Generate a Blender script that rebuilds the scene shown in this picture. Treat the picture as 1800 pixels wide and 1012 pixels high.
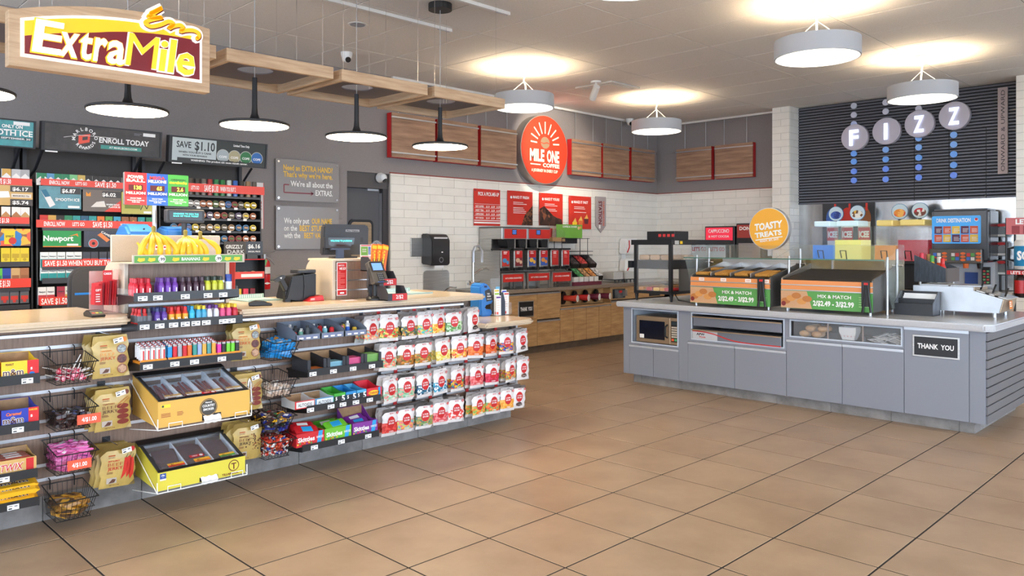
import bpy, bmesh, math, random
from mathutils import Matrix, Vector
random.seed(11)
for _o in list(bpy.data.objects):
    bpy.data.objects.remove(_o)
S = bpy.context.scene
COL = S.collection
# ---------------------------------------------------------------- camera, sky, exposure
TH = math.radians(44.95261); FPX = 1367.634; HY = 428.418
T = 0.508                       # floor tile, metres
CH = 2.92062 * T                # camera height
HC = 3.52                       # ceiling height
cd = bpy.data.cameras.new('camera'); cam = bpy.data.objects.new('camera', cd); COL.objects.link(cam)
cam.location = (0, 0, CH); cam.rotation_euler = (math.pi/2, 0, TH - math.pi/2)
cd.sensor_width = 36; cd.lens = 36*FPX/1800; cd.shift_y = -(506-HY)/1800; cd.clip_start = .05
S.camera = cam
w = bpy.data.worlds.new('daylight'); S.world = w; w.use_nodes = True
bg = w.node_tree.nodes['Background']; bg.inputs[0].default_value = (.72, .84, 1, 1); bg.inputs[1].default_value = 3.4
S.view_settings.view_transform = 'Standard'; S.view_settings.look = 'None'
S.view_settings.exposure = 1.12; S.view_settings.gamma = 1
LAMP_DRUM = 14.0; LAMP_UP = 4.5; LAMP_DISC = 18.0
# ---------------------------------------------------------------- photo pixel -> place (1800x1012 frame)
_c, _s = math.cos(TH), math.sin(TH)
def _r(u): return (u-900)/FPX
def FX(u, Y): return Y*(_c+_r(u)*_s)/(_s-_r(u)*_c)          # world X of column u on the plane Y
def FY(u, X): return X*(_s-_r(u)*_c)/(_c+_r(u)*_s)          # world Y of column u on the plane X
def ZY(u, v, Y): return CH+(HY-v)/FPX*(FX(u, Y)*_c+Y*_s)
def ZX(u, v, X): return CH+(HY-v)/FPX*(X*_c+FY(u, X)*_s)
def PZ(u, v, z):
    t = (z-CH)/((HY-v)/FPX); return ((_c+_r(u)*_s)*t, (_s-_r(u)*_c)*t, z)
# ---------------------------------------------------------------- materials
def lin(c):
    c = c/255
    return c/12.92 if c <= .04045 else ((c+.055)/1.055)**2.4
MATS = {}
def M(name, rgb=(200, 200, 200), rough=.5, metal=0., emit=0., noise=0., nscale=6., nvec=None, bump=0., trans=0., ior=1.45, coat=0., rgb2=None, rand=0., world=False, spec=.5, alpha=1.):
    if name in MATS: return MATS[name]
    m = bpy.data.materials.new(name); m.use_nodes = True; MATS[name] = m
    nt = m.node_tree; b = nt.nodes['Principled BSDF']
    col = tuple(lin(x) for x in rgb)+(1,)
    b.inputs['Base Color'].default_value = col
    b.inputs['Roughness'].default_value = rough; b.inputs['Metallic'].default_value = metal
    b.inputs['Specular IOR Level'].default_value = spec
    if coat: b.inputs['Coat Weight'].default_value = coat; b.inputs['Coat Roughness'].default_value = .15
    if trans: b.inputs['Transmission Weight'].default_value = trans; b.inputs['IOR'].default_value = ior
    if alpha < 1: b.inputs['Alpha'].default_value = alpha
    if emit:
        b.inputs['Emission Color'].default_value = col; b.inputs['Emission Strength'].default_value = emit
    if noise or bump or rand:
        if world:
            g = nt.nodes.new('ShaderNodeNewGeometry'); src = g.outputs['Position']
        else:
            g = nt.nodes.new('ShaderNodeTexCoord'); src = g.outputs['Object']
        mp = nt.nodes.new('ShaderNodeMapping'); nt.links.new(src, mp.inputs[0])
        mp.inputs['Scale'].default_value = nvec or (1, 1, 1)
        no = nt.nodes.new('ShaderNodeTexNoise'); no.inputs['Scale'].default_value = nscale
        no.inputs['Detail'].default_value = 5; no.inputs['Roughness'].default_value = .6
        nt.links.new(mp.outputs[0], no.inputs['Vector'])
        fac = no.outputs['Fac']
        if rand:
            oi = nt.nodes.new('ShaderNodeObjectInfo')
            ad = nt.nodes.new('ShaderNodeMath'); ad.operation = 'MULTIPLY_ADD'
            nt.links.new(oi.outputs['Random'], ad.inputs[0]); ad.inputs[1].default_value = rand
            nt.links.new(fac, ad.inputs[2])
            sb = nt.nodes.new('ShaderNodeMath'); sb.operation = 'SUBTRACT'; nt.links.new(ad.outputs[0], sb.inputs[0]); sb.inputs[1].default_value = rand/2
            fac = sb.outputs[0]
            av = nt.nodes.new('ShaderNodeVectorMath'); av.operation = 'ADD'
            nt.links.new(mp.outputs[0], av.inputs[0])
            sc = nt.nodes.new('ShaderNodeMath'); sc.operation = 'MULTIPLY'; sc.inputs[1].default_value = 37.
            nt.links.new(oi.outputs['Random'], sc.inputs[0]); nt.links.new(sc.outputs[0], av.inputs[1]); nt.links.new(av.outputs[0], no.inputs['Vector'])
        if noise or rand:
            rp = nt.nodes.new('ShaderNodeValToRGB')
            c2 = tuple(lin(x) for x in (rgb2 or tuple(x*(1-noise) for x in rgb)))+(1,)
            rp.color_ramp.elements[0].position = .32; rp.color_ramp.elements[1].position = .68
            rp.color_ramp.elements[0].color = c2; rp.color_ramp.elements[1].color = col
            nt.links.new(fac, rp.inputs[0]); nt.links.new(rp.outputs[0], b.inputs['Base Color'])
        if bump:
            bp = nt.nodes.new('ShaderNodeBump'); bp.inputs['Strength'].default_value = bump; bp.inputs['Distance'].default_value = .01
            nt.links.new(no.outputs['Fac'], bp.inputs['Height']); nt.links.new(bp.outputs[0], b.inputs['Normal'])
    return m
def C(r, g, b, rough=.5):
    return M('paint_%d_%d_%d_%d' % (r, g, b, rough*100), (r, g, b), rough)
WHITE = M('white print', (244, 243, 240), .5); BLACK = M('black plastic', (24, 24, 26), .42); RED = M('red print', (205, 32, 34), .45)
YEL = M('yellow print', (250, 205, 40), .45); DGREY = M('dark grey plastic', (52, 53, 57), .45); MGREY = M('mid grey plastic', (120, 122, 128), .45)
STEEL = M('brushed stainless steel', (196, 194, 190), .3, .9, noise=.12, nscale=3, nvec=(1, 1, 30))
CHROME = M('polished chrome', (225, 225, 228), .12, 1.)
ALU = M('satin aluminium', (190, 192, 196), .35, .8)
BMET = M('black powder-coated metal', (26, 27, 30), .38)
GLASS = M('clear glass', (235, 248, 244), .0, trans=1., ior=1.45)
ACRYL = M('clear acrylic', (225, 230, 234), .04, alpha=.1)
CARD = M('brown cardboard', (176, 138, 100), .8, noise=.1, nscale=30)
# ---------------------------------------------------------------- mesh builder
def MV(name, cols, scale=60., rough=.35, coat=0.):
    """many-coloured pieces: random cell colours"""
    if name in MATS: return MATS[name]
    m = M(name, cols[0], rough, coat=coat); nt = m.node_tree; b = nt.nodes['Principled BSDF']
    tc = nt.nodes.new('ShaderNodeTexCoord'); vo = nt.nodes.new('ShaderNodeTexVoronoi'); vo.inputs['Scale'].default_value = scale
    nt.links.new(tc.outputs['Object'], vo.inputs['Vector'])
    sp = nt.nodes.new('ShaderNodeSeparateColor'); nt.links.new(vo.outputs['Color'], sp.inputs[0])
    rp = nt.nodes.new('ShaderNodeValToRGB'); rp.color_ramp.interpolation = 'CONSTANT'; e = rp.color_ramp.elements
    while len(e) < len(cols): e.new(.5)
    for i, c in enumerate(cols): e[i].position = i/len(cols); e[i].color = tuple(lin(x) for x in c)+(1,)
    nt.links.new(sp.outputs[0], rp.inputs[0]); nt.links.new(rp.outputs[0], b.inputs['Base Color'])
    bp = nt.nodes.new('ShaderNodeBump'); bp.inputs['Strength'].default_value = .6; bp.inputs['Distance'].default_value = .004; bp.invert = True
    nt.links.new(vo.outputs['Distance'], bp.inputs['Height']); nt.links.new(bp.outputs[0], b.inputs['Normal'])
    return m
class MB:
    def __init__(s): s.v = []; s.f = []; s.m = []
    def add(s, vs, fs, mi=0):
        n = len(s.v); s.v += [tuple(p) for p in vs]
        for f in fs: s.f.append([i+n for i in f]); s.m.append(mi)
        return s
    def box(s, x0, y0, z0, x1, y1, z1, mi=0):
        return s.add([(x0, y0, z0), (x1, y0, z0), (x1, y1, z0), (x0, y1, z0), (x0, y0, z1), (x1, y0, z1), (x1, y1, z1), (x0, y1, z1)],
              [(0, 3, 2, 1), (4, 5, 6, 7), (0, 1, 5, 4), (1, 2, 6, 5), (2, 3, 7, 6), (3, 0, 4, 7)], mi)
    def prism(s, pts, a, b, plane='xz', mi=0):
        n = len(pts)
        if plane == 'xz': A = [(p[0], a, p[1]) for p in pts]; B = [(p[0], b, p[1]) for p in pts]
        elif plane == 'yz': A = [(a, p[0], p[1]) for p in pts]; B = [(b, p[0], p[1]) for p in pts]
        else: A = [(p[0], p[1], a) for p in pts]; B = [(p[0], p[1], b) for p in pts]
        return s.add(A+B, [tuple(range(n)), tuple(range(2*n-1, n-1, -1))]+[(i, (i+1) % n, n+(i+1) % n, n+i) for i in range(n)], mi)
    def cyl(s, p0, p1, r0, r1=None, n=12, mi=0, caps=True):
        p0 = Vector(p0); p1 = Vector(p1); r1 = r0 if r1 is None else r1
        d = (p1-p0).normalized(); a = d.orthogonal().normalized(); b = d.cross(a)
        A = [p0+(a*math.cos(t)+b*math.sin(t))*r0 for t in [2*math.pi*i/n for i in range(n)]]
        B = [p1+(a*math.cos(t)+b*math.sin(t))*r1 for t in [2*math.pi*i/n for i in range(n)]]
        fs = [(i, (i+1) % n, n+(i+1) % n, n+i) for i in range(n)]
        if caps: fs += [tuple(range(n-1, -1, -1)), tuple(range(n, 2*n))]
        return s.add(A+B, fs, mi)
    def lathe(s, prof, n=16, c=(0, 0, 0), mi=0):
        vs = []; fs = []; k = len(prof)
        for r, z in prof:
            for i in range(n):
                t = 2*math.pi*i/n; vs.append((c[0]+r*math.cos(t), c[1]+r*math.sin(t), c[2]+z))
        for j in range(k-1):
            for i in range(n): fs.append((j*n+i, j*n+(i+1) % n, (j+1)*n+(i+1) % n, (j+1)*n+i))
        fs.append(tuple(range(n-1, -1, -1))); fs.append(tuple((k-1)*n+i for i in range(n)))
        return s.add(vs, fs, mi)
    def tube(s, pts, r, n=6, mi=0, closed=False):
        P = [Vector(p) for p in pts]; k = len(P); rr = r if isinstance(r, (list, tuple)) else [r]*k
        d = (P[1]-P[0]).normalized(); a = d.orthogonal().normalized(); vs = []; fs = []
        for i in range(k):
            q0 = P[i-1] if (i > 0 or closed) else P[i]; q1 = P[(i+1) % k] if (i < k-1 or closed) else P[i]
            d = (q1-q0).normalized(); a = (a-d*a.dot(d))
            a = a.normalized() if a.length > 1e-6 else d.orthogonal().normalized()
            b = d.cross(a)
            for j in range(n):
                t = 2*math.pi*j/n; vs.append(P[i]+(a*math.cos(t)+b*math.sin(t))*rr[i])
        for i in range(k-1 if not closed else k):
            for j in range(n):
                fs.append((i*n+j, i*n+(j+1) % n, ((i+1) % k)*n+(j+1) % n, ((i+1) % k)*n+j))
        if not closed: fs += [tuple(range(n-1, -1, -1)), tuple((k-1)*n+j for j in range(n))]
        return s.add(vs, fs, mi)
    def sph(s, c, rx, ry=None, rz=None, nu=10, nv=7, mi=0):
        ry = rx if ry is None else ry; rz = rx if rz is None else rz
        vs = [(c[0], c[1], c[2]-rz)]; fs = []
        for j in range(1, nv):
            ph = -math.pi/2+math.pi*j/nv
            for i in range(nu):
                t = 2*math.pi*i/nu; vs.append((c[0]+rx*math.cos(ph)*math.cos(t), c[1]+ry*math.cos(ph)*math.sin(t), c[2]+rz*math.sin(ph)))
        vs.append((c[0], c[1], c[2]+rz)); L = len(vs)-1
        for i in range(nu):
            fs.append((0, 1+(i+1) % nu, 1+i)); fs.append((L, L-nu+i, L-nu+(i+1) % nu))
            for j in range(nv-2): fs.append((1+j*nu+i, 1+j*nu+(i+1) % nu, 1+(j+1)*nu+(i+1) % nu, 1+(j+1)*nu+i))
        return s.add(vs, fs, mi)
    def xf(s, m): s.v = [tuple(m @ Vector(p)) for p in s.v]; return s
    def shift(s, x, y, z): s.v = [(p[0]+x, p[1]+y, p[2]+z) for p in s.v]; return s
    def mesh(s, name, mats, smooth=False, bevel=0., seg=1):
        me = bpy.data.meshes.new(name); me.from_pydata(s.v, [], s.f)
        for m in (mats if isinstance(mats, (list, tuple)) else [mats]): me.materials.append(m)
        me.polygons.foreach_set('material_index', s.m)
        bm = bmesh.new(); bm.from_mesh(me)
        bmesh.ops.recalc_face_normals(bm, faces=bm.faces)
        if bevel:
            es = [e for e in bm.edges if len(e.link_faces) == 2 and e.calc_face_angle(0) > .6]
            bmesh.ops.bevel(bm, geom=es, offset=bevel, segments=seg, affect='EDGES', clamp_overlap=True)
        bm.to_mesh(me); bm.free()
        if smooth:
            me.polygons.foreach_set('use_smooth', [True]*len(me.polygons)); me.set_sharp_from_angle(angle=.7)
        return me
    def obj(s, name, mats, parent=None, loc=(0, 0, 0), rot=(0, 0, 0), smooth=False, bevel=0., seg=1, world=False):
        if world and parent is not None: s.xf(wm(parent).inverted())
        return link(name, s.mesh(name, mats, smooth, bevel, seg), parent, loc, rot)
def wm(o):
    m = Matrix.LocRotScale(o.location, o.rotation_euler, o.scale)
    return wm(o.parent) @ m if o.parent else m
def link(name, me, parent=None, loc=(0, 0, 0), rot=(0, 0, 0)):
    o = bpy.data.objects.new(name, me); COL.objects.link(o); o.parent = parent; o.location = loc; o.rotation_euler = rot
    return o
def tag(o, label, cat, group=None):
    o['label'] = label; o['category'] = cat
    if group: o['group'] = group
    return o
def thing(name, label, cat, loc=(0, 0, 0), rz=0., group=None):
    o = bpy.data.objects.new(name, None); COL.objects.link(o); o.location = loc; o.rotation_euler = (0, 0, rz); o.empty_display_size = .05
    return tag(o, label, cat, group)
def struct(o):
    o['kind'] = 'structure'; return o
def clone(root, loc=None, rot=None, label=None, group=None):
    r = root.copy(); COL.objects.link(r)
    if loc is not None: r.location = loc
    if rot is not None: r.rotation_euler = rot
    if label: r['label'] = label
    if group: r['group'] = group
    for ch in list(root.children):
        c = ch.copy(); COL.objects.link(c); c.parent = r
        for g in ch.children:
            d = g.copy(); COL.objects.link(d); d.parent = c
    return r
RZ = -math.pi/2                 # things that face the -X side (island, right wall)
# ---------------------------------------------------------------- flat print
_TX = {}
def textmesh(s, bold=0.):
    k = (s, bold)
    if k in _TX: return _TX[k]
    cu = bpy.data.curves.new('t', 'FONT'); cu.body = s; cu.size = 1; cu.resolution_u = 2; cu.dimensions = '2D'; cu.fill_mode = 'BOTH'; cu.offset = bold
    o = bpy.data.objects.new('t', cu); me = bpy.data.meshes.new_from_object(o)
    vs = [(v.co.x, v.co.y) for v in me.vertices]; fs = [tuple(p.vertices) for p in me.polygons]
    bpy.data.objects.remove(o); bpy.data.curves.remove(cu); bpy.data.meshes.remove(me)
    if not vs: vs = [(0, 0)]
    xs = [p[0] for p in vs]
    _TX[k] = (vs, fs, min(xs), max(xs)); return _TX[k]
class Print:
    """flat lettering and shapes in the local x/z plane, facing -y"""
    def __init__(s, step=.0006): s.b = MB(); s.mats = []; s.step = step
    def mi(s, m):
        if m not in s.mats: s.mats.append(m)
        return s.mats.index(m)
    def poly(s, pts, m, l=1): s.b.add([(p[0], -s.step*l, p[1]) for p in pts], [tuple(range(len(pts)))], s.mi(m)); return s
    def rect(s, x0, z0, x1, z1, m, l=1): return s.poly([(x0, z0), (x1, z0), (x1, z1), (x0, z1)], m, l)
    def disc(s, x, z, r, m, l=1, n=20, rz=None):
        rz = r if rz is None else rz
        return s.poly([(x+r*math.cos(2*math.pi*i/n), z+rz*math.sin(2*math.pi*i/n)) for i in range(n)], m, l)
    def line(s, pts, wd, m, l=1):
        for (x0, z0), (x1, z1) in zip(pts, pts[1:]):
            L = math.hypot(x1-x0, z1-z0) or 1; nx, nz = -(z1-z0)/L*wd/2, (x1-x0)/L*wd/2
            s.poly([(x0-nx, z0-nz), (x1-nx, z1-nz), (x1+nx, z1+nz), (x0+nx, z0+nz)], m, l)
        return s
    def text(s, t, x, z, h, m, l=2, w=None, al='C', bold=.03, rot=0., skew=0.):
        """h = cap height, z = baseline, w = width to fit"""
        vs, fs, x0, x1 = textmesh(t, bold)
        k = h/.73; kx = k if w is None else w/max(x1-x0, 1e-6)
        ox = {'C': -(x0+x1)/2, 'L': -x0, 'R': -x1}[al]
        ca, sa = math.cos(rot), math.sin(rot); P = []
        for a, b in vs:
            px, pz = (a+ox)*kx+b*k*skew, b*k
            P.append((x+px*ca-pz*sa, -s.step*l, z+px*sa+pz*ca))
        s.b.add(P, fs, s.mi(m)); return s
    def bars(s, x0, z0, x1, n, dz, h, m, l=2, jitter=.3):
        for i in range(n):
            s.rect(x0, z0-i*dz, x1-(x1-x0)*random.random()*jitter, z0-i*dz+h, m, l)
        return s
    def obj(s, name, parent=None, loc=(0, 0, 0), rot=(0, 0, 0)):
        me = bpy.data.meshes.new(name); me.from_pydata(s.b.v, [], s.b.f)
        for m in s.mats: me.materials.append(m)
        me.polygons.foreach_set('material_index', s.b.m)
        return link(name, me, parent, loc, rot)
def rnd(pts_w, pts_h, r, n=4, x=0., z=0.):
    """rounded rectangle outline centred on x,z"""
    out = []
    for cx, cz, a0 in ((x+pts_w/2-r, z+pts_h/2-r, 0), (x-pts_w/2+r, z+pts_h/2-r, 90), (x-pts_w/2+r, z-pts_h/2+r, 180), (x+pts_w/2-r, z-pts_h/2+r, 270)):
        for i in range(n+1):
            a = math.radians(a0+90*i/n); out.append((cx+r*math.cos(a), cz+r*math.sin(a)))
    return out
# ================================================================ the room
XW, YB, XL, YF = 11.35, 7.77, -3.2, -3.6
MGROUT = M('dark floor grout', (30, 25, 22), .9)
MFLOOR = M('tan stone floor tile', (172, 147, 120), .34, noise=.2, nscale=2.2, rand=.04, bump=.02, rgb2=(151, 126, 101))
MPAINT = M('dark warm grey wall paint', (144, 137, 136), .75, noise=.05, nscale=90, bump=.05)
MCEIL = M('ceiling panel white', (226, 221, 214), .8, noise=.04, nscale=60, bump=.04)
MGRID = M('ceiling grid', (150, 144, 138), .6)
MTILE = M('glazed off-white wall tile', (240, 237, 228), .22, rand=.25, noise=.02, nscale=3, rgb2=(233, 229, 220))
MTGROUT = M('grey tile grout', (172, 168, 160), .9)
MKICK = M('grey stone kick tile', (156, 151, 148), .5, noise=.25, nscale=7, rand=.1)
fl = struct(MB().box(XL, YF, -.1, XW, YB+.6, -.0014).obj('floor', MGROUT))
g0x, g0y = (5.31006 % 1)*T, (3.62128 % 1)*T
ft = MB().box(0, 0, -.012, T-.009, T-.009, 0).mesh('floor_tile', MFLOOR, bevel=.0015)
seen = set()
for i in range(-1, 23):
    for j in range(-1, 16):
        x, y = g0x+i*T, g0y+j*T
        d = x*_c+y*_s; r = x*_s-y*_c
        if d < 1.2 or abs(r) > d*.76+.8 or x > XW-T*.3 or y > YB-T*.3: continue
        if CH/d*FPX+HY > 1180: continue
        link('tile', ft, fl, (x+.0045, y+.0045, 0))
        seen.add((i, j))
fb = MB()                       # the rest of the floor, away from the view
for i in range(-7, 23):
    for j in range(-8, 16):
        x, y = g0x+i*T, g0y+j*T
        if (i, j) not in seen: fb.box(max(x, XL)+.0025, max(y, YF)+.0025, -.012, min(x+T, XW)-.0025, min(y+T, YB)-.0025, 0)
fb.obj('tiles', MFLOOR, fl)['kind'] = 'stuff'
ce = struct(MB().box(XL, YF, HC+.003, XW, YB+.6, HC+.1).obj('ceiling', MGRID))
cx0, cy0 = 11.38*T, 8.34*T; pw, pl = 1.326*T, 2.61*T
cp = MB().box(.004, .004, HC, pw-.004, pl-.004, HC+.014).mesh('ceiling_panel', MCEIL, bevel=.003)
for i in range(-14, 10):
    for j in range(-6, 4):
        x, y = cx0+i*pw, cy0+j*pl
        x1, y1 = min(x+pw, XW), min(y+pl, YB)
        if x1-x < .02 or y1-y < .02 or x < XL-pw or y < YF-pl: continue
        if x1 < x+pw or y1 < y+pl: link('panel', MB().box(.004, .004, HC, x1-x-.002, y1-y-.002, HC+.014).mesh('ceiling_panel', MCEIL, bevel=.003), ce, (x, y, 0))
        else: link('panel', cp, ce, (x, y, 0))
# back wall with the office door opening
DX0, DX1, DZ = FX(610, YB), FX(684.5, YB), 2.335
wb = struct(MB().box(XL, YB, -.05, DX0, YB+.12, HC+.01).box(DX1, YB, -.05, XW+.12, YB+.12, HC+.01).box(DX0, YB, DZ, DX1, YB+.12, HC+.01)
            .obj('wall_back', MPAINT))
wr = struct(MB().box(XW, YF, -.05, XW+.12, YB, HC+.01).obj('wall_right', MPAINT))
# storefront behind the camera: mullions, sills and headers around big panes
MFRAME = M('bronze storefront frame', (70, 62, 56), .4, .6)
def front(name, a0, a1, fixed, axis):
    b = MB()
    def bx(p0, p1, z0, z1, mi=0, t=.06):
        if axis == 'x': b.box(p0, fixed-t, z0, p1, fixed+t, z1, mi)
        else: b.box(fixed-t, p0, z0, fixed+t, p1, z1, mi)
    bx(a0, a1, -.05, .45); bx(a0, a1, 2.75, HC+.01)
    o = struct(b.obj(name, MPAINT)); n = int((a1-a0)/1.6); fr = MB()
    for i in range(n+1):
        p = a0+(a1-a0)*i/n
        if axis == 'x': fr.box(p-.03, fixed-.04, .45, p+.03, fixed+.04, 2.75)
        else: fr.box(fixed-.04, p-.03, .45, fixed+.04, p+.03, 2.75)
    fr.obj('mullions', MFRAME, o)
front('wall_front', XL, XW, YF, 'x'); front('wall_left', YF, YB, XL, 'y')
struct(MB().box(-12, -14, -.25, 16, YF-.07, -.12).obj('trim_pavement', M('concrete pavement', (170, 166, 160), .9)))
# glazed wall tiles, running bond
def tilerun(parent, L, z0, z1, place, zref=2.316, off0=0., th=.006, TW=.408, RH=.1018, lo=0.):
    cache = {}
    k = int(math.ceil((zref-z0)/RH)); n = 0
    rows = []
    z = zref
    while z-RH > z0-.02: rows.append((max(z-RH, z0), z)); z -= RH
    z = zref
    while z < z1-.006: rows.append((z, min(z+RH, z1))); z += RH
    for zz0, zz1 in rows:
        kk = round((zref-zz1)/RH)
        x = lo-((off0+(TW/2 if kk % 2 else 0)) % TW)
        while x < L-.01:
            a, b = max(x, lo)+.002, min(x+TW, L)-.002; x += TW
            if b-a < .012: continue
            key = (round(b-a, 3), round(zz1-zz0, 3))
            if key not in cache: cache[key] = MB().box(0, -th, .0016, key[0], 0, key[1]-.0016).mesh('tile', MTILE, bevel=.0012)
            place(cache[key], a, zz0, parent); n += 1
    return n
def pl_back(me, a, z, p): link('tile', me, p, (a, YB-.004, z))
MB().box(DX1, YB-.006, .84, XW, YB, 2.346).obj('grout', MTGROUT, wb)
tilerun(wb, XW, .885, 2.346, pl_back, off0=.2, lo=DX1+.01)
def pl_right(me, a, z, p): link('tile', me, p, (XW-.004, YB-a, z), (0, 0, RZ))
MB().box(XW-.006, 5.49, .84, XW, YB, 2.346).obj('grout', MTGROUT, wr)
tilerun(wr, YB-5.49, .885, 2.346, pl_right, off0=.12)
struct(MB().box(DX1, YB-.014, 2.346, XW-.014, YB, 2.358).box(XW-.014, 5.49, 2.346, XW, YB-.014, 2.358).obj('trim_1', M('red trim line', (150, 60, 48), .5)))
# tiled columns either side of the drinks wall
def column(name, x0, y0, y1, side):
    o = struct(MB().box(x0+.012, y0, -.003, XW+.02, y1, HC).obj(name, MTGROUT))
    tilerun(o, y1-y0, .1, HC, lambda me, a, z, p: link('tile', me, p, (x0+.012, y1-a, z), (0, 0, RZ)), off0=.27)
    if side: tilerun(o, XW-x0-.012, .1, HC, lambda me, a, z, p: link('tile', me, p, (x0+.012+a, y0, z)), off0=.07)
    return o
column('wall_column_corner', 11.02, 5.22, 5.49, True)
column('wall_column_right', 10.98, .9, 2.34, False)
# drinks wall: slatted upper, stainless lower
SL0, SL1 = 2.07, HC
MSLAT = M('charcoal slat', (104, 104, 112), .35, .2); MSLATB = M('black slat backing', (18, 18, 20), .7)
dw = struct(MB().box(XW-.02, 2.34, SL0, XW, 5.22, SL1-.005).obj('wall_slatted', MSLATB))
ns = 35; sp = (SL1-SL0)/ns
sm = MB().box(0, -.02, 0, 2.87, 0, sp*.62).mesh('slat', MSLAT, bevel=.004)
for k in range(ns): link('slat', sm, dw, (XW-.02, 5.215, SL0+k*sp), (0, 0, RZ))
for yy in (FY(1609, XW), FY(1670, XW), FY(1735, XW)): MB().box(XW-.043, yy-.004, SL0, XW-.04, yy+.004, SL0+.9).obj('panel_seam', BLACK, dw)
sw = struct(MB().box(XW-.012, 2.34, .9, XW, 5.22, SL0).obj('wall_steel', M('mill finish steel sheet', (214, 214, 214), .22, .9, noise=.25, nscale=1.6, nvec=(1, 2, .6), bump=.06)))
# office door
MDOOR = M('charcoal door paint', (84, 84, 88), .5)
dr = struct(MB().box(DX0, YB+.10, .02, DX1-.04, YB+.145, 2.15).obj('door_1', MDOOR))
MB().box(DX0, YB+.02, 2.15, DX1-.02, YB+.12, DZ).obj('door_header', C(84, 80, 80, .6), dr)
b = MB().box(DX1-.075, YB+.03, 0, DX1, YB+.11, 2.19).box(DX0, YB+.03, 2.15, DX1-.075, YB+.11, 2.19)
b.obj('door_frame', M('dark bronze door frame', (58, 54, 56), .45), dr)
MB().box(FX(645, YB+.1), YB+.085, 2.125, DX1-.1, YB+.1, 2.15).obj('closer_plate', ALU, dr)
MB().box(DX1-.082, YB+.05, .9, DX1-.078, YB+.1, 2.1).obj('strike_plate', ALU, dr)
dwx0, dwx1 = FX(612, YB+.1), FX(655, YB+.1); zt, zb = ZY(640, 386, YB+.1), 1.05
MB().prism(rnd(dwx1-dwx0, zt-zb, .06, x=(dwx0+dwx1)/2, z=(zt+zb)/2), YB+.085, YB+.1).obj('window_gasket', BLACK, dr)
MB().prism(rnd(dwx1-dwx0-.06, zt-zb-.06, .04, x=(dwx0+dwx1)/2, z=(zt+zb)/2), YB+.08, YB+.086).obj('window_pane', M('wired window showing a pine room', (176, 152, 122), .15, noise=.15, nscale=4, nvec=(1, 1, 9)), dr)
struct(MB().box(DX0-.3, YB+.5, 0, DX1+.3, YB+.6, 2.7).obj('wall_office', MPAINT))
# ================================================================ lamps and ceiling things
MDRUM = M('pale grey drum shade', (176, 180, 186), .6); MWARM = M('warm lit diffuser', (255, 240, 214), .5, emit=LAMP_DRUM); MUP = M('lit top diffuser', (255, 236, 205), .5, emit=LAMP_UP)
MCABLE = M('white cable', (236, 230, 218), .5)
def drum(loc, label):
    t = thing('drum_pendant', label, 'pendant lamp', loc, 0, 'white drum pendants')
    zb = 3.045-HC; zt = zb+.15; R = .345
    MB().lathe([(R, zb), (R, zt), (R-.012, zt), (R-.012, zb)], 40).obj('shade', MDRUM, t, smooth=True)
    MB().lathe([(R-.013, zb+.012), (R-.013, zb+.016)], 40).obj('diffuser', MWARM, t)
    MB().lathe([(R-.06, zt-.03), (R-.06, zt-.026)], 32).obj('top_diffuser', MUP, t)
    MB().lathe([(.06, -.012), (.06, -.001)], 20).obj('ceiling_plate', MDRUM, t, smooth=True)
    b = MB()
    b.cyl((0, 0, -.01), (0, 0, -.16), .004, n=6)
    for k in range(3):
        a = k*2.094+.5; b.cyl((0, 0, -.16), (.19*math.cos(a), .19*math.sin(a), zt), .0035, n=6)
    b.tube([(.008, 0, -.01), (.02, .0, -.09), (-.01, 0, -.15), (.04, .02, -.2), (.09, .05, zt-.02)], .009, 8)
    b.obj('suspension', MCABLE, t, smooth=True)
    return t
d0 = drum((6.45, 6.24, HC), 'white drum pendant hanging in front of the wooden boards over the coffee counter')
for l, s in (((9.1, 6.24, HC), 'white drum pendant hanging nearest the tiled back corner'), ((6.45, 2.81, HC), 'white drum pendant above the open aisle beside the grey island'),
             ((9.1, 2.81, HC), 'white drum pendant hanging before the FIZZ letters'), ((3.8, 2.81, HC), 'white drum pendant above the brown floor between counter and island')):
    clone(d0, l, None, s)
for l in ((1.15, 2.81, HC), (1.15, -.62, HC), (3.8, -.62, HC), (6.45, -.62, HC), (9.1, -.62, HC)):
    clone(d0, l, None, 'white drum pendant in the front part of the shop')
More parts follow.
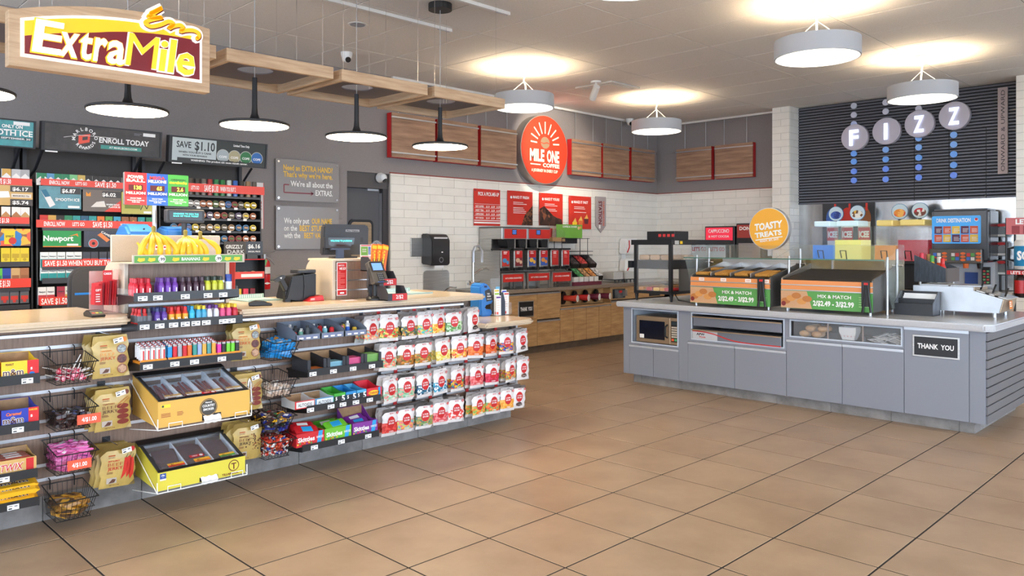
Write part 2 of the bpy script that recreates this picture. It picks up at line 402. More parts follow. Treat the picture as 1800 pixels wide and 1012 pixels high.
# wooden trays with disc lamps over the cash counter
MWOOD = M('light oak laminate', (198, 170, 138), .45, noise=.2, nscale=3, nvec=(1.2, 1.2, 16), rgb2=(166, 136, 106))
MTRAY = M('dark plum tray lining', (108, 102, 108), .6)
MDISC = M('warm white lamp disc', (255, 232, 196), .5, emit=LAMP_DISC)
MROD = M('matt black lamp metal', (30, 30, 32), .45)
tray_n = ('light oak hanging tray nearest the red round coffee sign', 'light oak hanging tray second from the coffee sign', 'light oak hanging tray beside the right end of the lit shop sign', 'light oak hanging tray behind the lit shop sign', 'light oak hanging tray beyond the left end of the lit shop sign')
lamp_n = ('black disc pendant lamp in front of the wooden wall boards', 'black disc pendant lamp above the grey office door', 'black disc pendant lamp above the snuff rack header', 'black disc pendant lamp below the lit shop sign', 'black disc pendant lamp left of the lit shop sign')
def tray(x, y, z, k):
    t = thing('hanging_tray', tray_n[k], 'ceiling tray', (x, y, z), 0, 'oak hanging trays'); h = .385; tk = .03
    MB().box(-h, -h, 0, h, -h+tk, .082).obj('side_board', MWOOD, t, bevel=.002)
    MB().box(-h, h-tk, 0, h, h, .082).obj('side_board', MWOOD, t, bevel=.002)
    MB().box(-h, -h+tk, 0, -h+tk, h-tk, .082).obj('side_board', MWOOD, t, bevel=.002)
    MB().box(h-tk, -h+tk, 0, h, h-tk, .082).obj('side_board', MWOOD, t, bevel=.002)
    b = MB(); n = 28; q = h-tk; R = .12
    ci = [(R*math.cos(2*math.pi*i/n), R*math.sin(2*math.pi*i/n)) for i in range(n)]
    sq = []
    for c_, s_ in ci:
        f = q/max(abs(c_), abs(s_)); sq.append((c_*f, s_*f))
    for zz in (.058, .066): b.add([(p[0], p[1], zz) for p in ci+sq], [(i, (i+1) % n, n+(i+1) % n, n+i) for i in range(n)])
    b.add([(p[0], p[1], .058) for p in ci]+[(p[0], p[1], .066) for p in ci], [(i, (i+1) % n, n+(i+1) % n, n+i) for i in range(n)])
    b.obj('lining_panel', MTRAY, t)
    for sx in (-1, 1):
        for sy in (-1, 1): MB().cyl((sx*(h-.05), sy*(h-.06), .08), (sx*(h-.05), sy*(h-.06), HC-z), .0016, n=5).cyl((sx*(h-.05), sy*(h-.06), .08), (sx*(h-.05), sy*(h-.06), .105), .006, .002, n=6).obj('hanging_wire', CHROME, t)
def disclamp(x, y, z, k):
    t = thing('disc_pendant', lamp_n[k], 'pendant lamp', (x, y, HC), 0, 'black disc pendants'); zz = z-HC; R = .237
    MB().lathe([(R-.006, zz), (R, zz+.006), (R, zz+.014), (R-.01, zz+.02), (.06, zz+.03), (.034, zz+.05), (.022, zz+.085), (.018, zz+.13), (.017, zz+.335)], 36).obj('shade', MROD, t, smooth=True)
    MB().lathe([(R-.01, zz-.003), (R-.01, zz-.0005)], 36).obj('diffuser', MDISC, t)
    MB().cyl((0, 0, zz+.33), (0, 0, -.05), .003, n=6).obj('cable', ALU, t)
    MB().lathe([(.1, -.055), (.1, -.001)], 28).obj('ceiling_canopy', M('black canopy', (34, 32, 32), .5), t, smooth=True)
for k in range(5):
    x = 3.86+.385-.8375*k
    tray(x, 5.09, 2.63, k); disclamp(x, 5.1, 2.305, k)
# slim white lighting rails on the ceiling
def rail(p0, p1, name, label):
    t = MB().box(0, -.018, -.028, p1, .018, 0).box(p1-.16, -.006, -.034, p1-.02, .006, -.028, 1)
    o = t.obj(name, [M('white rail enamel', (224, 222, 218), .4), ALU], None, (p0[0], p0[1], HC)); return tag(o, label, 'ceiling rail', 'ceiling hanging rails')
rail((1.2, 5.63, 0), 3.62, 'lighting_rail', 'slim white ceiling rail with thin wires behind the black lamp canopy')
rail((2.9, 4.86, 0), 1.93, 'lighting_rail', 'slim white ceiling rail in front of the black lamp canopy')
# dome cameras, spot, downlight, diffuser
MCAM = M('white camera shell', (228, 228, 226), .35)
def dome(name, label, loc, rot, look):
    t = thing(name, label, 'security camera', loc); t.rotation_euler = rot; t['group'] = 'dome cameras'
    MB().lathe([(.062, 0), (.062, -.02), (.056, -.045), (.05, -.06)], 20).obj('housing', MCAM, t, smooth=True)
    MB().sph((0, 0, -.06), .05, nu=16, nv=10).obj('eyeball', MCAM, t, smooth=True)
    L = Vector(look).normalized(); p = Vector((0, 0, -.06))
    MB().cyl(p+L*.035, p+L*.052, .03, n=14).obj('lens', BLACK, t, smooth=True)
dome('dome_camera', 'white dome camera on the ceiling above the oak trays', (4.62, 7.1, HC), (0, 0, 0), (-.2, -1, -.6))
dome('dome_camera', 'white dome camera on the wall above the office door', (FX(668, YB), YB, ZY(674, 313, YB)), (-math.pi/2, 0, 0), (.2, .7, -.5))
dome('dome_camera', 'white dome camera at the ceiling by the back corner', (FX(1107, 7.6), 7.6, HC), (0, 0, 0), (-.4, -1, -.6))
sp_ = thing('spotlight', 'small white ceiling spotlight aimed at the coffee sign', 'spotlight', (7.65, 6.15, HC))
MB().lathe([(.065, -.02), (.065, 0)], 18).obj('mount', MCAM, sp_, smooth=True); MB().cyl((0, 0, -.02), (0, 0, -.09), .012, n=8).obj('stem', MCAM, sp_)
MB().cyl((-.02, -.03, -.07), (.05, .1, -.2), .042, n=14).obj('head', MCAM, sp_, smooth=True)
ld = bpy.data.lights.new('spot', 'SPOT'); ld.energy = 90; ld.spot_size = 1.0; ld.spot_blend = .6; ld.color = (1, .9, .74); ld.shadow_soft_size = .04
lo = bpy.data.objects.new('spot_beam', ld); COL.objects.link(lo); lo.parent = sp_; lo.location = (.06, .12, -.22)
lo.rotation_euler = Vector((.85, 1.5, -.45)).to_track_quat('-Z', 'Y').to_euler()
dl = thing('recessed_downlight', 'round recessed downlight with silver reflector in the ceiling', 'downlight', (4.1, 6.12, HC))
MB().lathe([(.09, -.004), (.09, 0)], 24).obj('trim_ring', MCAM, dl); MB().lathe([(.07, -.006), (.05, -.0042)], 20).obj('reflector', CHROME, dl, smooth=True)
x, y, _ = PZ(1068, 153, HC)
av = thing('air_vent', 'flat grey square air diffuser panel in the ceiling by the spotlight', 'vent', (x, y, HC))
MB().box(-.3, -.3, -.02, .3, .3, 0).obj('frame', MCEIL, av, bevel=.006); MB().box(-.24, -.24, -.03, .24, .24, -.021).obj('plate', MCEIL, av, bevel=.004)
# ================================================================ cash counter
YS, CT, XE = 4.67, 1.09, 4.72
MWAL = M('walnut slatwall', (148, 122, 104), .45, noise=.22, nscale=10, nvec=(9, 9, .7), rgb2=(122, 98, 84))
MSOLID = M('speckled stone laminate', (206, 192, 172), .32, noise=.1, nscale=300, rgb2=(190, 176, 158))
MSOLIDT = M('warm beige worktop', (212, 192, 164), .16, noise=.04, nscale=60)
LEDM = M('led strip light', (235, 240, 255), .4, emit=.35)
ct = thing('checkout_counter', 'long walnut slatwall checkout counter with grey stone kick', 'counter', (1.0, 5.0, 0))
MB().box(.3, 4.695, .14, 4.14, 5.34, 1.05).box(4.14, 4.695, .14, XE-.01, 5.2, .82).obj('carcass', M('counter carcass', (120, 104, 92), .6), ct, world=True)
G = [.15, .233, .31, .465, .543, .698, .776, .931, 1.005, 1.05]
for a, b_ in zip(G, G[1:]):
    x1 = XE if b_ < .9 else 4.12
    MB().box(.3, YS, a+.009, x1, YS+.024, b_-.009).obj('slat_board', MWAL, ct, bevel=.002, world=True)
    if .2 < a < .99: MB().box(.3, YS+.004, a-.009, x1, YS+.03, a+.009).obj('groove_strip', ALU, ct, world=True)
MB().box(.3, YS-.01, .996, 4.12, YS+.01, 1.012).obj('light_rail', ALU, ct, world=True)
MB().box(.3, YS-.012, 1.0, 4.12, YS-.0102, 1.008).obj('led_strip', LEDM, ct, world=True)
MB().box(XE, YS-.004, .14, XE+.022, 5.2, .82).obj('end_trim', ALU, ct, world=True)
xk = g0x-T*0; xs = [.3]+[g0x+i*T for i in range(1, 9) if .3 < g0x+i*T < 4.6]+[4.66, XE]
for a, b_ in zip(xs, xs[1:]):
    MB().box(a+.0015, 4.724, 0, b_-.0015, 4.74, .15).obj('kick_tile', MKICK, ct, bevel=.001, world=True)
def slab(name, label, x0, x1, y0, y1, z, th=.04, r=.1, mat=MSOLIDT):
    pts = [(x0, y1), (x0, y0)]
    for i in range(7):
        a = math.radians(-90+90*i/6); pts.append((x1-r+r*math.cos(a), y0+r+r*math.sin(a)))
    pts.append((x1, y1))
    o = MB().prism(pts, z-th, z, 'xy').obj(name, mat, bevel=.014, seg=3, smooth=True)
    return tag(o, label, 'worktop')
slab('worktop', 'beige worktop carrying the gift card rack', .25, 1.53, 4.42, 5.36, CT, r=.05)
slab('worktop', 'long beige worktop carrying the till tower and tiered candy stand', 2.14, 4.2, 4.42, 5.36, CT, r=.12)
slab('worktop', 'short low ledge carrying the blue collection box', 4.145, 4.76, 4.42, 5.1, .862, r=.14)
# ---- slatwall shelves
MTAG = M('price tag paper', (242, 242, 240), .5)
def tags(P, xs, z, w_=.05, h=.026):
    for x in xs:
        P.rect(x, z, x+w_, z+h, MTAG, 1); P.rect(x+.005, z+.004, x+.02, z+.01, BLACK, 2); P.rect(x+.004, z+.018, x+.022, z+.021, BLACK, 2); P.rect(x+.03, z+.014, x+.043, z+.02, MGREY, 2)
def shelf(label, x0, x1, z, lip, ts=(), y0=4.4, y1=YS, group='black slatwall shelves'):
    t = thing('display_shelf', label, 'shelf', (x0, y1, z-.012), 0, group); W = x1-x0; D = y1-y0
    MB().box(0, -D, 0, W, 0, .012).obj('plate', BMET, t); MB().box(0, -D-.004, -.016, W, -D, lip-.016+.012).obj('lip', M('black gloss lip', (30, 31, 33), .25), t)
    MB().prism([(-.02, -.05), (-.02, .0), (-D, .0), (-D, -.02)], 0, .004, 'yz').obj('bracket', BMET, t); MB().prism([(-.02, -.05), (-.02, .0), (-D, .0), (-D, -.02)], W-.004, W, 'yz').obj('bracket', BMET, t)
    if ts:
        for x in ts:
            P = Print(); tags(P, [0], 0); P.obj('price_tag', t, (x, -D-.0045, -.014))
    return t
# ---- candy pouches
def pouchmesh(w_, h, t, name, mats, win=0.):
    nx, nz = 6, 8; b = MB()
    def grid(sgn, mi):
        V = []
        for j in range(nz+1):
            for i in range(nx+1):
                a, c = i/nx, j/nz
                e = .006*math.sin(j*2.1+1) if i in (0, nx) else 0
                y = t*min(1, 2.4*math.sin(math.pi*a))*min(1, 1.7*math.sin(math.pi*min(1, c*1.15)) if c < .87 else 0)
                if c >= .87: y = 0
                V.append(((a-.5)*w_+e*(1 if i == nx else -1), sgn*y, -h+c*h))
        F = []; mm = []
        for j in range(nz):
            for i in range(nx):
                F.append((j*(nx+1)+i, j*(nx+1)+i+1, (j+1)*(nx+1)+i+1, (j+1)*(nx+1)+i))
                mm.append(1 if (win and sgn < 0 and 0 < j < 1+win*nz) else 0)
        n = len(b.v); b.v += V
        for f, m_ in zip(F, mm): b.f.append([q+n for q in f]); b.m.append(m_)
    grid(-1, 0); grid(1, 0)
    return b.mesh(name, mats, smooth=True)
MPOUCH = M('white pouch film', (240, 236, 234), .3, noise=.06, nscale=60, coat=.3)
KINDS = [('pastel gummy rings', [(240, 150, 120), (250, 200, 120), (150, 210, 200), (240, 120, 110)]), ('mixed fruit gummies', [(220, 60, 50), (250, 170, 60), (110, 170, 80), (240, 220, 120)]), ('green and orange gummies', [(90, 110, 50), (190, 120, 50), (60, 90, 100), (210, 180, 90)]),
         ('rainbow gummy strips', [(90, 190, 190), (240, 110, 110), (250, 210, 120), (150, 200, 90)]), ('yellow gummy rings', [(250, 200, 70), (240, 140, 50), (250, 225, 130)]), ('green mints', [(110, 170, 90), (200, 225, 190), (80, 130, 70)]), ('dark chocolate beans', [(70, 40, 32), (110, 70, 55), (50, 30, 26)]),
         ('peach and pastel bits', [(240, 120, 100), (150, 200, 160), (250, 190, 140)]), ('amber bears', [(200, 130, 40), (160, 90, 40), (110, 110, 50)]), ('caramel bits', [(190, 110, 40), (120, 130, 60), (220, 160, 70)]), ('yellow popcorn drops', [(240, 220, 110), (250, 235, 160), (220, 190, 70)]), ('peach rings', [(250, 190, 60), (230, 90, 60), (250, 220, 150)]),
         ('orange slices', [(235, 110, 40), (245, 140, 70)]), ('orange circus drops', [(235, 105, 45), (240, 130, 60), (225, 90, 40)]), ('multicoloured beans', [(60, 90, 180), (230, 190, 60), (230, 100, 50), (40, 60, 60)]), ('chocolate squares', [(80, 50, 44), (100, 66, 56)]),
         ('mint and pink gums', [(160, 215, 180), (235, 150, 140), (220, 235, 220)]), ('green and pink gums', [(150, 210, 170), (240, 160, 150), (120, 180, 140)]), ('blue and white sharks', [(40, 110, 140), (230, 240, 245), (20, 60, 90)]), ('blue and white twists', [(30, 120, 160), (235, 240, 245), (70, 170, 200)]), ('bright jelly beans', [(230, 190, 50), (60, 150, 100), (220, 80, 60), (40, 60, 150)]),
         ('pink hearts', [(225, 90, 90), (240, 140, 140)]), ('raspberry belts', [(200, 30, 60), (225, 60, 90)]), ('pastel fruit balls', [(230, 120, 60), (140, 170, 90), (225, 190, 80), (170, 90, 120)]), ('chocolate clusters', [(75, 45, 38), (120, 80, 62)]),
         ('red cherry drops', [(215, 50, 45), (235, 90, 80)]), ('striped sour worms', [(240, 170, 90), (120, 190, 190), (235, 120, 140), (200, 210, 110)]), ('soft green mix', [(130, 160, 90), (200, 150, 90), (90, 120, 110)]), ('pink belts', [(225, 80, 90), (240, 150, 150)]), ('red and white rings', [(235, 80, 70), (250, 230, 225)]), ('carrot shaped gummies', [(240, 130, 40), (140, 190, 90), (250, 180, 90)]),
         ('peach gummy rings', [(245, 150, 60), (230, 90, 60), (120, 180, 100)]), ('orange gummy slices', [(245, 160, 50), (250, 190, 90)]), ('dark chocolate nuts', [(66, 40, 34), (96, 62, 52)])]
PK = {}
def pouch(kind, w_, h, dark=False):
    k = (kind, round(w_, 3))
    if k in PK: return PK[k]
    nm, cols = KINDS[kind]
    win = MV('window of '+nm, cols, 75 if not dark else 45)
    me = pouchmesh(w_, h, .013, 'pouch_body', [MPOUCH, win if not dark else MPOUCH], .36)
    P = Print(); q = w_/.15
    P.disc(0, -.093*h/.19, .036*q, RED, 2, 18, .042*q)
    if dark: P.poly([(-.03*q, -.165), (.0, -.17), (.034*q, -.162), (.03*q, -.145), (.012*q, -.135), (-.012*q, -.137), (-.034*q, -.148)], win, 2)
    for i, (tx, tw) in enumerate((('MILE', .034), ('ONE', .03))): P.text('2 FOR' if i == 0 else '$3.00', 0, -.088-.017*i, .011, WHITE, 3, w=.05*q, bold=.03)
    P.disc(.056*q, -.03, .0105*q, RED, 2, 12); P.text('2', .056*q, -.035, .011, WHITE, 3, bold=.03)
    P.text('MILE ONE', 0, -.034, .009, RED, 2, w=.036*q, bold=.02); P.poly([(-.012, -.012), (.014, -.008), (.013, -.005), (-.013, -.009)], BLACK, 2)
    P.bars(-.02*q, -.155, .035*q, 2, .006, .0025, WHITE, 2)
    pr = P
    PK[k] = (me, pr); return PK[k]
PRM = {}
def place_pouch(kind, x, y, z, rot, label, group, dark=False, front=True, w_=.15, h=.19):
    me, P = pouch(kind, w_, h, dark)
    o = thing('candy_pouch', label, 'candy bag', (x, y, z), 0, group); o.rotation_euler = rot
    link('bag', me, o)
    if front:
        k = (kind, round(w_, 3))
        if k not in PRM: PRM[k] = P.obj('printed_front', o, (0, -.0135, 0)).data
        else: link('printed_front', PRM[k], o, (0, -.0135, 0))
    return o
rows = [(.985, [653, 684, 719, 747, 771.6, 795.6, 831]), (.776, [682, 714, 743.5, 777, 807, 837, 864, 890, 916]), (.543, [685, 714, 744.5, 773, 804, 838, 866, 897, 919]), (.31, [686, 713, 746, 775, 801, 840, 867, 891, 912])]
k = 0; ordn = ['first', 'second', 'third', 'fourth', 'fifth', 'sixth', 'seventh', 'eighth', 'ninth']
rown = ['top', 'second', 'third', 'lowest']
for ri, (z, us) in enumerate(rows):
    for ci, u in enumerate(us):
        last = ci == len(us)-1
        yf = YS-.13; x = FX(u, yf); x = min(x, XE-.02) if not last else x
        nm = KINDS[k][0]; on = ordn[len(us)-1-ci]
        hk = thing('peg_hook', 'chrome peg hook, %s from the ledge end in the %s pouch row' % (on, rown[ri]), 'peg hook', (x, YS, z), 0, 'peg hooks of the candy pouches')
        MB().tube([(0, 0, .0), (0, -.125, .0), (0, -.145, .014)], .0022, 6).obj('prong', CHROME, hk, smooth=True); MB().box(-.014, -.006, -.012, .014, -.0005, .012).obj('clip', RED if ci % 2 else BMET, hk)
        for q in range(3):
            yy = yf+.006-(.0) + (.0 if q == 0 else .036*q)
            rot = (random.uniform(-.02, .05)-(.0 if q else .03), random.uniform(-.07, .07), random.uniform(-.16, .16)+.05)
            if q == 0: place_pouch(k, x, yf-.002, z-.004, rot, 'white pouch of %s, %s from the ledge end in the %s row' % (nm, on, rown[ri]), 'candy pouches at the front of the pegs', last and ri != 3 or 'chocolate' in nm)
            else: place_pouch(k, x+random.uniform(-.02, .02), yy, z-.004, rot, 'white candy pouch hanging behind the front pouch of %s, %s row' % (nm, rown[ri]), 'candy pouches hanging behind the front ones', front=False)
        k += 1
# ---- jerky pouches
MJERK = M('gold jerky pouch', (206, 176, 98), .35, noise=.08, nscale=20, coat=.3)
JER = {}
def jerky(kind, x, y, z, rot, label, front=True):
    W, Hh = .178, .225
    if kind not in JER:
        me = pouchmesh(W, Hh, .012, 'jerky_body', [MJERK, MJERK])
        P = Print(); BR = C(120, 60, 40)
        P.rect(-.055, -.055, -.02, -.049, C(190, 90, 40), 2); P.text('EXTRAMILE', -.037, -.064, .004, BR, 2, w=.034)
        P.text(('ORIGINAL', 'TERIYAKI', 'HOT N SPICY', 'PEPPERED')[kind], -.025, -.085, .008, (C(225, 130, 40), C(150, 80, 40), RED, BR)[kind], 2, w=.06)
        P.text('BEEF', -.018, -.108, .018, (C(225, 140, 50), BR, C(190, 60, 30), BR)[kind], 2, w=.075, bold=-.01)
        P.text('JERKY', -.018, -.129, .017, (C(205, 80, 30), C(80, 36, 30), RED, C(60, 40, 34))[kind], 2, w=.078, bold=.01)
        P.rect(-.06, -.2, -.008, -.17, C(190, 180, 170), 2); P.poly([(-.05, -.198), (-.03, -.176), (-.012, -.18), (-.02, -.196)], C(96, 56, 40), 3)
        P.text('NET WT 3 OZ', -.02, -.212, .005, BR, 2, w=.05); P.bars(-.06, -.142, -.02, 2, .006, .003, BR, 2)
        if kind == 0:
            for i, c_ in enumerate(((170, 180, 180), (110, 70, 70), (200, 160, 130))): P.disc(.052, -.075-.054*i, .025, C(150, 70, 50), 2); P.disc(.052, -.075-.054*i, .022, MV('jerky spot %d' % i, [c_, tuple(v*.8 for v in c_)], 120), 3)
        if kind == 1:
            for i in range(4): P.disc(.046, -.1-.028*i, .03, C(130, 44, 30), 2+i % 2, 16, .014)
            P.line([(.02, -.09), (.075, -.05)], .004, C(190, 120, 60), 4); P.line([(.03, -.1), (.08, -.06)], .004, C(190, 120, 60), 4)
        if kind == 2:
            for dx, dz in ((0, 0), (.018, .006), (.03, -.004)):
                P.poly([(.03+dx, -.07+dz), (.044+dx, -.068+dz), (.05+dx, -.1+dz), (.035+dx*1.4, -.16+dz), (.012+dx*1.6, -.185+dz), (.022+dx, -.14+dz)], C(205, 40, 25), 2)
                P.line([(.037+dx, -.07+dz), (.045+dx, -.05+dz)], .003, C(70, 90, 40), 3)
        if kind == 3:
            for i in range(60): P.disc(.055+random.gauss(0, .02), -.12+random.gauss(0, .035), random.uniform(.002, .005), (C(96, 56, 36), C(60, 34, 26), C(150, 90, 50))[i % 3], 2, 6)
        P.disc(.066, -.025, .0135, (C(235, 140, 50), C(120, 60, 50), RED, C(80, 56, 46))[kind], 2, 14)
        JER[kind] = (me, P)
    me, P = JER[kind]
    o = thing('jerky_pouch', label, 'jerky bag', (x, y, z), 0, 'gold beef jerky pouches'); o.rotation_euler = rot
    link('bag', me, o)
    if front:
        if ('j', kind) not in PRM: PRM['j', kind] = P.obj('printed_front', o, (0, -.0128, 0)).data
        else: link('printed_front', PRM['j', kind], o, (0, -.0128, 0))
        Q = Print(); tags(Q, [0], 0, .05, .026); Q.obj('price_tag', o, (.01, -.03, -.045), (0, -.2, 0))
jk = [(193, 588, 0, 'original', 'above the teriyaki pouches'), (196, 681, 1, 'teriyaki', 'beside the large gold meat stick box'), (205, 781, 2, 'hot red chilli', 'beside the yellow jerky box'), (436, 566, 0, 'original', 'beside the basket of blue bars'), (433, 655, 1, 'teriyaki', 'behind the steel tongs'), (432, 742, 3, 'peppered', 'beside the basket of mixed chocolate')]
for u, v, kd, nm, wh in jk:
    yf = 4.5; x = FX(u, yf); z = ZY(u, v, yf)
    hk = thing('peg_hook', 'chrome peg hook holding %s jerky %s' % (nm, wh), 'peg hook', (x, YS, z), 0, 'peg hooks of the jerky')
    MB().tube([(0, 0, .0), (0, -.185, .0), (0, -.205, .014)], .0025, 6).obj('prong', CHROME, hk, smooth=True); MB().box(-.02, -.006, -.015, .02, -.0005, .015).obj('clip', BMET, hk)
    for q in range(4):
        jerky(kd, x+random.uniform(-.012, .012)-.004*q, yf+.036*q, z-.004, (random.uniform(-.03, .02), random.uniform(-.03, .03)+(.06 if kd == 2 else 0), random.uniform(-.04, .04)), ('gold %s beef jerky pouch in front %s' if q == 0 else 'gold %s beef jerky pouch at the back %s') % (nm, wh), q == 0)
# ---- wire baskets with sweets
MWIRE = M('black wire', (22, 22, 24), .4)
def basket_mesh(w_, d, h, fh):
    b = MB(); wb_, db = w_*.82, d*.7
    R = [(0, 0, 0), (w_, 0, 0), (w_, -d, -fh), (0, -d, -fh)]           # rim (front lower)
    o = (w_-wb_)/2; B = [(o, -.01, -h), (w_-o, -.01, -h), (w_-o, -.01-db, -h), (o, -.01-db, -h)]
    b.tube(R, .0032, 5, closed=True); b.tube(B, .0022, 4, closed=True)
    mid = [tuple((p+q)/2 for p, q in zip(R[i], B[i])) for i in range(4)]; b.tube(mid, .002, 4, closed=True)
    L = lambda p, q, t: tuple(a+(c_-a)*t for a, c_ in zip(p, q))
    for i in range(4):
        n = 8 if i % 2 == 0 else 9
        for k_ in range(1, n): b.tube([L(R[i], R[(i+1) % 4], k_/n), L(B[i], B[(i+1) % 4], k_/n)], .0014, 4)
    for k_ in range(1, 8): b.tube([L(B[0], B[1], k_/8), L(B[3], B[2], k_/8)], .0013, 4)
    for x in (w_*.2, w_*.8): b.tube([(x, 0, -.03), (x, 0, .02), (x, .022, .026)], .003, 5)
    return b.mesh('wire_basket', MWIRE)
BASK = basket_mesh(.195, .27, .15, .035)
def wrapmesh(name, mat, L, W, Hh, twist=0, mat2=None):
    b = MB()
    if twist:
        b.sph((0, 0, 0), L*.36, W/2, Hh/2, 8, 5)
        for s_ in (-1, 1): b.add([(s_*L*.3, 0, 0), (s_*L*.5, W*.45, Hh*.3), (s_*L*.5, -W*.45, -Hh*.2), (s_*L*.5, W*.1, -Hh*.5)], [(0, 1, 2), (0, 2, 3), (0, 1, 3)], 1 if mat2 else 0)
    else:
        q = L*.4
        b.add([(-L/2, -W*.5, 0), (-L/2, W*.5, 0), (-q, -W/2, -Hh/2), (-q, W/2, -Hh/2), (-q, W/2, Hh/2), (-q, -W/2, Hh/2), (q, -W/2, -Hh/2), (q, W/2, -Hh/2), (q, W/2, Hh/2), (q, -W/2, Hh/2), (L/2, -W*.5, 0), (L/2, W*.5, 0)],
              [(0, 1, 4, 5), (0, 2, 3, 1), (2, 6, 7, 3), (5, 4, 8, 9), (9, 8, 11, 10), (6, 10, 11, 7), (2, 5, 9, 6), (3, 7, 8, 4), (0, 5, 2), (1, 3, 4), (6, 9, 10), (7, 11, 8)])
        if mat2: b.box(-q*.55, -W*.34, Hh/2, q*.55, W*.34, Hh/2+.0008, 1)
    return b.mesh(name, [mat]+([mat2] if mat2 else []), smooth=bool(twist))
def fill(x0, y0, z0, w_, d, layers, nx, ny, meshes, name, label, cat, dz, grp, yaw=.5, flat=.25, marg=.05):
    """pile of sweets in a basket whose floor is at z0"""
    for l in range(layers):
        f = l*dz/.13; mg = .3*marg; ww = .195*(.82+.16*f)-2*mg; dd = .27*(.72+.22*f)-2*mg; xc = x0+.0755
        for i in range(nx):
            for j in range(ny):
                x = xc-ww/2+(i+.5+random.uniform(-.3, .3))/nx*ww; y = y0+.005-mg-(j+.5+random.uniform(-.3, .3))/ny*dd
                me, lb = random.choice(meshes)
                o = link(name, me, None, (x, y, z0+.006+dz*(l+.6)+random.uniform(0, .006)-.012*f*j/ny), (random.uniform(-flat, flat), random.uniform(-flat, flat), random.uniform(-yaw, yaw)))
                tag(o, lb or label, cat, grp)
def basket(x0, z, label, contents):
    b = tag(link('wire_basket', BASK, None, (x0, YS-.02, z)), label, 'basket', 'black wire baskets of sweets')
    contents(x0+.022, YS-.035, z-.147)
pk, hp = M('pink wrapper', (232, 110, 180), .35, coat=.4), M('purple print', (120, 60, 150), .4)
def c_pop(x, y, z):
    for i in range(26):
        a = random.uniform(0, 6.28); px, py = x+.02+random.random()*.12, y-.05-random.random()*.12
        t = thing('lollipop', 'red and pink wrapped lollipop with white stick in the topmost left basket', 'lollipop', (px, py, z+.02+.016*(i % 3)), a, 'lollipops in a wire basket')
        MB().sph((0, 0, 0), .0155, nu=10, nv=7).obj('sweet', MV('lollipop wrap', [(225, 60, 100), (240, 150, 170), (200, 30, 60), (250, 230, 235)], 90), t, smooth=True)
        el = .25 if i < 23 else 1.1
        MB().cyl((.012*math.cos(el), 0, .012*math.sin(el)), (.085*math.cos(el), 0, .085*math.sin(el)+.004), .0026, n=6).obj('stick', WHITE, t)
def c_(mats, name, label, cat, L, W, Hh, nx, ny, layers, grp, twist=0, yaw=.6, dz=None, flat=.3):
    ms = []
    for i, (m1, m2) in enumerate(mats): ms.append((wrapmesh(name, m1, L, W, Hh, twist, m2), label.replace('{}', m1.name.replace(' wrapper', '').replace(' foil', ''))))
    return lambda x, y, z: fill(x, y, z, .15, .185, layers, nx, ny, ms, name, label, cat, dz or Hh*.9, grp, yaw, flat, max(L, W))
MBW = M('dark brown wrapper', (62, 42, 40), .35, coat=.4)
basket(1.15, .911, 'black wire basket holding lollipops above the dark chocolate minis', c_pop)
basket(1.15, .675, 'black wire basket of dark brown chocolate minis behind an orange price card', c_([(MBW, C(90, 110, 170)), (MBW, C(220, 225, 235)), (M('choc wrapper', (88, 60, 52), .35), C(190, 50, 50))], 'chocolate_mini', '{} wrapped chocolate mini in the wire basket below the lollipops', 'candy', .05, .024, .015, 4, 6, 5, 'dark chocolate minis in a wire basket', yaw=1.5))
basket(1.15, .449, 'black wire basket heaped with pink taffy sticks', c_([(pk, hp), (pk, WHITE), (M('light pink wrapper', (240, 140, 200), .35, coat=.4), C(200, 60, 130))], 'taffy_stick', '{} wrapped taffy stick in the heaped wire basket', 'candy', .085, .022, .012, 3, 7, 9, 'pink taffy sticks in a wire basket', yaw=.8, dz=.013))
basket(1.15, .211, 'black wire basket of gold wrapped snack bars near the floor', c_([(M('gold wrapper', (206, 150, 50), .3, coat=.4), C(90, 60, 40)), (M('tan wrapper', (170, 124, 62), .3), C(235, 200, 90)), (M('brown gold wrapper', (110, 82, 58), .3), C(230, 180, 60))], 'snack_bar', '{} wrapped snack bar in the lowest basket beside the peanut bags', 'candy bar', .085, .045, .014, 2, 4, 6, 'gold snack bars in a wire basket', yaw=1.3, flat=.4))
basket(2.33, .911, 'black wire basket of bright blue snack bars', c_([(M('sky blue wrapper', (30, 150, 220), .3, coat=.4), C(235, 240, 245)), (M('sky blue wrapper', (30, 150, 220), .3), C(240, 160, 60))], 'blue_bar', '{} wrapped bar in the basket beside the grey bins', 'candy bar', .085, .035, .014, 2, 5, 8, 'blue bars in a wire basket', yaw=.9, flat=.4))
basket(2.31, .675, 'black wire basket of white and brown wrapped taffy', c_([(M('white wrapper', (232, 224, 216), .35), C(130, 90, 70)), (M('cream wrapper', (214, 190, 170), .35), WHITE)], 'taffy_roll', '{} wrapped taffy roll in the basket beside the cigarillo boxes', 'candy', .045, .018, .018, 4, 7, 4, 'white taffy rolls in a wire basket', twist=0, yaw=1.4))
basket(2.295, .449, 'black wire basket of mixed yellow, blue and brown chocolate bars', c_([(M('yellow bar wrapper', (250, 190, 30), .3, coat=.4), C(200, 40, 40)), (M('royal blue wrapper', (40, 60, 160), .3, coat=.4), WHITE), (MBW, C(200, 60, 50)), (MBW, C(60, 140, 80)), (MBW, C(170, 150, 140))], 'mixed_chocolate', '{} wrapped chocolate bar in the basket above the red truffles', 'candy bar', .065, .03, .014, 3, 5, 9, 'mixed chocolate bars in a wire basket', yaw=1.5, flat=.5))
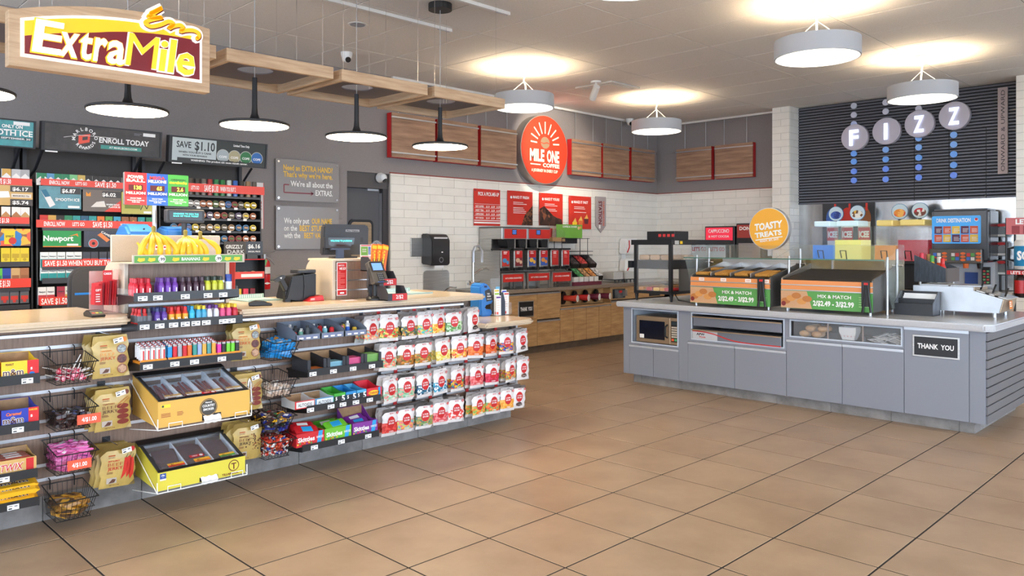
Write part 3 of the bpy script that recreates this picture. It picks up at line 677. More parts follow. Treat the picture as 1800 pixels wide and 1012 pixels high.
basket(2.295, .305, 'black wire basket heaped with red and blue twisted truffles', c_([(M('red truffle foil', (215, 60, 40), .25, coat=.5), M('clear film', (235, 225, 225), .2)), (M('orange truffle foil', (235, 100, 50), .25, coat=.5), WHITE), (M('blue truffle foil', (50, 80, 170), .25), M('clear film', (235, 225, 225), .2)), (M('red truffle foil', (215, 60, 40), .25), WHITE)], 'truffle', '{} with twisted ends in the basket above the stone kick', 'candy', .055, .024, .024, 5, 6, 5, 'twisted truffles in a wire basket', twist=1, yaw=3))
# orange price cards clipped to two baskets
for z, x in ((.585, 1.245), (.36, 1.2)):
    P = Print(); P.rect(-.055, -.024, .055, .024, C(238, 92, 60), 1); P.text('4/$1.00', 0, -.011, .022, WHITE, 2, w=.07, bold=.02)
    t = thing('price_card', 'orange 4 for 1.00 price card on the %s basket' % ('dark chocolate' if z > .5 else 'pink taffy'), 'price card', (x+.05, YS-.305, z))
    MB().box(-.056, 0, -.025, .056, .0015, .025).obj('card', C(238, 92, 60), t); P.obj('print', t, (0, -.0002, 0)); MB().box(-.008, -.001, .024, .008, .008, .036).obj('clip', ACRYL, t)
# ---- boxed candy
def tbox(name, label, cat, x0, x1, y0, y1, z, hf, hb, body, inner=CARD, pr=None, group=None, tilt=0, sideprint=None):
    """open display box: low front, higher back"""
    W, D = x1-x0, y1-y0
    t = thing(name, label, cat, (x0, y0, z), 0, group); e = .003
    MB().box(0, 0, 0, W, D, e).obj('bottom', body, t); MB().box(0, 0, e, W, e, hf).obj('front_panel', body, t)
    MB().box(0, D-e, e, W, D, hb).obj('back_flap', [body], t)
    sd = [(e, e), (D-e, e), (D-e, hb), (D*.45, hf), (e, hf)]
    MB().prism(sd, 0, e, 'yz').obj('side_panel', body, t); MB().prism(sd, W-e, W, 'yz').obj('side_panel', body, t)
    MB().box(e, D-e-.001, e, W-e, D-e-.0002, hb-.002).obj('inside', inner, t)
    if pr: pr.obj('front_print', t, (W/2, -.0004, 0))
    return t
def packs(mesh_fn, n, x0, x1, y0, y1, z, name, label, cat, grp, dz):
    for i in range(n):
        o = link(name, mesh_fn, None, ((x0+x1)/2+random.uniform(-.006, .006), (y0+y1)/2+random.uniform(-.006, .006), z+dz*(i+.5)), (random.uniform(-.05, .05), random.uniform(-.05, .05), random.uniform(-.08, .08)))
        tag(o, label, cat, grp)
shelf('black shelf lip under the yellow candy box', .5, FX(70, 4.4), .823, .036, (.27, .5)); shelf('black shelf lip under the blue caramel candy box', .5, FX(69, 4.4), .588, .034, (.46,))
shelf('black shelf lip under the tan wafer bar box', .5, FX(66, 4.4), .356, .032, (.4,)); shelf('black shelf lip under the yellow peanut candy bags', .5, FX(69, 4.4), .215, .03, (.44,))
def mm(P, word, W, Hh, over=None):
    P.text('m&m', -.03*W/.16, Hh*.22, Hh*.36, WHITE, 3, w=W*.56, bold=.06); P.text('m&m', -.03*W/.16, Hh*.22, Hh*.36, C(88, 46, 36), 4, w=W*.54, bold=.015); P.text('s', W*.3, Hh*.45, Hh*.2, WHITE, 4, bold=.03)
    if over: P.text(over, -.03, Hh*.66, Hh*.18, C(240, 120, 30), 4, w=W*.4, bold=.03, skew=.2)
xr = FX(72, 4.4)
P = Print(); P.rect(-.08, 0, .08, .085, YEL, 1); P.rect(.03, 0, .08, .085, C(215, 36, 40), 2); mm(P, 'm', .16, .085); P.disc(.05, .015, .013, C(40, 120, 200), 4); P.disc(.025, .012, .01, C(60, 160, 80), 4); P.text('PEANUT', -.045, .066, .01, C(90, 50, 40), 3, w=.035)
tbox('candy_box', 'yellow and red candy display box with torn cardboard side on the top left shelf', 'candy box', xr-.165, xr-.005, 4.42, 4.6, .823, .085, .11, YEL, pr=P)
for a, zz, nm in ((xr-.35, .823, 'red candy display box cut by the yellow candy box'), (xr-.35, .588, 'red candy display box cut by the blue caramel box')): 
    P = Print(); P.rect(-.085, 0, .085, .085, C(200, 36, 36), 1); P.disc(.06, .04, .02, YEL, 2)
    tbox('candy_box', nm, 'candy box', a, a+.18, 4.42, 4.6, zz, .085, .1, C(200, 36, 36), pr=P)
P = Print(); P.rect(-.08, 0, .08, .085, C(40, 60, 170), 1); P.rect(.035, 0, .08, .085, C(215, 36, 40), 2); mm(P, 'm', .16, .085, 'Caramel'); P.text('SHARE SIZE', .055, .07, .008, YEL, 3, w=.036)
tbox('candy_box', 'blue caramel candy display box with red corner', 'candy box', xr-.165, xr-.005, 4.42, 4.6, .588, .085, .11, C(40, 60, 170), pr=P)
P = Print(); P.rect(-.09, 0, .09, .072, C(214, 170, 100), 1); P.text('TWIX', -.02, .02, .034, WHITE, 2, w=.1, bold=.05, skew=.2); P.text('TWIX', -.02, .02, .034, C(205, 30, 30), 3, w=.096, bold=.01, skew=.2); P.rect(.045, .0, .078, .068, RED, 2)
tbox('candy_box', 'tan wafer bar display box with red lettering', 'candy box', xr-.195, xr-.015, 4.42, 4.6, .356, .07, .095, C(206, 164, 96), pr=P)
wm_ = wrapmesh('wafer_bar', M('gold brown wrapper', (150, 60, 40), .35), .15, .035, .018, 0, WHITE)
for i in range(3): tag(link('wafer_bar', wm_, None, (xr-.105, 4.46+.045*i, .356+.067)), 'brown wafer bar lying in the tan box', 'candy bar', 'wafer bars in the tan box')
me = wrapmesh('peanut_bag', M('golden yellow wrapper', (250, 190, 40), .3, coat=.4), .2, .08, .022, 0)
for i in range(6): tag(link('peanut_bag', me, None, (xr-.1+random.uniform(-.01, .01)-(.2 if i > 3 else 0), 4.45+.03*(i % 2), .217+.02*((i % 4)+.6)), (.25, 0, random.uniform(-.08, .08))), 'golden yellow peanut candy bag in the stack beside the lowest left basket', 'candy bag', 'yellow peanut bags stacked on the shelf')
for o in [o for o in bpy.data.objects if o.name.startswith('peanut_bag')]: P = Print(); P.text('m&m', 0, -.016, .03, WHITE, 1, w=.12, bold=.06); P.text('m&m', 0, -.016, .03, C(80, 42, 34), 2, w=.116, bold=.01); P.obj('front_print', o, (0, 0, .0121), (-math.pi/2, 0, 0))
# lighter shelf
shelf('black shelf lip under the rows of cigarette lighters', 1.557, 2.137, .827, .03, (.015, .16, .27, .43))
def lighter(rgb, x, y, z, label, small=False, pr=False):
    k = ('lt', rgb, small)
    h = .058 if small else .068
    if k not in PRM:
        PRM[k] = (MB().prism(rnd(.024, .012, .0055, 3), 0, h, 'xy').mesh('lighter_body', C(*rgb, .25), smooth=True), MB().prism(rnd(.0235, .0115, .005, 2), h, h+.011, 'xy').mesh('metal_guard', CHROME), MB().box(.001, -.005, h+.011, .0105, .005, h+.0135).mesh('red_button', RED))
    o = thing('lighter', label, 'lighter', (x, y, z), 0, 'cigarette lighters on the shelf')
    a, b_, c2 = PRM[k]; link('body', a, o); link('guard', b_, o); link('button', c2, o)
    if pr:
        if 'ltp' not in PRM: PRM['ltp'] = Print().poly(rnd(.008, .052, .0038, 3, .003, .034), RED, 1).obj('oval_print', o, (0, -.006, 0)).data
        else: link('oval_print', PRM['ltp'], o, (0, -.006, 0))
tray_m = C(240, 150, 40)
lx = [(1.565, [(238, 238, 240)]*5, 'white lighter with red oval', False), (1.712, [(40, 150, 215), (210, 30, 45), (160, 165, 175), (205, 30, 40), (240, 110, 40)], 'plain coloured lighter', False), (1.852, [(60, 150, 140), (150, 170, 215), (220, 170, 70), (80, 150, 150), (225, 160, 60)], 'patterned lighter', False), (1.995, [(225, 50, 160), (30, 30, 34), (110, 200, 50), (110, 205, 50), (30, 30, 34)], 'small bright lighter', True)]
for x0, cs, nm, sml in lx:
    b = MB().box(0, 0, 0, .138, .12, .012).box(0, 0, .012, .138, .003, .022); tag(b.obj('lighter_tray', tray_m, None, (x0, 4.41, .828)), 'orange tray holding the %ss' % nm, 'tray', 'orange lighter trays')
    for j in range(4):
        for i, c_ in enumerate(cs):
            if sml and j == 3: continue
            lighter(c_, x0+.014+i*.0275, 4.424+.026*j, .8405+(.006*j if not sml else 0), '%s in the %s row of its orange tray' % (nm, ('front', 'second', 'third', 'back')[j]), sml, nm[0] == 'w')
# grey bins
MBIN = M('grey plastic bin', (112, 122, 138), .45)
for i in range(3):
    x0 = 2.5+.178*i
    t = thing('grey_bin', 'grey plastic bin of %s' % ('small bottles and red travel tins', 'eye drops and lotion bottles', 'pens, tape and blister packs')[i], 'bin', (x0, YS-.01, .873), 0, 'grey slatwall bins')
    W, D = .172, .25
    MB().box(0, -D, 0, W, 0, .004).obj('base', MBIN, t); MB().box(0, -D, .004, W, -D+.004, .036).obj('front_lip', MBIN, t)
    arc = [(0, 0), (0, .1)]+[(-.02-(D-.02)*q/8, .036+.064*math.cos(q/8*1.5)**.8) for q in range(9)]+[(-D, 0)]
    MB().prism(arc, 0, .003, 'yz').obj('bin_side', MBIN, t); MB().prism(arc, W-.003, W, 'yz').obj('bin_side', MBIN, t); MB().box(.003, -.004, .004, W-.003, 0, .1).obj('bin_back', MBIN, t)
    P = Print(); P.rect(.01, .006, W-.01, .03, C(120, 130, 160, .2), 1)
    for q in range(3): P.rect(.02+.05*q, .008, .05+.05*q, .018, WHITE, 2)
    P.obj('label_strip', t, (0, -D-.0003, 0))
    pal = [[(60, 66, 72), (190, 195, 200), (200, 40, 40), (110, 170, 150)], [(210, 30, 40), (60, 110, 190), (220, 230, 235), (130, 190, 205)], [(220, 180, 50), (200, 205, 210), (230, 120, 140), (40, 100, 200)]][i]
    for q in range(9):
        px, py = x0+.025+.045*(q % 3)+random.uniform(-.008, .008), YS-.05-.07*(q//3)
        cm = C(*pal[q % 4]); o = thing('travel_bottle', 'small %s toiletry standing in the %s grey bin' % (('dark', 'silver', 'red', 'teal')[q % 4] if i == 0 else ('red', 'blue', 'white', 'aqua')[q % 4] if i == 1 else ('yellow', 'silver', 'pink', 'blue')[q % 4], ('first', 'middle', 'last')[i]), 'toiletry', (px, py, .8775), random.random(), 'toiletries in the grey bins')
        hh = random.uniform(.05, .085)
        MB().lathe([(.014, 0), (.016, .004), (.016, hh*.75), (.009, hh*.85)], 10).obj('body', cm, o, smooth=True); MB().lathe([(.009, hh*.85), (.009, hh)], 10).obj('cap', WHITE if q % 2 else BLACK, o)
# cigarillo boxes
shelf('black shelf lip under the cigarillo boxes', 2.575, 3.153, .668, .034, (.01, .16, .31, .46))
MBX = M('black card box', (44, 46, 52), .5)
for i, c_ in enumerate(((235, 130, 60), (130, 185, 205), (220, 90, 140), (125, 180, 95))):
    x0 = 2.58+.143*i
    t = thing('cigarillo_box', 'black open cigarillo box with %s packs' % ('orange', 'light blue', 'pink', 'green')[i], 'box', (x0, 4.41, .668), 0, 'black cigarillo boxes'); W, D, Hh = .138, .2, .075
    MB().box(0, 0, 0, W, D, .003).obj('bottom', MBX, t)
    MB().box(0, 0, .003, .022, .003, Hh).box(.022, 0, .003, W-.022, .003, .016).box(W-.022, 0, .003, W, .003, Hh).obj('front_panel', MBX, t)
    for xx in (0, W-.003): MB().prism([(.003, .003), (D, .003), (D, Hh+.02), (.06, Hh), (.003, Hh)], xx, xx+.003, 'yz').obj('side_panel', MBX, t)
    MB().box(0, D-.003, .003, W, D, Hh+.025).obj('back_panel', [CARD], t)
    n = (1, 4, 5, 6)[i]
    me = PRM.setdefault(('cg', i), MB().prism(rnd(W-.016, .0095, .003, 2), -.05, .05, 'xz').mesh('cigarillo_pack', C(*c_)))
    for q in range(n): tag(link('cigarillo_pack', me, None, (x0+W/2, 4.475, .668+.0085+.0105*q), (0, 0, random.uniform(-.03, .03))), '%s cigarillo pack stacked in a black box' % ('orange', 'light blue', 'pink', 'green')[i], 'pack', 'cigarillo packs in black boxes')
# gum and mint boxes
shelf('black shelf lip under the mint and gum boxes', 2.567, 3.135, .442, .03, (.0, .15, .24, .34, .45))
gx = [(2.49, 2.63, (232, 232, 228), 'ALTOIDS', (205, 40, 40), 'white and red mint tin box'), (2.635, 2.77, (225, 232, 236), 'ALTOIDS', (60, 140, 190), 'white and blue mint tin box'), (2.775, 2.86, (70, 175, 60), '5', None, 'green gum box'), (2.865, 2.945, (40, 140, 205), '5', None, 'blue gum box'), (2.95, 3.025, (80, 170, 215), '5', None, 'light blue gum box'), (3.03, 3.15, (220, 40, 60), 'STARBURST', None, 'red fruit chew box')]
for x0, x1, c_, wd, c2, nm in gx:
    W = x1-x0; P = Print(); hf = .05 if wd == 'ALTOIDS' else .062
    if wd == '5': P.rect(-W/2, 0, W/2, hf*.7, C(30, 34, 40), 1); P.text('5', W*.3, .008, .04, WHITE, 2, bold=.03); P.text('5', -W*.32, .018, .022, WHITE, 2)
    elif c2: P.rect(-W/2, 0, W/2, hf, C(*c2), 1); P.rect(-W/2+.01, .006, W/2-.004, hf-.006, C(*c_), 2); P.text('ALTOIDS', 0, .014, .02, C(50, 50, 60), 3, w=W*.7, bold=.01)
    else: P.rect(W*.25, 0, W*.4, hf, C(40, 150, 215), 2); P.disc(-.005, .03, .044, YEL, 2, 18, .017); P.text(wd, -.005, .023, .014, RED, 3, w=.075, bold=.03)
    tbox('gum_box', 'open %s on the middle shelf' % nm, 'box', x0, x1, 4.41, 4.58, .442, hf, hf+.018 if wd != 'STARBURST' else .09, C(*c_), C(*c_) if wd != 'ALTOIDS' else CARD, P)
    if wd == 'ALTOIDS':
        tm = MB().prism(rnd(W-.02, .06, .008, 2), 0, .014, 'xy').mesh('mint_tin', C(*c2))
        for q in range(2): tag(link('mint_tin', tm, None, ((x0+x1)/2, 4.46+.066*q, .447)), 'flat %s mint tin lying in its box' % ('red' if c2[0] > 150 else 'blue'), 'tin', 'mint tins in boxes')
# share size candy boxes
shelf('black shelf lip under the share size candy boxes', 2.535, 3.12, .2, .03, (.06, .26, .47))
for i, (c_, c2, nm, x0) in enumerate((((208, 36, 44), (190, 30, 40), 'red', 2.50), ((110, 190, 50), (90, 170, 50), 'green', 2.705), ((130, 50, 150), (130, 50, 150), 'purple', 2.915))):
    W = .2; P = Print(); P.rect(-W/2, 0, W/2, .085, C(*c_), 1); P.poly([(.045, 0), (.075, 0), (.09, .085), (.06, .085)], C(40, 160, 220), 2); P.text('Skittles', -.03, .032, .028, WHITE, 3, w=.12, bold=.035); P.text('SHARE SIZE', .068, .04, .014, WHITE, 3, w=.05, bold=.02)
    for q in range(7): P.disc(-.09+.016*q, .018+.006*(q % 2), .006, C(*[(230, 190, 40), (60, 170, 70), (220, 60, 50), (240, 130, 40), (120, 60, 150)][q % 5]), 3, 8)
    tbox('candy_box', '%s share size fruit candy box with white lettering on the lowest shelf' % nm, 'candy box', x0, x0+W, 4.41, 4.6, .2, .085, (.1, .1, .16)[i], C(*c_), pr=P)
    me = wrapmesh('fruit_candy_bag', C(*c_, .3), .16, .07, .02, 0, C(40, 160, 220)); me2 = wrapmesh('fruit_candy_bag', C(*c2, .3), .16, .07, .02, 0, WHITE)
    for q in range((5, 4, 3)[i]): tag(link('fruit_candy_bag', me if q % 2 else me2, None, (x0+W/2+random.uniform(-.01, .01), 4.45+.05*(q % 3), .2+.05+.014*q), (.5, random.uniform(-.1, .1), random.uniform(-.15, .15))), '%s fruit candy bag lying in its share size box' % nm, 'candy bag', 'fruit candy bags in boxes')
# ---- banana tower
tw = thing('display_tower', 'speckled grey display tower with walnut back behind the energy shots', 'display stand', (1.85, 4.8, CT))
def sidep(x0, y0, y1, z0, z1, r=.1):
    pts = [(y0, z0), (y0, z1)]
    for i in range(6):
        a = math.radians(90-90*i/5); pts.append((y1-r+r*math.cos(a), z1-r+r*math.sin(a)))
    pts.append((y1, z0)); return MB().prism(pts, x0, x0+.024, 'yz')
sidep(1.562, 4.655, 5.0, CT, 1.373).obj('side_panel', MSOLID, tw, world=True, bevel=.003); sidep(2.156, 4.655, 5.0, CT, 1.373).obj('side_panel', MSOLID, tw, world=True, bevel=.003)
for a, b_ in ((1.055, 1.125), (1.14, 1.245), (1.26, 1.372)): MB().box(1.588, 4.662, a, 2.154, 4.684, b_).obj('slat_board', MWAL, tw, world=True, bevel=.002)
for a in (1.125, 1.245): MB().box(1.588, 4.668, a, 2.154, 4.69, a+.015).obj('groove_strip', ALU, tw, world=True)
MB().box(1.588, 4.69, CT, 2.154, 4.99, 1.36).obj('carcass', MSOLID, tw, world=True)
bt = thing('banana_tray', 'speckled tray with green BANANAS price strip on the display tower', 'tray', (1.83, 4.56, 1.3745))
MB().box(1.515, 4.4, 1.3745, 2.15, 4.74, 1.381).obj('base_board', MSOLID, bt, world=True); MB().box(1.515, 4.392, 1.3745, 2.15, 4.4, 1.424).obj('front_lip', MSOLID, bt, world=True, bevel=.002); MB().box(1.515, 4.722, 1.381, 2.15, 4.74, 1.535).obj('back_board', MSOLID, bt, world=True, bevel=.004)
P = Print(); GR = C(98, 164, 82); P.rect(-.305, .006, .305, .044, GR, 1); P.text('BANANAS', 0, .016, .018, WHITE, 2, w=.105, bold=.02)
for x in (-.16, .16): P.disc(x, .025, .02, WHITE, 2); P.text('99', x+.004, .016, .018, C(60, 66, 60), 3, bold=.03); P.text('3', x-.014, .015, .008, C(60, 66, 60), 3)
for x in (-.27, -.215, -.085, .085, .215, .27):
    for q in range(3): P.poly([(x-.02+.004*q, .018+.005*q), (x-.005, .011+.005*q), (x+.018, .017+.004*q), (x+.02, .024+.004*q), (x-.004, .019+.006*q), (x-.015, .028+.003*q)], YEL, 2+q)
P.obj('price_strip', bt, (0, -.1684, 0))
MBAN = M('ripe banana peel', (244, 204, 50), .45, noise=.12, nscale=9, rgb2=(226, 184, 50)); MSTEM = M('green brown stem', (150, 132, 50), .6)
def banana(t, x, y, z0, zt, dx, dy, curve, r=.017):
    """from crown at top down to the tip"""
    P_ = []; R = []
    for i in range(10):
        a = i/9; P_.append((x+dx*a+curve[0]*math.sin(math.pi*a), y+dy*a+curve[1]*math.sin(math.pi*a), zt+(z0-zt)*a)); R.append(r*(.36 if i < 2 else min(1, .45+.2*i)*(1 if i < 7 else (.92, .66, .25)[i-7])))
    MB().tube(P_, R, 8).obj('banana', MBAN, t, smooth=True)
def bunch(u, n, spread, h, label, lean=0., y=4.56):
    x = FX(u, y); t = thing('banana_bunch', label, 'bananas', (x, y, 1.381), 0, 'banana bunches on the tray')
    for i in range(n):
        a = (i-(n-1)/2)/max(1, n-1)*2
        banana(t, a*.012, random.uniform(-.008, .008), .02, h-.02, a*spread+lean, -.05-.03*math.cos(a*1.3), (a*.03, -.045))
    MB().lathe([(.014, h-.03), (.011, h-.01), (.013, h+.012), (.006, h+.02)], 8).obj('crown', MSTEM, t, smooth=True)
    P = Print()
    for a in ((-.02,), (.025,)): P.poly([(a[0]-.007, .07), (a[0]+.007, .07), (a[0]+.007, .092), (a[0], .097), (a[0]-.007, .092)], WHITE, 1); P.disc(a[0], .084, .006, RED, 2, 10)
    if n > 2: P.obj('fruit_sticker', t, (lean*.4, -.096, 0))
bunch(270, 5, .085, .185, 'large yellow banana bunch on the tray with tall crown', .0); bunch(326, 6, .075, .165, 'yellow banana bunch in the middle of the tray'); bunch(352, 2, .03, .16, 'pair of bananas leaning at the end of the tray', .03, 4.6)
t = thing('banana', 'single yellow banana lying against the larger bunch', 'banana', (FX(240, 4.55), 4.5, 1.381)); banana(t, -.015, 0, .02, .11, .07, 0, (.0, -.01), .016)
# ---- energy shots
def bottle(x, y, z, body, cap, lab, label, h=.085, r=.0165, tub=False, txt=None, group='energy shot bottles'):
    k = ('bt', body, cap, lab, h, r, tub)
    if k not in PRM:
        f = h/.085
        PRM[k] = (MB().lathe([(r*.9, 0), (r, .004*f), (r, .05*f), (r*.62, .062*f), (r*.55, .066*f)] if not tub else [(r, 0), (r, h*.78)], 12).mesh('bottle_body', C(*body, .25), smooth=True),
                  MB().lathe([(r*.62, .064*f), (r*.62, .083*f), (r*.5, h)] if not tub else [(r*1.03, h*.78), (r*1.03, h)], 12).mesh('cap', C(*cap, .35), smooth=True),
                  MB().lathe([(r*1.02, .008*f), (r*1.02, .046*f)] if not tub else [(r*1.02, h*.1), (r*1.02, h*.6)], 12).mesh('label_sleeve', C(*lab, .35), smooth=True))
    o = thing('energy_shot' if not tub else 'supplement_tub', label, 'bottle', (x, y, z), 0, group)
    for nm, me in zip(('body', 'cap', 'label_sleeve'), PRM[k]): link(nm, me, o)
    if txt:
        kk = ('btx', txt, r)
        if kk not in PRM: PRM[kk] = Print().text(txt, 0, .016, .026 if len(txt) == 1 else .012, WHITE, 1, w=None if len(txt) == 1 else r*1.5, bold=.03).obj('letter_print', o, (0, -r*1.02, 0)).data
        else: link('letter_print', PRM[kk], o, (0, -r*1.02, 0))
    return o
shelf('black shelf lip under the upper row of energy shots', 1.525, 2.118, 1.2, .034, (.02, .1, .25, .38, .47)); shelf('black shelf lip under the lower row of energy shots', 1.545, 2.14, 1.045, .034, (.01, .09, .165, .23, .29, .35, .45, .5))
for xx, y0_, y1_ in ((1.526, 4.405, 4.655), (2.11, 4.405, 4.655)): tag(MB().box(xx, y0_, 1.201, xx+.003, y1_, 1.235).obj('shelf_divider', ACRYL), 'clear acrylic end guard on the energy shot shelf by the %s bottles' % ('red' if xx < 2 else 'blue'), 'divider')
top = [((200, 30, 50), (190, 25, 45), (205, 40, 58), 'J', 'red', [231, 242, 254]), ((110, 60, 160), (105, 60, 150), (120, 70, 175), 'J', 'purple', [277, 289, 301]), ((70, 46, 60), (80, 60, 70), (80, 50, 66), 'J', 'dark plum', [315, 326, 338, 349]), ((200, 205, 60), (60, 70, 60), (205, 205, 70), None, 'yellow green', [359, 371, 382])]
for bo, ca, la, tx, nm, us in top:
    for j in range(3):
        for u in us:
            bottle(min(FX(u, 4.43)+.018, 2.04)+.006*j, 4.425+.045*j, 1.2, bo, ca, la, '%s energy shot in the %s rank of the upper shelf' % (nm, ('front', 'middle', 'back')[j]), .095, .0165, txt=tx if j == 0 else None)
bottle(2.068, 4.43, 1.2, (40, 70, 160), (30, 60, 150), (220, 225, 235), 'blue lidded supplement tub on the upper shelf', .105, .0185, True)
low = [((190, 40, 40), (200, 30, 35), (90, 95, 100), 'red cap dark', [232, 247]), ((70, 75, 85), (60, 64, 72), (105, 105, 112), 'smoky black', [240, 255]), ((90, 60, 150), (50, 60, 110), (100, 66, 160), 'dark purple', [270, 282]), ((215, 60, 40), (215, 40, 40), (240, 170, 40), 'red and yellow', [295, 307, 319]), ((50, 180, 220), (40, 150, 200), (60, 190, 225), 'cyan', [331]), ((70, 170, 210), (235, 200, 50), (80, 170, 205), 'blue with yellow cap', [343, 352]), ((225, 222, 232), (110, 60, 140), (220, 220, 230), 'white with purple cap', [362, 374]), ((225, 90, 140), (240, 205, 50), (220, 80, 130), 'pink with yellow cap', [385, 396]), ((190, 40, 70), (240, 205, 50), (200, 50, 60), 'crimson with yellow cap', [407])]
for bo, ca, la, nm, us in low:
    for j in range(3):
        for u in us: bottle(max(FX(u, 4.43)+.018, 1.565), 4.425+.045*j, 1.045, bo, ca, la, '%s energy shot in the %s rank of the lower shelf' % (nm, ('front', 'middle', 'back')[j]), .085, .016, txt='XL' if j == 0 and nm in ('red and yellow', 'dark purple') else None)
# ---- meat snack display boxes
MGOLD = M('gold card', (226, 178, 84), .45); MYEL = M('lemon yellow card', (222, 208, 70), .45); MTRW = M('pale blue tray', (226, 234, 246), .4)
MTIS = M('white tissue', (244, 242, 238), .8)
def jbox(name, label, x0, x1, yf, yb, zfb, zft, zbt, zbb, mat, ncomp, kind):
    t = thing(name, label, 'display box', ((x0+x1)/2, (yf+yb)/2, min(zfb, zbb))); e = .006
    MB().box(x0, yf, zfb, x1, yf+e, zft).obj('front_panel', mat, t, world=True)
    prof = [(yf+e, zfb), (yf+e, zft-.002), (yb, zbt-.002), (yb, zbb)]
    MB().prism(prof, x0, x0+e, 'yz').obj('side_panel', mat, t, world=True); MB().prism(prof, x1-e, x1, 'yz').obj('side_panel', mat, t, world=True)
    MB().prism([(yf+e, zfb), (yf+e, zfb+e), (yb, zbb+e), (yb, zbb)], x0+e, x1-e, 'yz').obj('bottom', mat, t, world=True)
    sl = (zbt-zft)/(yb-yf); zl = lambda y, d=0: zft+(y-yf)*sl-d
    def plane(y0, y1, xa, xb, d0, d1): return MB().prism([(y0, zl(y0, d0)), (y1, zl(y1, d0)), (y1, zl(y1, d1)), (y0, zl(y0, d1))], xa, xb, 'yz')
    plane(yb-.05, yb, x0, x1, -.006, .002).obj('hinge_bar', BLACK, t, world=True)
    plane(yf+.002, yf+.02, x0+e, x1-e, -.003, .004).obj('lid_frame', BLACK, t, world=True); plane(yf+.02, yb-.05, x1-.022, x1-e, -.003, .004).obj('lid_frame', DGREY, t, world=True); plane(yf+.02, yb-.05, x0+e, x0+.022, -.003, .004).obj('lid_frame', DGREY, t, world=True)
    plane(yf+.02, yb-.05, x0+.022, x1-.022, -.001, .001).obj('lid_pane', M('hazy lid acrylic', (215, 225, 240), .05, alpha=.07), t, world=True)
    plane(yf+.02, yb-.05, x0+e, x1-e, .05, .054).obj('tray_base', MTRW, t, world=True)
    for c in range(ncomp+1):
        xx = x0+.022+(x1-x0-.044)*c/ncomp; plane(yf+.02, yb-.05, xx-.004, xx+.004, .006, .05).obj('divider', MTRW, t, world=True)
    ang = math.atan(sl)
    for c in range(ncomp):
        xa = x0+.03+(x1-x0-.06)*c/ncomp; wd = (x1-x0-.06)/ncomp
        if kind == 's':
            n = 7 if c < 3 else 2
            for q in range(n):
                yy = yf+.06+(yb-yf-.17)*.5; L = random.uniform(.07, .1)
                o = MB().cyl((0, -L, 0), (0, L, 0), .0065 if c < 3 else .014, n=7).obj('meat_stick', M('dark red sausage', (132, 48, 40), .4, noise=.2, nscale=40), None, (xa+.012+(wd-.02)*((q+.5)/n), yy, zl(yy, .036-.008*(q % 2))), (ang+random.uniform(-.03, .05), 0, random.uniform(-.12, .12)), smooth=True)
                tag(o, 'dark red meat stick in the %s compartment of the gold box' % ordn[c], 'meat stick', 'meat sticks in the gold box')
        else:
            for q in range(4):
                yy = yf+.1+.02*q
                pts = rnd(wd*.8, .14, .02, 2, 0, 0); pts = [(p[0]+random.uniform(-.008, .008), p[1]+random.uniform(-.012, .012)) for p in pts]
                o = MB().prism(pts, 0, .007, 'xy').obj('jerky_piece', M('dark brown jerky', (92, 52, 42), .5, noise=.35, nscale=50, bump=.3), None, (xa+wd*.47, yy, zl(yy, .043-.009*q)), (ang, 0, random.uniform(-.1, .1)))
                tag(o, 'dark brown jerky slab in the %s compartment of the yellow box' % ordn[c], 'jerky', 'jerky slabs in the yellow box')
        P = Print(); tc = [(206, 166, 100), (206, 166, 100), (206, 166, 100), (206, 166, 100)][c] if kind == 's' else (235, 180, 60)
        P.rect(-.045, 0, .045, .034, C(*tc), 1); P.text('$1.79' if kind == 's' else '$1', -.02, .016, .012, C(96, 50, 30), 2); P.rect(-.045, 0, .045, .015, WHITE if kind == 's' else (C(225, 60, 40), C(240, 130, 40), C(70, 160, 70))[c], 2); P.bars(-.035, .008, .03, 2, .005, .002, C(90, 60, 40), 3)
        yy = yf+.03; P.obj('flavour_label', t, tuple(wm(t).inverted() @ Vector((xa+wd*.6, yy, zl(yy)+.002))), (ang-math.pi/2, 0, 0))
    P = Print(); P.rect(-.04, 0, .04, .026, RED, 1); P.text('NEW', -.01, .008, .01, WHITE, 2); P.disc(.025, .013, .01, WHITE, 2)
    yy = yf+(.018 if kind == 's' else .075); P.obj('red_sticker', t, tuple(wm(t).inverted() @ Vector(((x0+x1)/2+(.03 if kind == 's' else 0), yy, zl(yy)+.003))), (ang-math.pi/2, 0, 0))
    P = Print(); BK = C(70, 66, 60); hf = zft-zfb; W = x1-x0
    if kind == 's':
        P.disc(W*.53, hf*.52, .05, BK, 1, 24); P.disc(W*.53, hf*.52, .046, MGOLD, 2, 24); P.disc(W*.53, hf*.52, .044, BK, 3, 24); P.text('COUNTRY', W*.53, hf*.55, .014, WHITE, 4, w=.07, bold=.03); P.text('SMOKER', W*.53, hf*.41, .013, WHITE, 4, w=.062, bold=.03); P.text('Natural', W*.53, hf*.7, .009, WHITE, 4)
        P.rect(.015, hf-.035, .065, hf-.018, C(240, 220, 60), 1); P.rect(.019, hf-.032, .03, hf-.021, BK, 2); P.bars(.015, hf*.5, .075, 3, .008, .004, C(170, 90, 50), 2); P.bars(.1, hf*.5, .135, 3, .008, .004, C(170, 90, 50), 2)
    else:
        P.disc(W*.86, hf*.58, .032, C(110, 40, 30), 1, 22); P.disc(W*.86, hf*.58, .027, MYEL, 2, 22); P.text('T', W*.86, hf*.38, .036, C(110, 40, 30), 3, bold=.02); P.text('TILLAMOOK', W*.82, .008, .012, C(120, 40, 30), 2, w=.1, bold=.03)
        P.rect(.012, hf-.035, .045, hf-.006, C(50, 80, 160), 1); P.text('*', .028, hf-.042, .03, WHITE, 2, bold=.03); P.rect(.012, hf-.044, .045, hf-.035, C(235, 225, 215), 2)
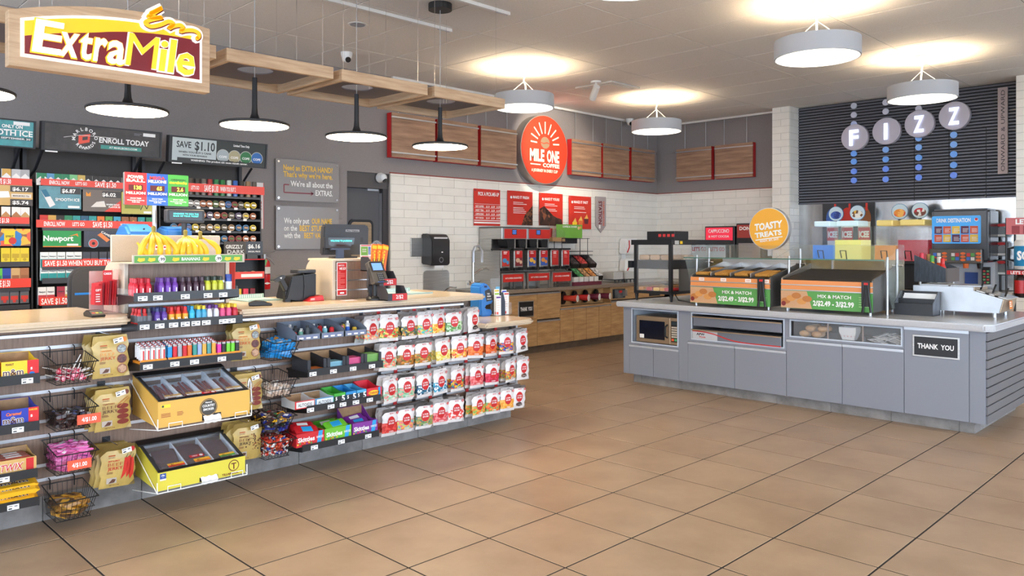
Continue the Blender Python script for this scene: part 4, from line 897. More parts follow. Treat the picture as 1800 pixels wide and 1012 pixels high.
    P.obj('front_print', t, tuple(wm(t).inverted() @ Vector((x0, yf-.0005, zfb))))
    MB().box(x0+W*.46, yf-.0003, zfb+.002, x0+W*.67, yf+.002, zfb+hf*.26).obj('tissue_slot', BLACK, t, world=True)
    b = MB(); n = 9
    for i in range(n):
        for j in range(3): b.v.append((x0+W*.47+W*.19*i/(n-1), yf-.002-.018*math.sin(j*1.57)-.002*(i % 2), zfb+.028-.022*j+.003*math.sin(i*2)))
    for i in range(n-1):
        for j in range(2): b.f.append([i*3+j, i*3+j+1, i*3+j+4, i*3+j+3]); b.m.append(0)
    b.obj('tissue', MTIS, t, world=True, smooth=True)
    # white wire cradle
    P3 = []
    for xx in (x0-.006, x1+.006):
        P3.append(MB().tube([(xx, yb+.03, zbt-.03), (xx, yf-.012, zfb-.008), (xx, yf-.012, zfb+.05)], .003, 5).tube([(xx, yb+.03, zbb-.09), (xx, yf-.012, zfb-.008)], .003, 5))
    w_ = thing('wire_cradle', 'white wire cradle under the %s' % ('gold meat stick box' if kind == 's' else 'yellow jerky box'), 'bracket', (x0, yb, zfb))
    for b in P3: b.obj('side_wire', WHITE, w_, world=True)
    for xa in (x0+W*.1, x0+W*.82): MB().tube([(xa, yf-.012, zfb-.006), (xa, yf-.012, zfb+.02), (xa+W*.14, yf-.012, zfb+.02), (xa+W*.14, yf-.012, zfb-.006)], .0028, 5).obj('front_stop', WHITE, w_, world=True)
    MB().tube([(x0-.006, yf-.012, zfb-.009), (x1+.006, yf-.012, zfb-.009)], .003, 5).obj('cross_wire', WHITE, w_, world=True)
jbox('meat_stick_box', 'large gold display box of meat sticks with round black emblem', 1.602, 2.118, 4.265, 4.64, .5, .639, .744, .52, MGOLD, 4, 's')
jbox('jerky_box', 'lemon yellow display box of jerky slabs near the floor', 1.618, 2.115, 4.315, 4.64, .148, .246, .356, .17, MYEL, 3, 'j')
t = thing('tongs', 'steel tongs in a clear holder beside the gold meat stick box', 'tongs', (2.135, 4.3, .56))
for dx in (-.006, .006): MB().tube([(dx*2.2, 0, 0), (dx*1.6, 0, .06), (dx, 0, .12), (0, 0, .135)], [.008, .006, .006, .005], 6).obj('arm', CHROME, t, smooth=True)
MB().box(-.022, -.012, -.01, .022, .012, .035).obj('holder', ACRYL, t); MB().tube([(-.02, 0, .09), (0, -.02, .075), (.024, 0, .09), (.01, 0, .12)], .002, 5).obj('tether', CHROME, t, smooth=True)
# ---- gift card rack, terminals
x, y, _ = PZ(182, 551, CT)
t = thing('gift_card_rack', 'red hanging gift cards in a clear counter rack beside the display tower', 'card rack', (x, y, CT))
MB().box(-.06, -.04, 0, .09, .05, .006).box(.06, -.04, .006, .066, .05, .25).box(-.06, .044, .006, .066, .05, .24).obj('acrylic_frame', M('pink tinted acrylic', (235, 190, 185), .1, alpha=.35), t)
for i in range(9):
    MB().box(-.055+.013*i, -.045+.004*(i % 3), .05, -.046+.013*i, .04, .17+.003*i).obj('gift_card', M('crimson card %d' % (i % 3), ((190, 30, 40), (205, 45, 50), (160, 50, 60))[i % 3], .4), t, rot=(0, .05, .12))
P = Print(); P.rect(0, 0, .04, .105, RED, 1); P.text('GIFT', .02, .075, .012, WHITE, 2, w=.03); P.bars(.006, .055, .034, 4, .013, .005, WHITE, 2); P.obj('front_card', t, (-.062, -.05, .055)); P = Print(); P.rect(0, 0, .05, .07, RED, 1); P.text('CARDS', .025, .045, .012, WHITE, 2, w=.04); P.obj('header_card', t, (-.01, -.02, .175))
def pinpad(name, label, loc, rz):
    t = thing(name, label, 'card terminal', loc, rz)
    MB().prism([(-.07, 0), (.07, 0), (.075, .02), (.03, .035), (-.02, .03), (-.072, .012)], -.035, .035, 'yz').obj('case', BLACK, t, bevel=.004)
    P = Print()
    for i, c_ in enumerate(((220, 60, 50), (235, 200, 60), (70, 160, 80))): P.rect(-.025+.018*i, -.02, -.011+.018*i, -.006, C(*c_), 1)
    P.rect(-.026, .0, .026, .024, C(60, 90, 110), 1)
    P.obj('keys', t, (0, -.03, .0255), (-1.3, 0, 0)); return t
x, y, _ = PZ(166, 556, CT); pinpad('card_terminal', 'small black card terminal in front of the red gift cards', (x, y, CT), 0)
x, y, _ = PZ(458, 537, CT); pinpad('card_terminal', 'flat black card terminal on the long worktop', (x, y, CT), 1.1)
# ---- lottery sign, customer display, ticket machine
lx0, lx1 = FX(219, 5.2), FX(331, 5.2); lz = ZY(219, 302, 5.2); lh = .205
t = thing('lottery_sign', 'red, blue and green lottery jackpot sign on a pole behind the bananas', 'sign', ((lx0+lx1)/2, 5.2, CT))
W = lx1-lx0; zz = lz-CT-lh
MB().box(-W/2, 0, zz, W/2, .03, zz+lh).obj('cabinet', MGREY, t, bevel=.003); MB().cyl((-.01, .02, 0), (-.01, .02, zz), .014, n=10).obj('pole', ALU, t); MB().lathe([(.07, 0), (.06, .012)], 16, (-.01, .02, 0)).obj('foot', BMET, t)
P = Print(); w3 = W/3; LED = M('red led digits', (255, 210, 60), .5, emit=1.5)
for i, (c_, a, b_, n_) in enumerate((((208, 36, 40), 'POWER', 'BALL', '138'), ((30, 80, 170), 'MEGA', 'MILLIONS', '65'), ((60, 150, 60), 'OREGON', 'megabucks', '2.6'))):
    xa = -W/2+w3*i; P.rect(xa, 0, xa+w3, lh, C(*c_), 1); P.rect(xa, 0, xa+w3, .052, C(*[min(255, v+22) for v in c_]), 2); cx = xa+w3/2
    P.text(a, cx, .168, .02 if i < 2 else .01, WHITE if i == 0 else (C(230, 60, 40) if i == 1 else C(40, 70, 40)), 3, w=w3*.72, bold=.03); P.text(b_, cx, .146, .018, (WHITE, WHITE, YEL)[i], 3, w=w3*.85, bold=.03)
    P.rect(cx-.045, .092, cx+.045, .128, C(80, 20, 24), 3); P.text(n_, cx+.012, .098, .025, LED, 4, bold=.02); P.text('MILLION', cx, .068, .016, WHITE, 3, w=w3*.88, bold=.03)
    for q in range(3): P.text(('DRAW TIMES', 'Wednesday & Saturday', '7:59 PM')[q], cx, .038-.012*q, .007, WHITE, 3, w=w3*(.5, .8, .35)[q])
P.obj('face', t, (0, -.0005, zz))
def vfd(name, label, u0, u1, v0, v1, Y, lines, stand=CT):
    x0, x1 = FX(u0, Y), FX(u1, Y); z1, z0 = ZY(u0, v0, Y), ZY(u0, v1, Y)
    t = thing(name, label, 'display', ((x0+x1)/2, Y, stand)); W, Hh = x1-x0, z1-z0; zb = z0-stand
    MB().prism(rnd(W, Hh, .012, 3, 0, zb+Hh/2), 0, .05).obj('case', DGREY, t, bevel=.004); P = Print(); P.rect(-W*.43, zb+Hh*.2, W*.43, zb+Hh*.86, C(14, 22, 24, .2), 1)
    for i, l in enumerate(lines): P.text(l, 0, zb+Hh*(.62-.17*i if len(lines) > 1 else .56), Hh*.11, M('teal vfd glow', (80, 225, 215), .5, emit=.9), 2, w=W*.66, bold=.02)
    P.obj('screen', t, (0, -.0006, 0)); MB().cyl((0, .03, 0), (0, .03, zb+.01), .016, n=10).obj('pole', DGREY, t); MB().box(-.03, .0, -.0, .03, .06, .012).obj('foot', DGREY, t)
    return t
vfd('customer_display', 'black customer display with teal text behind the bananas', 293, 360, 367, 391, 5.05, ['REMEMBER TO SIGN THE', 'BACK OF YOUR TICKET'])
MBLUE = M('blue moulded plastic', (50, 120, 195), .35)
x0, x1 = FX(228, 5.18), FX(264, 5.18); z1 = ZY(240, 393, 5.18)
t = thing('ticket_terminal', 'blue lottery ticket machine mostly hidden behind the bananas', 'terminal', (FX(270, 5.2), 5.22, CT))
MB().prism([(-.13, 0), (.1, 0), (.12, z1-CT-.06), (.04, z1-CT), (-.06, z1-CT-.005), (-.13, z1-CT-.06)], -.19, -.03, 'yz').obj('left_housing', MBLUE, t, bevel=.015, seg=2, smooth=True)
MB().prism([(-.12, 0), (.1, 0), (.11, z1-CT-.05), (.04, z1-CT-.01), (-.1, z1-CT-.03)], .05, .22, 'yz').obj('right_housing', MBLUE, t, bevel=.015, seg=2, smooth=True); MB().cyl((-.1, -.128, z1-CT-.035), (-.1, -.135, z1-CT-.035), .006, n=10).obj('lock', BLACK, t)
t = thing('receipt_stand', 'dark grey chair back behind the display tower', 'chair', (FX(192, 5.45), 5.75, 0))
MB().prism(rnd(.3, .42, .1, 5, 0, 1.12), 0, .07).obj('backrest', M('charcoal mesh fabric', (58, 58, 62), .8), t, bevel=.015, seg=2, smooth=True); MB().cyl((0, .02, 0), (0, .02, .95), .03, n=12).obj('column', BLACK, t); MB().lathe([(.28, 0), (.26, .03), (.04, .08)], 10).obj('base', BLACK, t); MB().prism(rnd(.42, .4, .08, 4), .55, .62, 'xy').obj('seat', M('charcoal mesh fabric', (58, 58, 62), .8), t); P = Print(); P.rect(-.12, 1.14, .12, 1.155, C(40, 120, 200), 1); P.obj('blue_stripe', t, (0, -.0005, 0))
t.name = 'office_chair'
# ---- till tower
T2X0, T2X1, T2Y = 2.976, 3.42, 4.75
tw = thing('till_tower', 'speckled grey till tower with walnut slats and red ID notice', 'display stand', (3.2, 4.9, CT))
sidep(T2X0, T2Y, 5.12, CT, 1.37, .1).obj('side_panel', MSOLID, tw, world=True, bevel=.003); MB().box(T2X0+.02, T2Y-.004, 1.36, T2X1, 5.12, 1.378).obj('top_board', MSOLID, tw, world=True, bevel=.003)
for a, b_ in ((1.09, 1.15), (1.158, 1.22), (1.228, 1.292), (1.3, 1.358)): MB().box(T2X0+.026, T2Y+.004, a, T2X1, T2Y+.02, b_).obj('slat_board', MWAL, tw, world=True, bevel=.002)
for a in (1.15, 1.22, 1.292): MB().box(T2X0+.026, T2Y+.008, a, T2X1, T2Y+.022, a+.008).obj('groove_strip', ALU, tw, world=True)
MB().box(T2X0+.026, T2Y+.03, CT, T2X1, 5.1, 1.36).obj('carcass', MSOLID, tw, world=True)
P = Print(); P.rect(0, 0, .083, .235, WHITE, 1); P.rect(.005, .045, .078, .23, RED, 2); P.rect(.005, .004, .078, .038, RED, 2); P.text('WHY DO', .036, .207, .012, WHITE, 3, w=.05, bold=.02); P.text('WE ID?', .046, .182, .018, WHITE, 3, w=.054, bold=.03)
for q in range(11): P.rect(.01, .165-.011*q, .066 if q % 4 else .03, .168-.011*q, C(235, 150, 145), 3)
P.poly(rnd(.036, .012, .005, 3, .042, .018), WHITE, 3)
t = thing('id_notice', 'red and white ID notice fixed to the till tower', 'notice', (T2X0+.032, T2Y-.002, 1.118)); MB().box(0, 0, 0, .083, .002, .235).obj('board', WHITE, t); P.obj('print', t, (0, -.0004, 0))
# monitor seen from behind
x0, x1 = FX(568, 4.95), FX(649, 4.95)
t = thing('till_monitor', 'black till monitor seen from behind on the till tower', 'monitor', ((x0+x1)/2, 4.95, 1.378)); W = x1-x0
MB().prism([(-W/2+.0, .025), (W/2-.005, .025), (W/2, .235), (W/2-.02, .25), (-W/2+.03, .25), (-W/2+.012, .24)], 0, .055).obj('case', DGREY, t, bevel=.01, seg=2, smooth=True)
MB().box(-W*.2, .01, 0, W*.25, .12, .012).box(-.05, .02, .012, .05, .05, .03).obj('stand', DGREY, t); P = Print(); P.rect(-.01, .195, .11, .212, C(150, 150, 152), 1); P.text('Pro Vision', .05, .198, .011, BLACK, 2, w=.1)
for q in range(6): P.rect(W*.3, .12+.006*q, W*.36, .123+.006*q, BLACK, 1)
P.obj('badge', t, (0, -.0005, 0))
x0, x1 = FX(571, 4.85), FX(628, 4.85)
t = thing('pole_display', 'black customer display with teal greeting in front of the till monitor', 'display', ((x0+x1)/2, 4.85, 1.378)); W = x1-x0
MB().prism([(-W/2, .075), (W/2, .075), (W/2-.008, .155), (-W/2+.0, .155)], 0, .045).obj('case', DGREY, t, bevel=.006, seg=2); P = Print(); P.poly([(-W*.4, .15), (W*.42, .15), (W*.38, .098), (W*.3, .088), (-W*.3, .088), (-W*.38, .098)], C(12, 18, 20, .15), 1); P.text('WELCOME TO JACKSONS', 0, .122, .012, M('teal vfd glow'), 2, w=W*.66, bold=.02); P.obj('screen', t, (0, -.0006, 0))
MB().box(-W*.28, .01, .062, W*.3, .03, .074).box(-.025, .012, .0, .03, .035, .062).obj('stand', M('slate blue grey plastic', (70, 86, 110), .4), t)
# promo card
x0, x1 = FX(632, 4.8), FX(660, 4.8); W = x1-x0
t = thing('promo_card', 'small green and white promotion card on the till tower', 'card', ((x0+x1)/2, 4.79, 1.378)); MB().box(-W/2, 0, 0, W/2, .002, .1).box(-W/2, .002, 0, W/2, .035, .002).obj('card', WHITE, t)
P = Print(); P.rect(-W*.47, .022, -.005, .085, C(120, 185, 80), 1); P.rect(.0, .026, W*.47, .084, C(70, 110, 180), 1); P.rect(.02, .026, .032, .084, C(235, 190, 60), 2); P.text('SCAN', -W*.26, .06, .01, WHITE, 2, w=.035); P.text('EARN', -W*.26, .045, .01, WHITE, 2, w=.035); P.bars(-W*.4, .01, W*.4, 2, .008, .004, RED, 2); P.rect(-W*.47, .09, W*.47, .097, RED, 2); P.obj('print', t, (0, -.0004, 0))
# payment terminal on stand
x, y, _ = PZ(659, 527, CT)
t = thing('payment_terminal', 'black payment terminal with blue screen on a round stand', 'card terminal', (x, y, CT), .12)
MB().lathe([(.062, 0), (.062, .012), (.05, .026), (.02, .03), (.018, .12)], 20).obj('stand', BLACK, t, smooth=True)
m = Matrix.Translation((0, -.02, .19)) @ Matrix.Rotation(-.45, 4, 'X')
MB().prism(rnd(.135, .165, .014, 3), -.02, .02).xf(m).obj('case', M('bronze grey casing', (96, 90, 84), .35, .3), t, bevel=.004)
P = Print(); P.poly(rnd(.125, .08, .01, 3, 0, .038), C(20, 22, 26, .2), 1); P.rect(-.045, .012, .045, .066, M('blue lcd', (90, 130, 215), .3, emit=.7), 2); P.poly(rnd(.06, .066, .01, 3, .005, -.042), BLACK, 1)
for i in range(3):
    for j in range(4): P.rect(-.017+.016*i, -.066+.015*j, -.006+.016*i, -.057+.015*j, MGREY, 2)
P.rect(-.04, -.079, .02, -.076, C(60, 120, 215), 2)
P.obj('face', t, tuple(m @ Vector((0, -.0205, 0))), (-.45, 0, 0)); MB().tube([(-.06, -.01, .24), (-.085, -.02, .2), (-.08, -.01, .1), (-.06, -.02, .03), (-.03, -.0, .02)], .0035, 6).tube([(-.06, .0, .22), (-.07, -.02, .15), (-.065, 0, .06), (-.03, .01, .03)], .003, 6).obj('cables', BLACK, t, smooth=True)
# tiered candy stand
x, y, _ = PZ(716, 527, CT); x0 = x-.165
t = thing('tiered_candy_stand', 'black three-step counter stand with red price fronts', 'display stand', (x0, y, CT)); MBK2 = M('black corrugated plastic', (54, 54, 60), .5)
for i in range(3):
    dx = .0; yy = .1*i; z0 = .1*i; W = .165-.018*i
    MB().box(0, yy, z0, W, yy+.004, z0+.05).obj('step_front', MBK2, t); MB().box(0, yy+.004, z0, W, yy+.13, z0+.006).obj('step_base', MBK2, t)
    for xx in (0, W-.005): MB().prism([(yy+.004, z0), (yy+.13, z0), (yy+.13, z0+.1), (yy+.04, z0+.1), (yy+.004, z0+.05)], xx, xx+.005, 'yz').obj('step_side', MBK2, t)
    P = Print(); P.rect(.035, .002, W-.003, .048, RED, 1); P.text(('2/$2', '2/$2', '2 GET 1 FREE')[i], .035+(W-.04)/2, .014, .026, WHITE, 2, w=(W-.04)*(.5, .5, .9)[i], bold=.02); P.obj('price_front', t, (0, yy-.0005, z0))
MB().box(0, .231, 0, .125, .236, .2).obj('back_panel', MBK2, t); MB().prism([(.02+.07*math.cos(a/10*3.14)+.05, .3+.12*math.sin(a/10*3.14)) for a in range(11)], .232, .235).obj('clear_header', ACRYL, t)
for i in range(3):
    o = thing('peanut_cup_bar', 'orange peanut cup bar standing in the tiered stand', 'candy bar', (x0+.035+.028*i, y+.235-.008*i-.02, CT+.208), 0, 'orange bars in the tiered stand'); o.rotation_euler = (-.12, .12+.07*i, 0)
    MB().prism(rnd(.05, .185, .004, 1, 0, .0925), -.007, .007).obj('wrapper', C(240, 110, 30, .3), o); P = Print(); P.rect(-.025, .15, .025, .175, YEL, 1); P.text("Reese's", 0, .08, .02, YEL, 2, w=.12, bold=.04, rot=1.57); P.rect(-.02, .02, .005, .08, C(90, 50, 30), 1); P.obj('print', o, (0, -.0075, 0))
for i in range(4): tag(link('gum_pack', wrapmesh('gum_pack', C(*((60, 150, 190), (230, 225, 220), (200, 60, 60), (90, 90, 100))[i], .35), .05, .03, .018), None, (x0+.045+.03*i, y+.05+.02*(i % 2), CT+.02)), '%s gum pack in the lowest step of the tiered stand' % ('blue', 'white', 'red', 'grey')[i], 'gum', 'gum packs in the tiered stand')
# scanner, printer, red tray, bin trays
x, y, _ = PZ(532, 530, CT)
t = thing('receipt_printer', 'black receipt printer leaning on the till tower', 'printer', (x, y+.04, CT)); MB().prism([(-.1, .02), (.02, 0), (.13, 0), (.13, .19), (-.06, .17)], 0, .15).obj('body', BLACK, t, bevel=.006, seg=2); MB().box(.0, .02, .19, .14, .13, .215).obj('paper_cover', DGREY, t, bevel=.004); MB().tube([(.03, -.002, .19), (.035, -.004, .1), (.03, -.003, .02)], .003, 6).obj('cable', BLACK, t)
t = thing('barcode_scanner', 'black hand scanner resting on the printer', 'scanner', (x-.15, y+.07, CT+.1)); MB().prism([(-.05, .05), (.02, .085), (.05, .08), (.045, .06), (-.02, .035)], -.03, .03, 'xz').obj('head', DGREY, t, bevel=.006, seg=2); MB().prism([(.0, .06), (.04, .065), (.085, -.02), (.05, -.03)], -.016, .016, 'xz').obj('handle', BLACK, t, bevel=.005); P = Print(); P.poly([(.0, .066), (.018, .07), (.014, .056)], WHITE, 1); P.obj('window', t, (0, -.031, 0))
MB().prism([(.05, -.1), (.09, -.1), (.085, -.02), (.05, -.03)], -.016, .016, 'xz').obj('cradle', BLACK, t)
x, y, _ = PZ(552, 529, CT); t = thing('change_tray', 'red wedge coin tray at the foot of the till tower', 'tray', (x, y, CT)); MB().prism([(-.06, 0), (.07, 0), (.06, .038), (-.005, .03)], -.02, .09, 'xz').obj('body', C(205, 34, 40, .35), t, bevel=.003); MB().prism([(.0, .032), (.05, .04), (.05, .0385), (.0, .0305)], 0, .07, 'xz').obj('well', C(120, 16, 24), t); P = Print(); P.bars(-.04, .018, .0, 2, .008, .003, WHITE, 1); P.obj('print', t, (0, -.0205, 0))
for u, v, L, lab in ((505, 533, .26, 'pale teal slotted tray on the worktop by the black printer'), (775, 520, .3, 'pale teal slotted tray on the worktop behind the tiered stand')):
    x, y, _ = PZ(u, v, CT); y += .28; t = thing('slotted_tray', lab, 'tray', (x, y, CT)); MT_ = M('pale teal plastic', (160, 190, 190), .4)
    MB().box(-L/2, 0, 0, L/2, .3, .006).obj('base', MT_, t); MB().box(-L/2, .294, .006, L/2, .3, .035).obj('tray_back', MT_, t); MB().box(-L/2, 0, .006, L/2, .006, .012).obj('tray_front', MT_, t)
    P = Print(); [P.rect(-L/2+.01+q*.016, .008, -L/2+.02+q*.016, .03, C(225, 235, 238), 1) for q in range(int(L/.017))]; P.obj('slots', t, (0, .2935, 0))
tag(MB().box(0, 0, 0, .1, .07, .001).obj('leaflet', C(225, 200, 210), None, (FX(615, 4.62)-.05, 4.6, CT+.0005)), 'flat printed leaflet on the worktop before the ID notice', 'leaflet')
# ---- ledge: collection box and brochure holder
LZ = .862
x, y, _ = PZ(858, 556, LZ)
t = thing('collection_box', 'blue moulded collection box with black panel on the low ledge', 'donation box', (x, y+.02, LZ))
MB().prism([(-.06, 0), (.07, 0), (.075, .055), (-.01, .06), (-.01, .09), (.085, .11), (.07, .2), (.045, .25), (.0, .285), (-.04, .285), (-.07, .26), (-.07, .08)], 0, .14, 'xz').obj('body', MBLUE, t, bevel=.012, seg=2, smooth=True)
P = Print(); P.poly([(.0, .125), (.068, .135), (.058, .2), (.03, .235), (-.02, .22), (-.02, .2)], DGREY, 1); P.text('YOU', .02, .185, .014, WHITE, 2, w=.03); P.text('HELPED', .028, .165, .012, WHITE, 2, w=.045); P.text('SAVE A LIFE', .03, .143, .008, WHITE, 2, w=.05); P.poly(rnd(.034, .016, .004, 2, -.012, .255), C(20, 40, 90), 1); P.obj('panel', t, (0, -.001, 0))
x, y, _ = PZ(893, 555, LZ)
t = thing('brochure_holder', 'dark two-sided brochure holder with clear sign on the low ledge', 'brochure holder', (x, y+.06, LZ))
MB().prism([(-.025, 0), (.025, 0), (.025, .12), (.0, .2), (-.025, .12)], 0, .09).obj('spine', M('dark slate acrylic', (60, 68, 82), .3), t); MB().box(-.1, .02, 0, .1, .08, .004).obj('base', M('dark slate acrylic', (60, 68, 82), .3), t); MB().box(.026, -.01, .004, .095, -.008, .11).box(-.095, -.01, .004, -.026, -.008, .02).obj('clear_pocket', ACRYL, t); MB().box(-.06, .095, .0, .055, .098, .32).obj('clear_sign', ACRYL, t); MB().box(.0, .0935, .2, .05, .0945, .245).obj('blue_notice', C(120, 190, 225), t)
for i, (dx, z1, hd) in enumerate(((-.06, .2, (150, 195, 60)), (-.058, .17, (110, 60, 150)), (-.045, .225, (235, 200, 60)), (.055, .195, (220, 90, 80)), (.045, .215, (60, 80, 190)))):
    q = 2 if i in (2, 4) else (0 if i == 1 else 1)
    o = thing('brochure', ('white brochure with %s heading in the two-sided holder' % ('lime green', 'purple', 'yellow', 'coral', 'blue')[i]), 'brochure', (x+dx, y+.058+.018*q, LZ+.0045), 0, 'brochures in the holder'); MB().box(-.03, 0, 0, .03, .003, z1).obj('sheet', WHITE, o); P = Print(); P.rect(-.026, z1-.022, .026, z1-.008, C(*hd), 1); P.bars(-.02, z1-.045, .02, 5, .02, .004, C(235, 190, 180), 1); P.rect(-.025, .008, .0, .03, C(225, 90, 80), 1); P.obj('print', o, (0, -.0004, 0))
# ================================================================ lit shop sign
YSG = 4.45
t = thing('shop_sign', 'lit hanging shop sign with maroon field in an oak frame', 'sign', (1.46, YSG+.04, 2.36))
zb = 2.362; xs0, xs1 = .957, 1.965
def arch(x, off=0.):
    a = (x-xs0)/(xs1-xs0); return 2.635+.345*a-.245*a*a-off
def outline(m_, top):
    N = 16; xa, xb = xs0+m_, xs1-m_
    return [(xb, zb+m_), (xa, zb+m_)][::-1] + [(xb+(xa-xb)*i/N, arch(xb+(xa-xb)*i/N, top)) for i in range(N+1)]
MB().prism(outline(0, 0), YSG, YSG+.07).obj('oak_case', MWOOD, t, world=True, bevel=.002)
SW = M('lit white acrylic', (246, 240, 234), .3, emit=.22); SY = M('lit yellow acrylic', (246, 180, 30), .3, emit=.2); SM = M('lit maroon acrylic', (112, 16, 30), .3, emit=.08)
MB().prism(outline(.05, .05), YSG-.008, YSG).obj('white_border', SW, t, world=True)
MB().prism(outline(.066, .066), YSG-.011, YSG-.008).obj('yellow_band', SY, t, world=True)
N = 16; xa, xb = xs0+.066, xs1-.066
def low_arch(x):
    a = (x-xa)/(xb-xa); return arch(x, .066)-.075+.055*max(0, (a-.35))**.8*1.2*(a > .35)
MB().prism([(xa, zb+.066), (xb, zb+.066)]+[(xb+(xa-xb)*i/N, min(low_arch(xb+(xa-xb)*i/N), arch(xb+(xa-xb)*i/N, .07))) for i in range(N+1)], YSG-.014, YSG-.011).obj('maroon_field', SM, t, world=True)
def letters(s_, x, z, h, w_, m_, depth, off, parent, name, bold, slope=0.):
    vs, fs, x0, x1 = textmesh(s_, bold); k = h/.73; kx = w_/(x1-x0); b = MB(); n = len(vs)
    V = [(x+(a-x0)*kx+b_*k*.12, z+b_*k+slope*(a-x0)*kx) for a, b_ in vs]
    b.add([(p[0], off, p[1]) for p in V]+[(p[0], off+depth, p[1]) for p in V], list(fs)+[tuple(i+n for i in reversed(f)) for f in fs])
    ed = {}
    for f in fs:
        for i, j in zip(f, f[1:]+f[:1]): ed[(i, j)] = 1
    for (i, j) in list(ed):
        if (j, i) not in ed: b.f.append([i, j, j+n, i+n]); b.m.append(0)
    return b.obj(name, m_, parent, world=True)
CRM = M('lit cream letter', (255, 250, 236), .3, emit=.45); YLM = M('lit yellow letter', (250, 190, 40), .3, emit=.25)
for ch, xa_, xb_, h in (('E', 1.045, 1.185, .17), ('x', 1.165, 1.26, .185), ('t', 1.255, 1.325, .17), ('r', 1.325, 1.395, .185), ('a', 1.39, 1.49, .185), ('M', 1.485, 1.655, .19), ('i', 1.655, 1.705, .185), ('l', 1.705, 1.75, .19), ('e', 1.75, 1.865, .185)):
    bd = 0 if ch == 'M' else .02; z = 2.447; m_, o_ = (CRM, SY) if ch in 'Extra' else (YLM, SW)
    letters(ch, xa_, z-.004, h+.006, xb_-xa_, o_, .01, YSG-.022, t, 'letter_outline', bd+.012 if bd else 0); letters(ch, xa_+.007, z, h-.002, xb_-xa_-.012, m_, .004, YSG-.027, t, 'letter', bd)
# script monogram
mono = [(1.64, 2.79), (1.70, 2.845), (1.66, 2.80), (1.625, 2.76), (1.66, 2.765), (1.70, 2.775), (1.645, 2.745), (1.61, 2.715), (1.64, 2.695), (1.69, 2.72), (1.735, 2.755), (1.76, 2.745), (1.735, 2.705), (1.765, 2.73), (1.80, 2.745), (1.815, 2.73), (1.80, 2.70), (1.83, 2.715), (1.87, 2.725), (1.90, 2.715), (1.905, 2.69), (1.895, 2.672)]
mono = [(p[0]-.02, 2.675+(p[1]-2.695)*.77) for p in mono]
def ribbon(pts, r, y0, y1, m_, name, sc=1.):
    b = MB()
    cat = []
    for i in range(len(pts)-1):
        p0 = pts[max(0, i-1)]; p1 = pts[i]; p2 = pts[i+1]; p3 = pts[min(len(pts)-1, i+2)]
        for q in range(4):
            u_ = q/4; cat.append(tuple(.5*((2*p1[k_])+(-p0[k_]+p2[k_])*u_+(2*p0[k_]-5*p1[k_]+4*p2[k_]-p3[k_])*u_*u_+(-p0[k_]+3*p1[k_]-3*p2[k_]+p3[k_])*u_**3) for k_ in (0, 1)))
    cat.append(pts[-1])
    n = len(cat); Lp = []; Rp = []
    for i in range(n):
        (xa_, za_), (xb_, zb_) = cat[max(0, i-1)], cat[min(n-1, i+1)]; L = math.hypot(xb_-xa_, zb_-za_) or 1; nx, nz = -(zb_-za_)/L*r, (xb_-xa_)/L*r
        Lp.append((cat[i][0]+nx, cat[i][1]+nz)); Rp.append((cat[i][0]-nx, cat[i][1]-nz))
    V = [(p[0], y0, p[1]) for p in Lp+Rp]+[(p[0], y1, p[1]) for p in Lp+Rp]; F = []
    for i in range(n-1): F += [(i, i+1, n+i+1, n+i), (2*n+i, 2*n+i+1, 3*n+i+1, 3*n+i), (i, i+1, 2*n+i+1, 2*n+i), (n+i, n+i+1, 3*n+i+1, 3*n+i)]
    b.add(V, F)
    for q in (cat[0], cat[-1]): b.prism([(q[0]+r*math.cos(k_*.785), q[1]+r*math.sin(k_*.785)) for k_ in range(8)], y0, y1)
    return b.obj(name, m_, t, world=True)
ribbon(mono, .026, YSG-.03, YSG-.008, SW, 'monogram_backing'); ribbon([(p[0]+.004, p[1]-.003) for p in mono], .013, YSG-.034, YSG-.03, SM, 'monogram_shadow'); ribbon(mono, .011, YSG-.038, YSG-.034, SY, 'monogram')
for i, xx in enumerate((1.1, 1.8)): MB().cyl((xx, YSG+.035, arch(xx)), (xx, YSG+.035, HC), .003, n=6).obj('hanging_wire', CHROME, t, world=True)
# ================================================================ acrylic wall signs
MACR = M('frosted grey acrylic', (142, 136, 134), .3, coat=.3)
def wsign(label, v0, v1, lines, arrow):
    Y = YB-.035; x0, x1 = FX(485, Y), FX(596, Y); z1, z0 = ZY(485, v0, Y), ZY(485, v1, Y)
    t = thing('acrylic_sign', label, 'sign', (x0, YB-.001, z0)); W, Hh = x1-x0, z1-z0
    MB().box(0, -.034, 0, W, -.028, Hh).obj('panel', MACR, t, bevel=.001)
    for xx in (.03, W-.03):
        for zz in (.03, Hh-.03): MB().cyl((xx, 0, zz), (xx, -.04, zz), .012, n=12).obj('standoff', CHROME, t, smooth=True)
    P = Print()
    for x, z, s_, c_, w_ in lines: P.text(s_, x*W, z*Hh, .062, c_, 2, w=w_*W, al='L', bold=.02)
    if arrow:
        a = C(130, 40, 56); P.line([(.2*W, .39*Hh), (.12*W, .39*Hh), (.12*W, .2*Hh), (.57*W, .2*Hh)], .012, a, 2); P.poly([(.53*W, .14*Hh), (.585*W, .2*Hh), (.53*W, .26*Hh), (.55*W, .2*Hh)], a, 2)
    P.obj('lettering', t, (0, -.035, 0))
YLT = C(245, 196, 60)
wsign('grey acrylic wall sign offering an extra hand with arrow', 278, 352, [(.11, .74, 'Need an EXTRA HAND?', YLT, .78), (.11, .58, "That's why we're here.", YLT, .78), (.22, .36, "We're all about the", WHITE, .67), (.61, .16, 'EXTRAS.', WHITE, .28)], True)
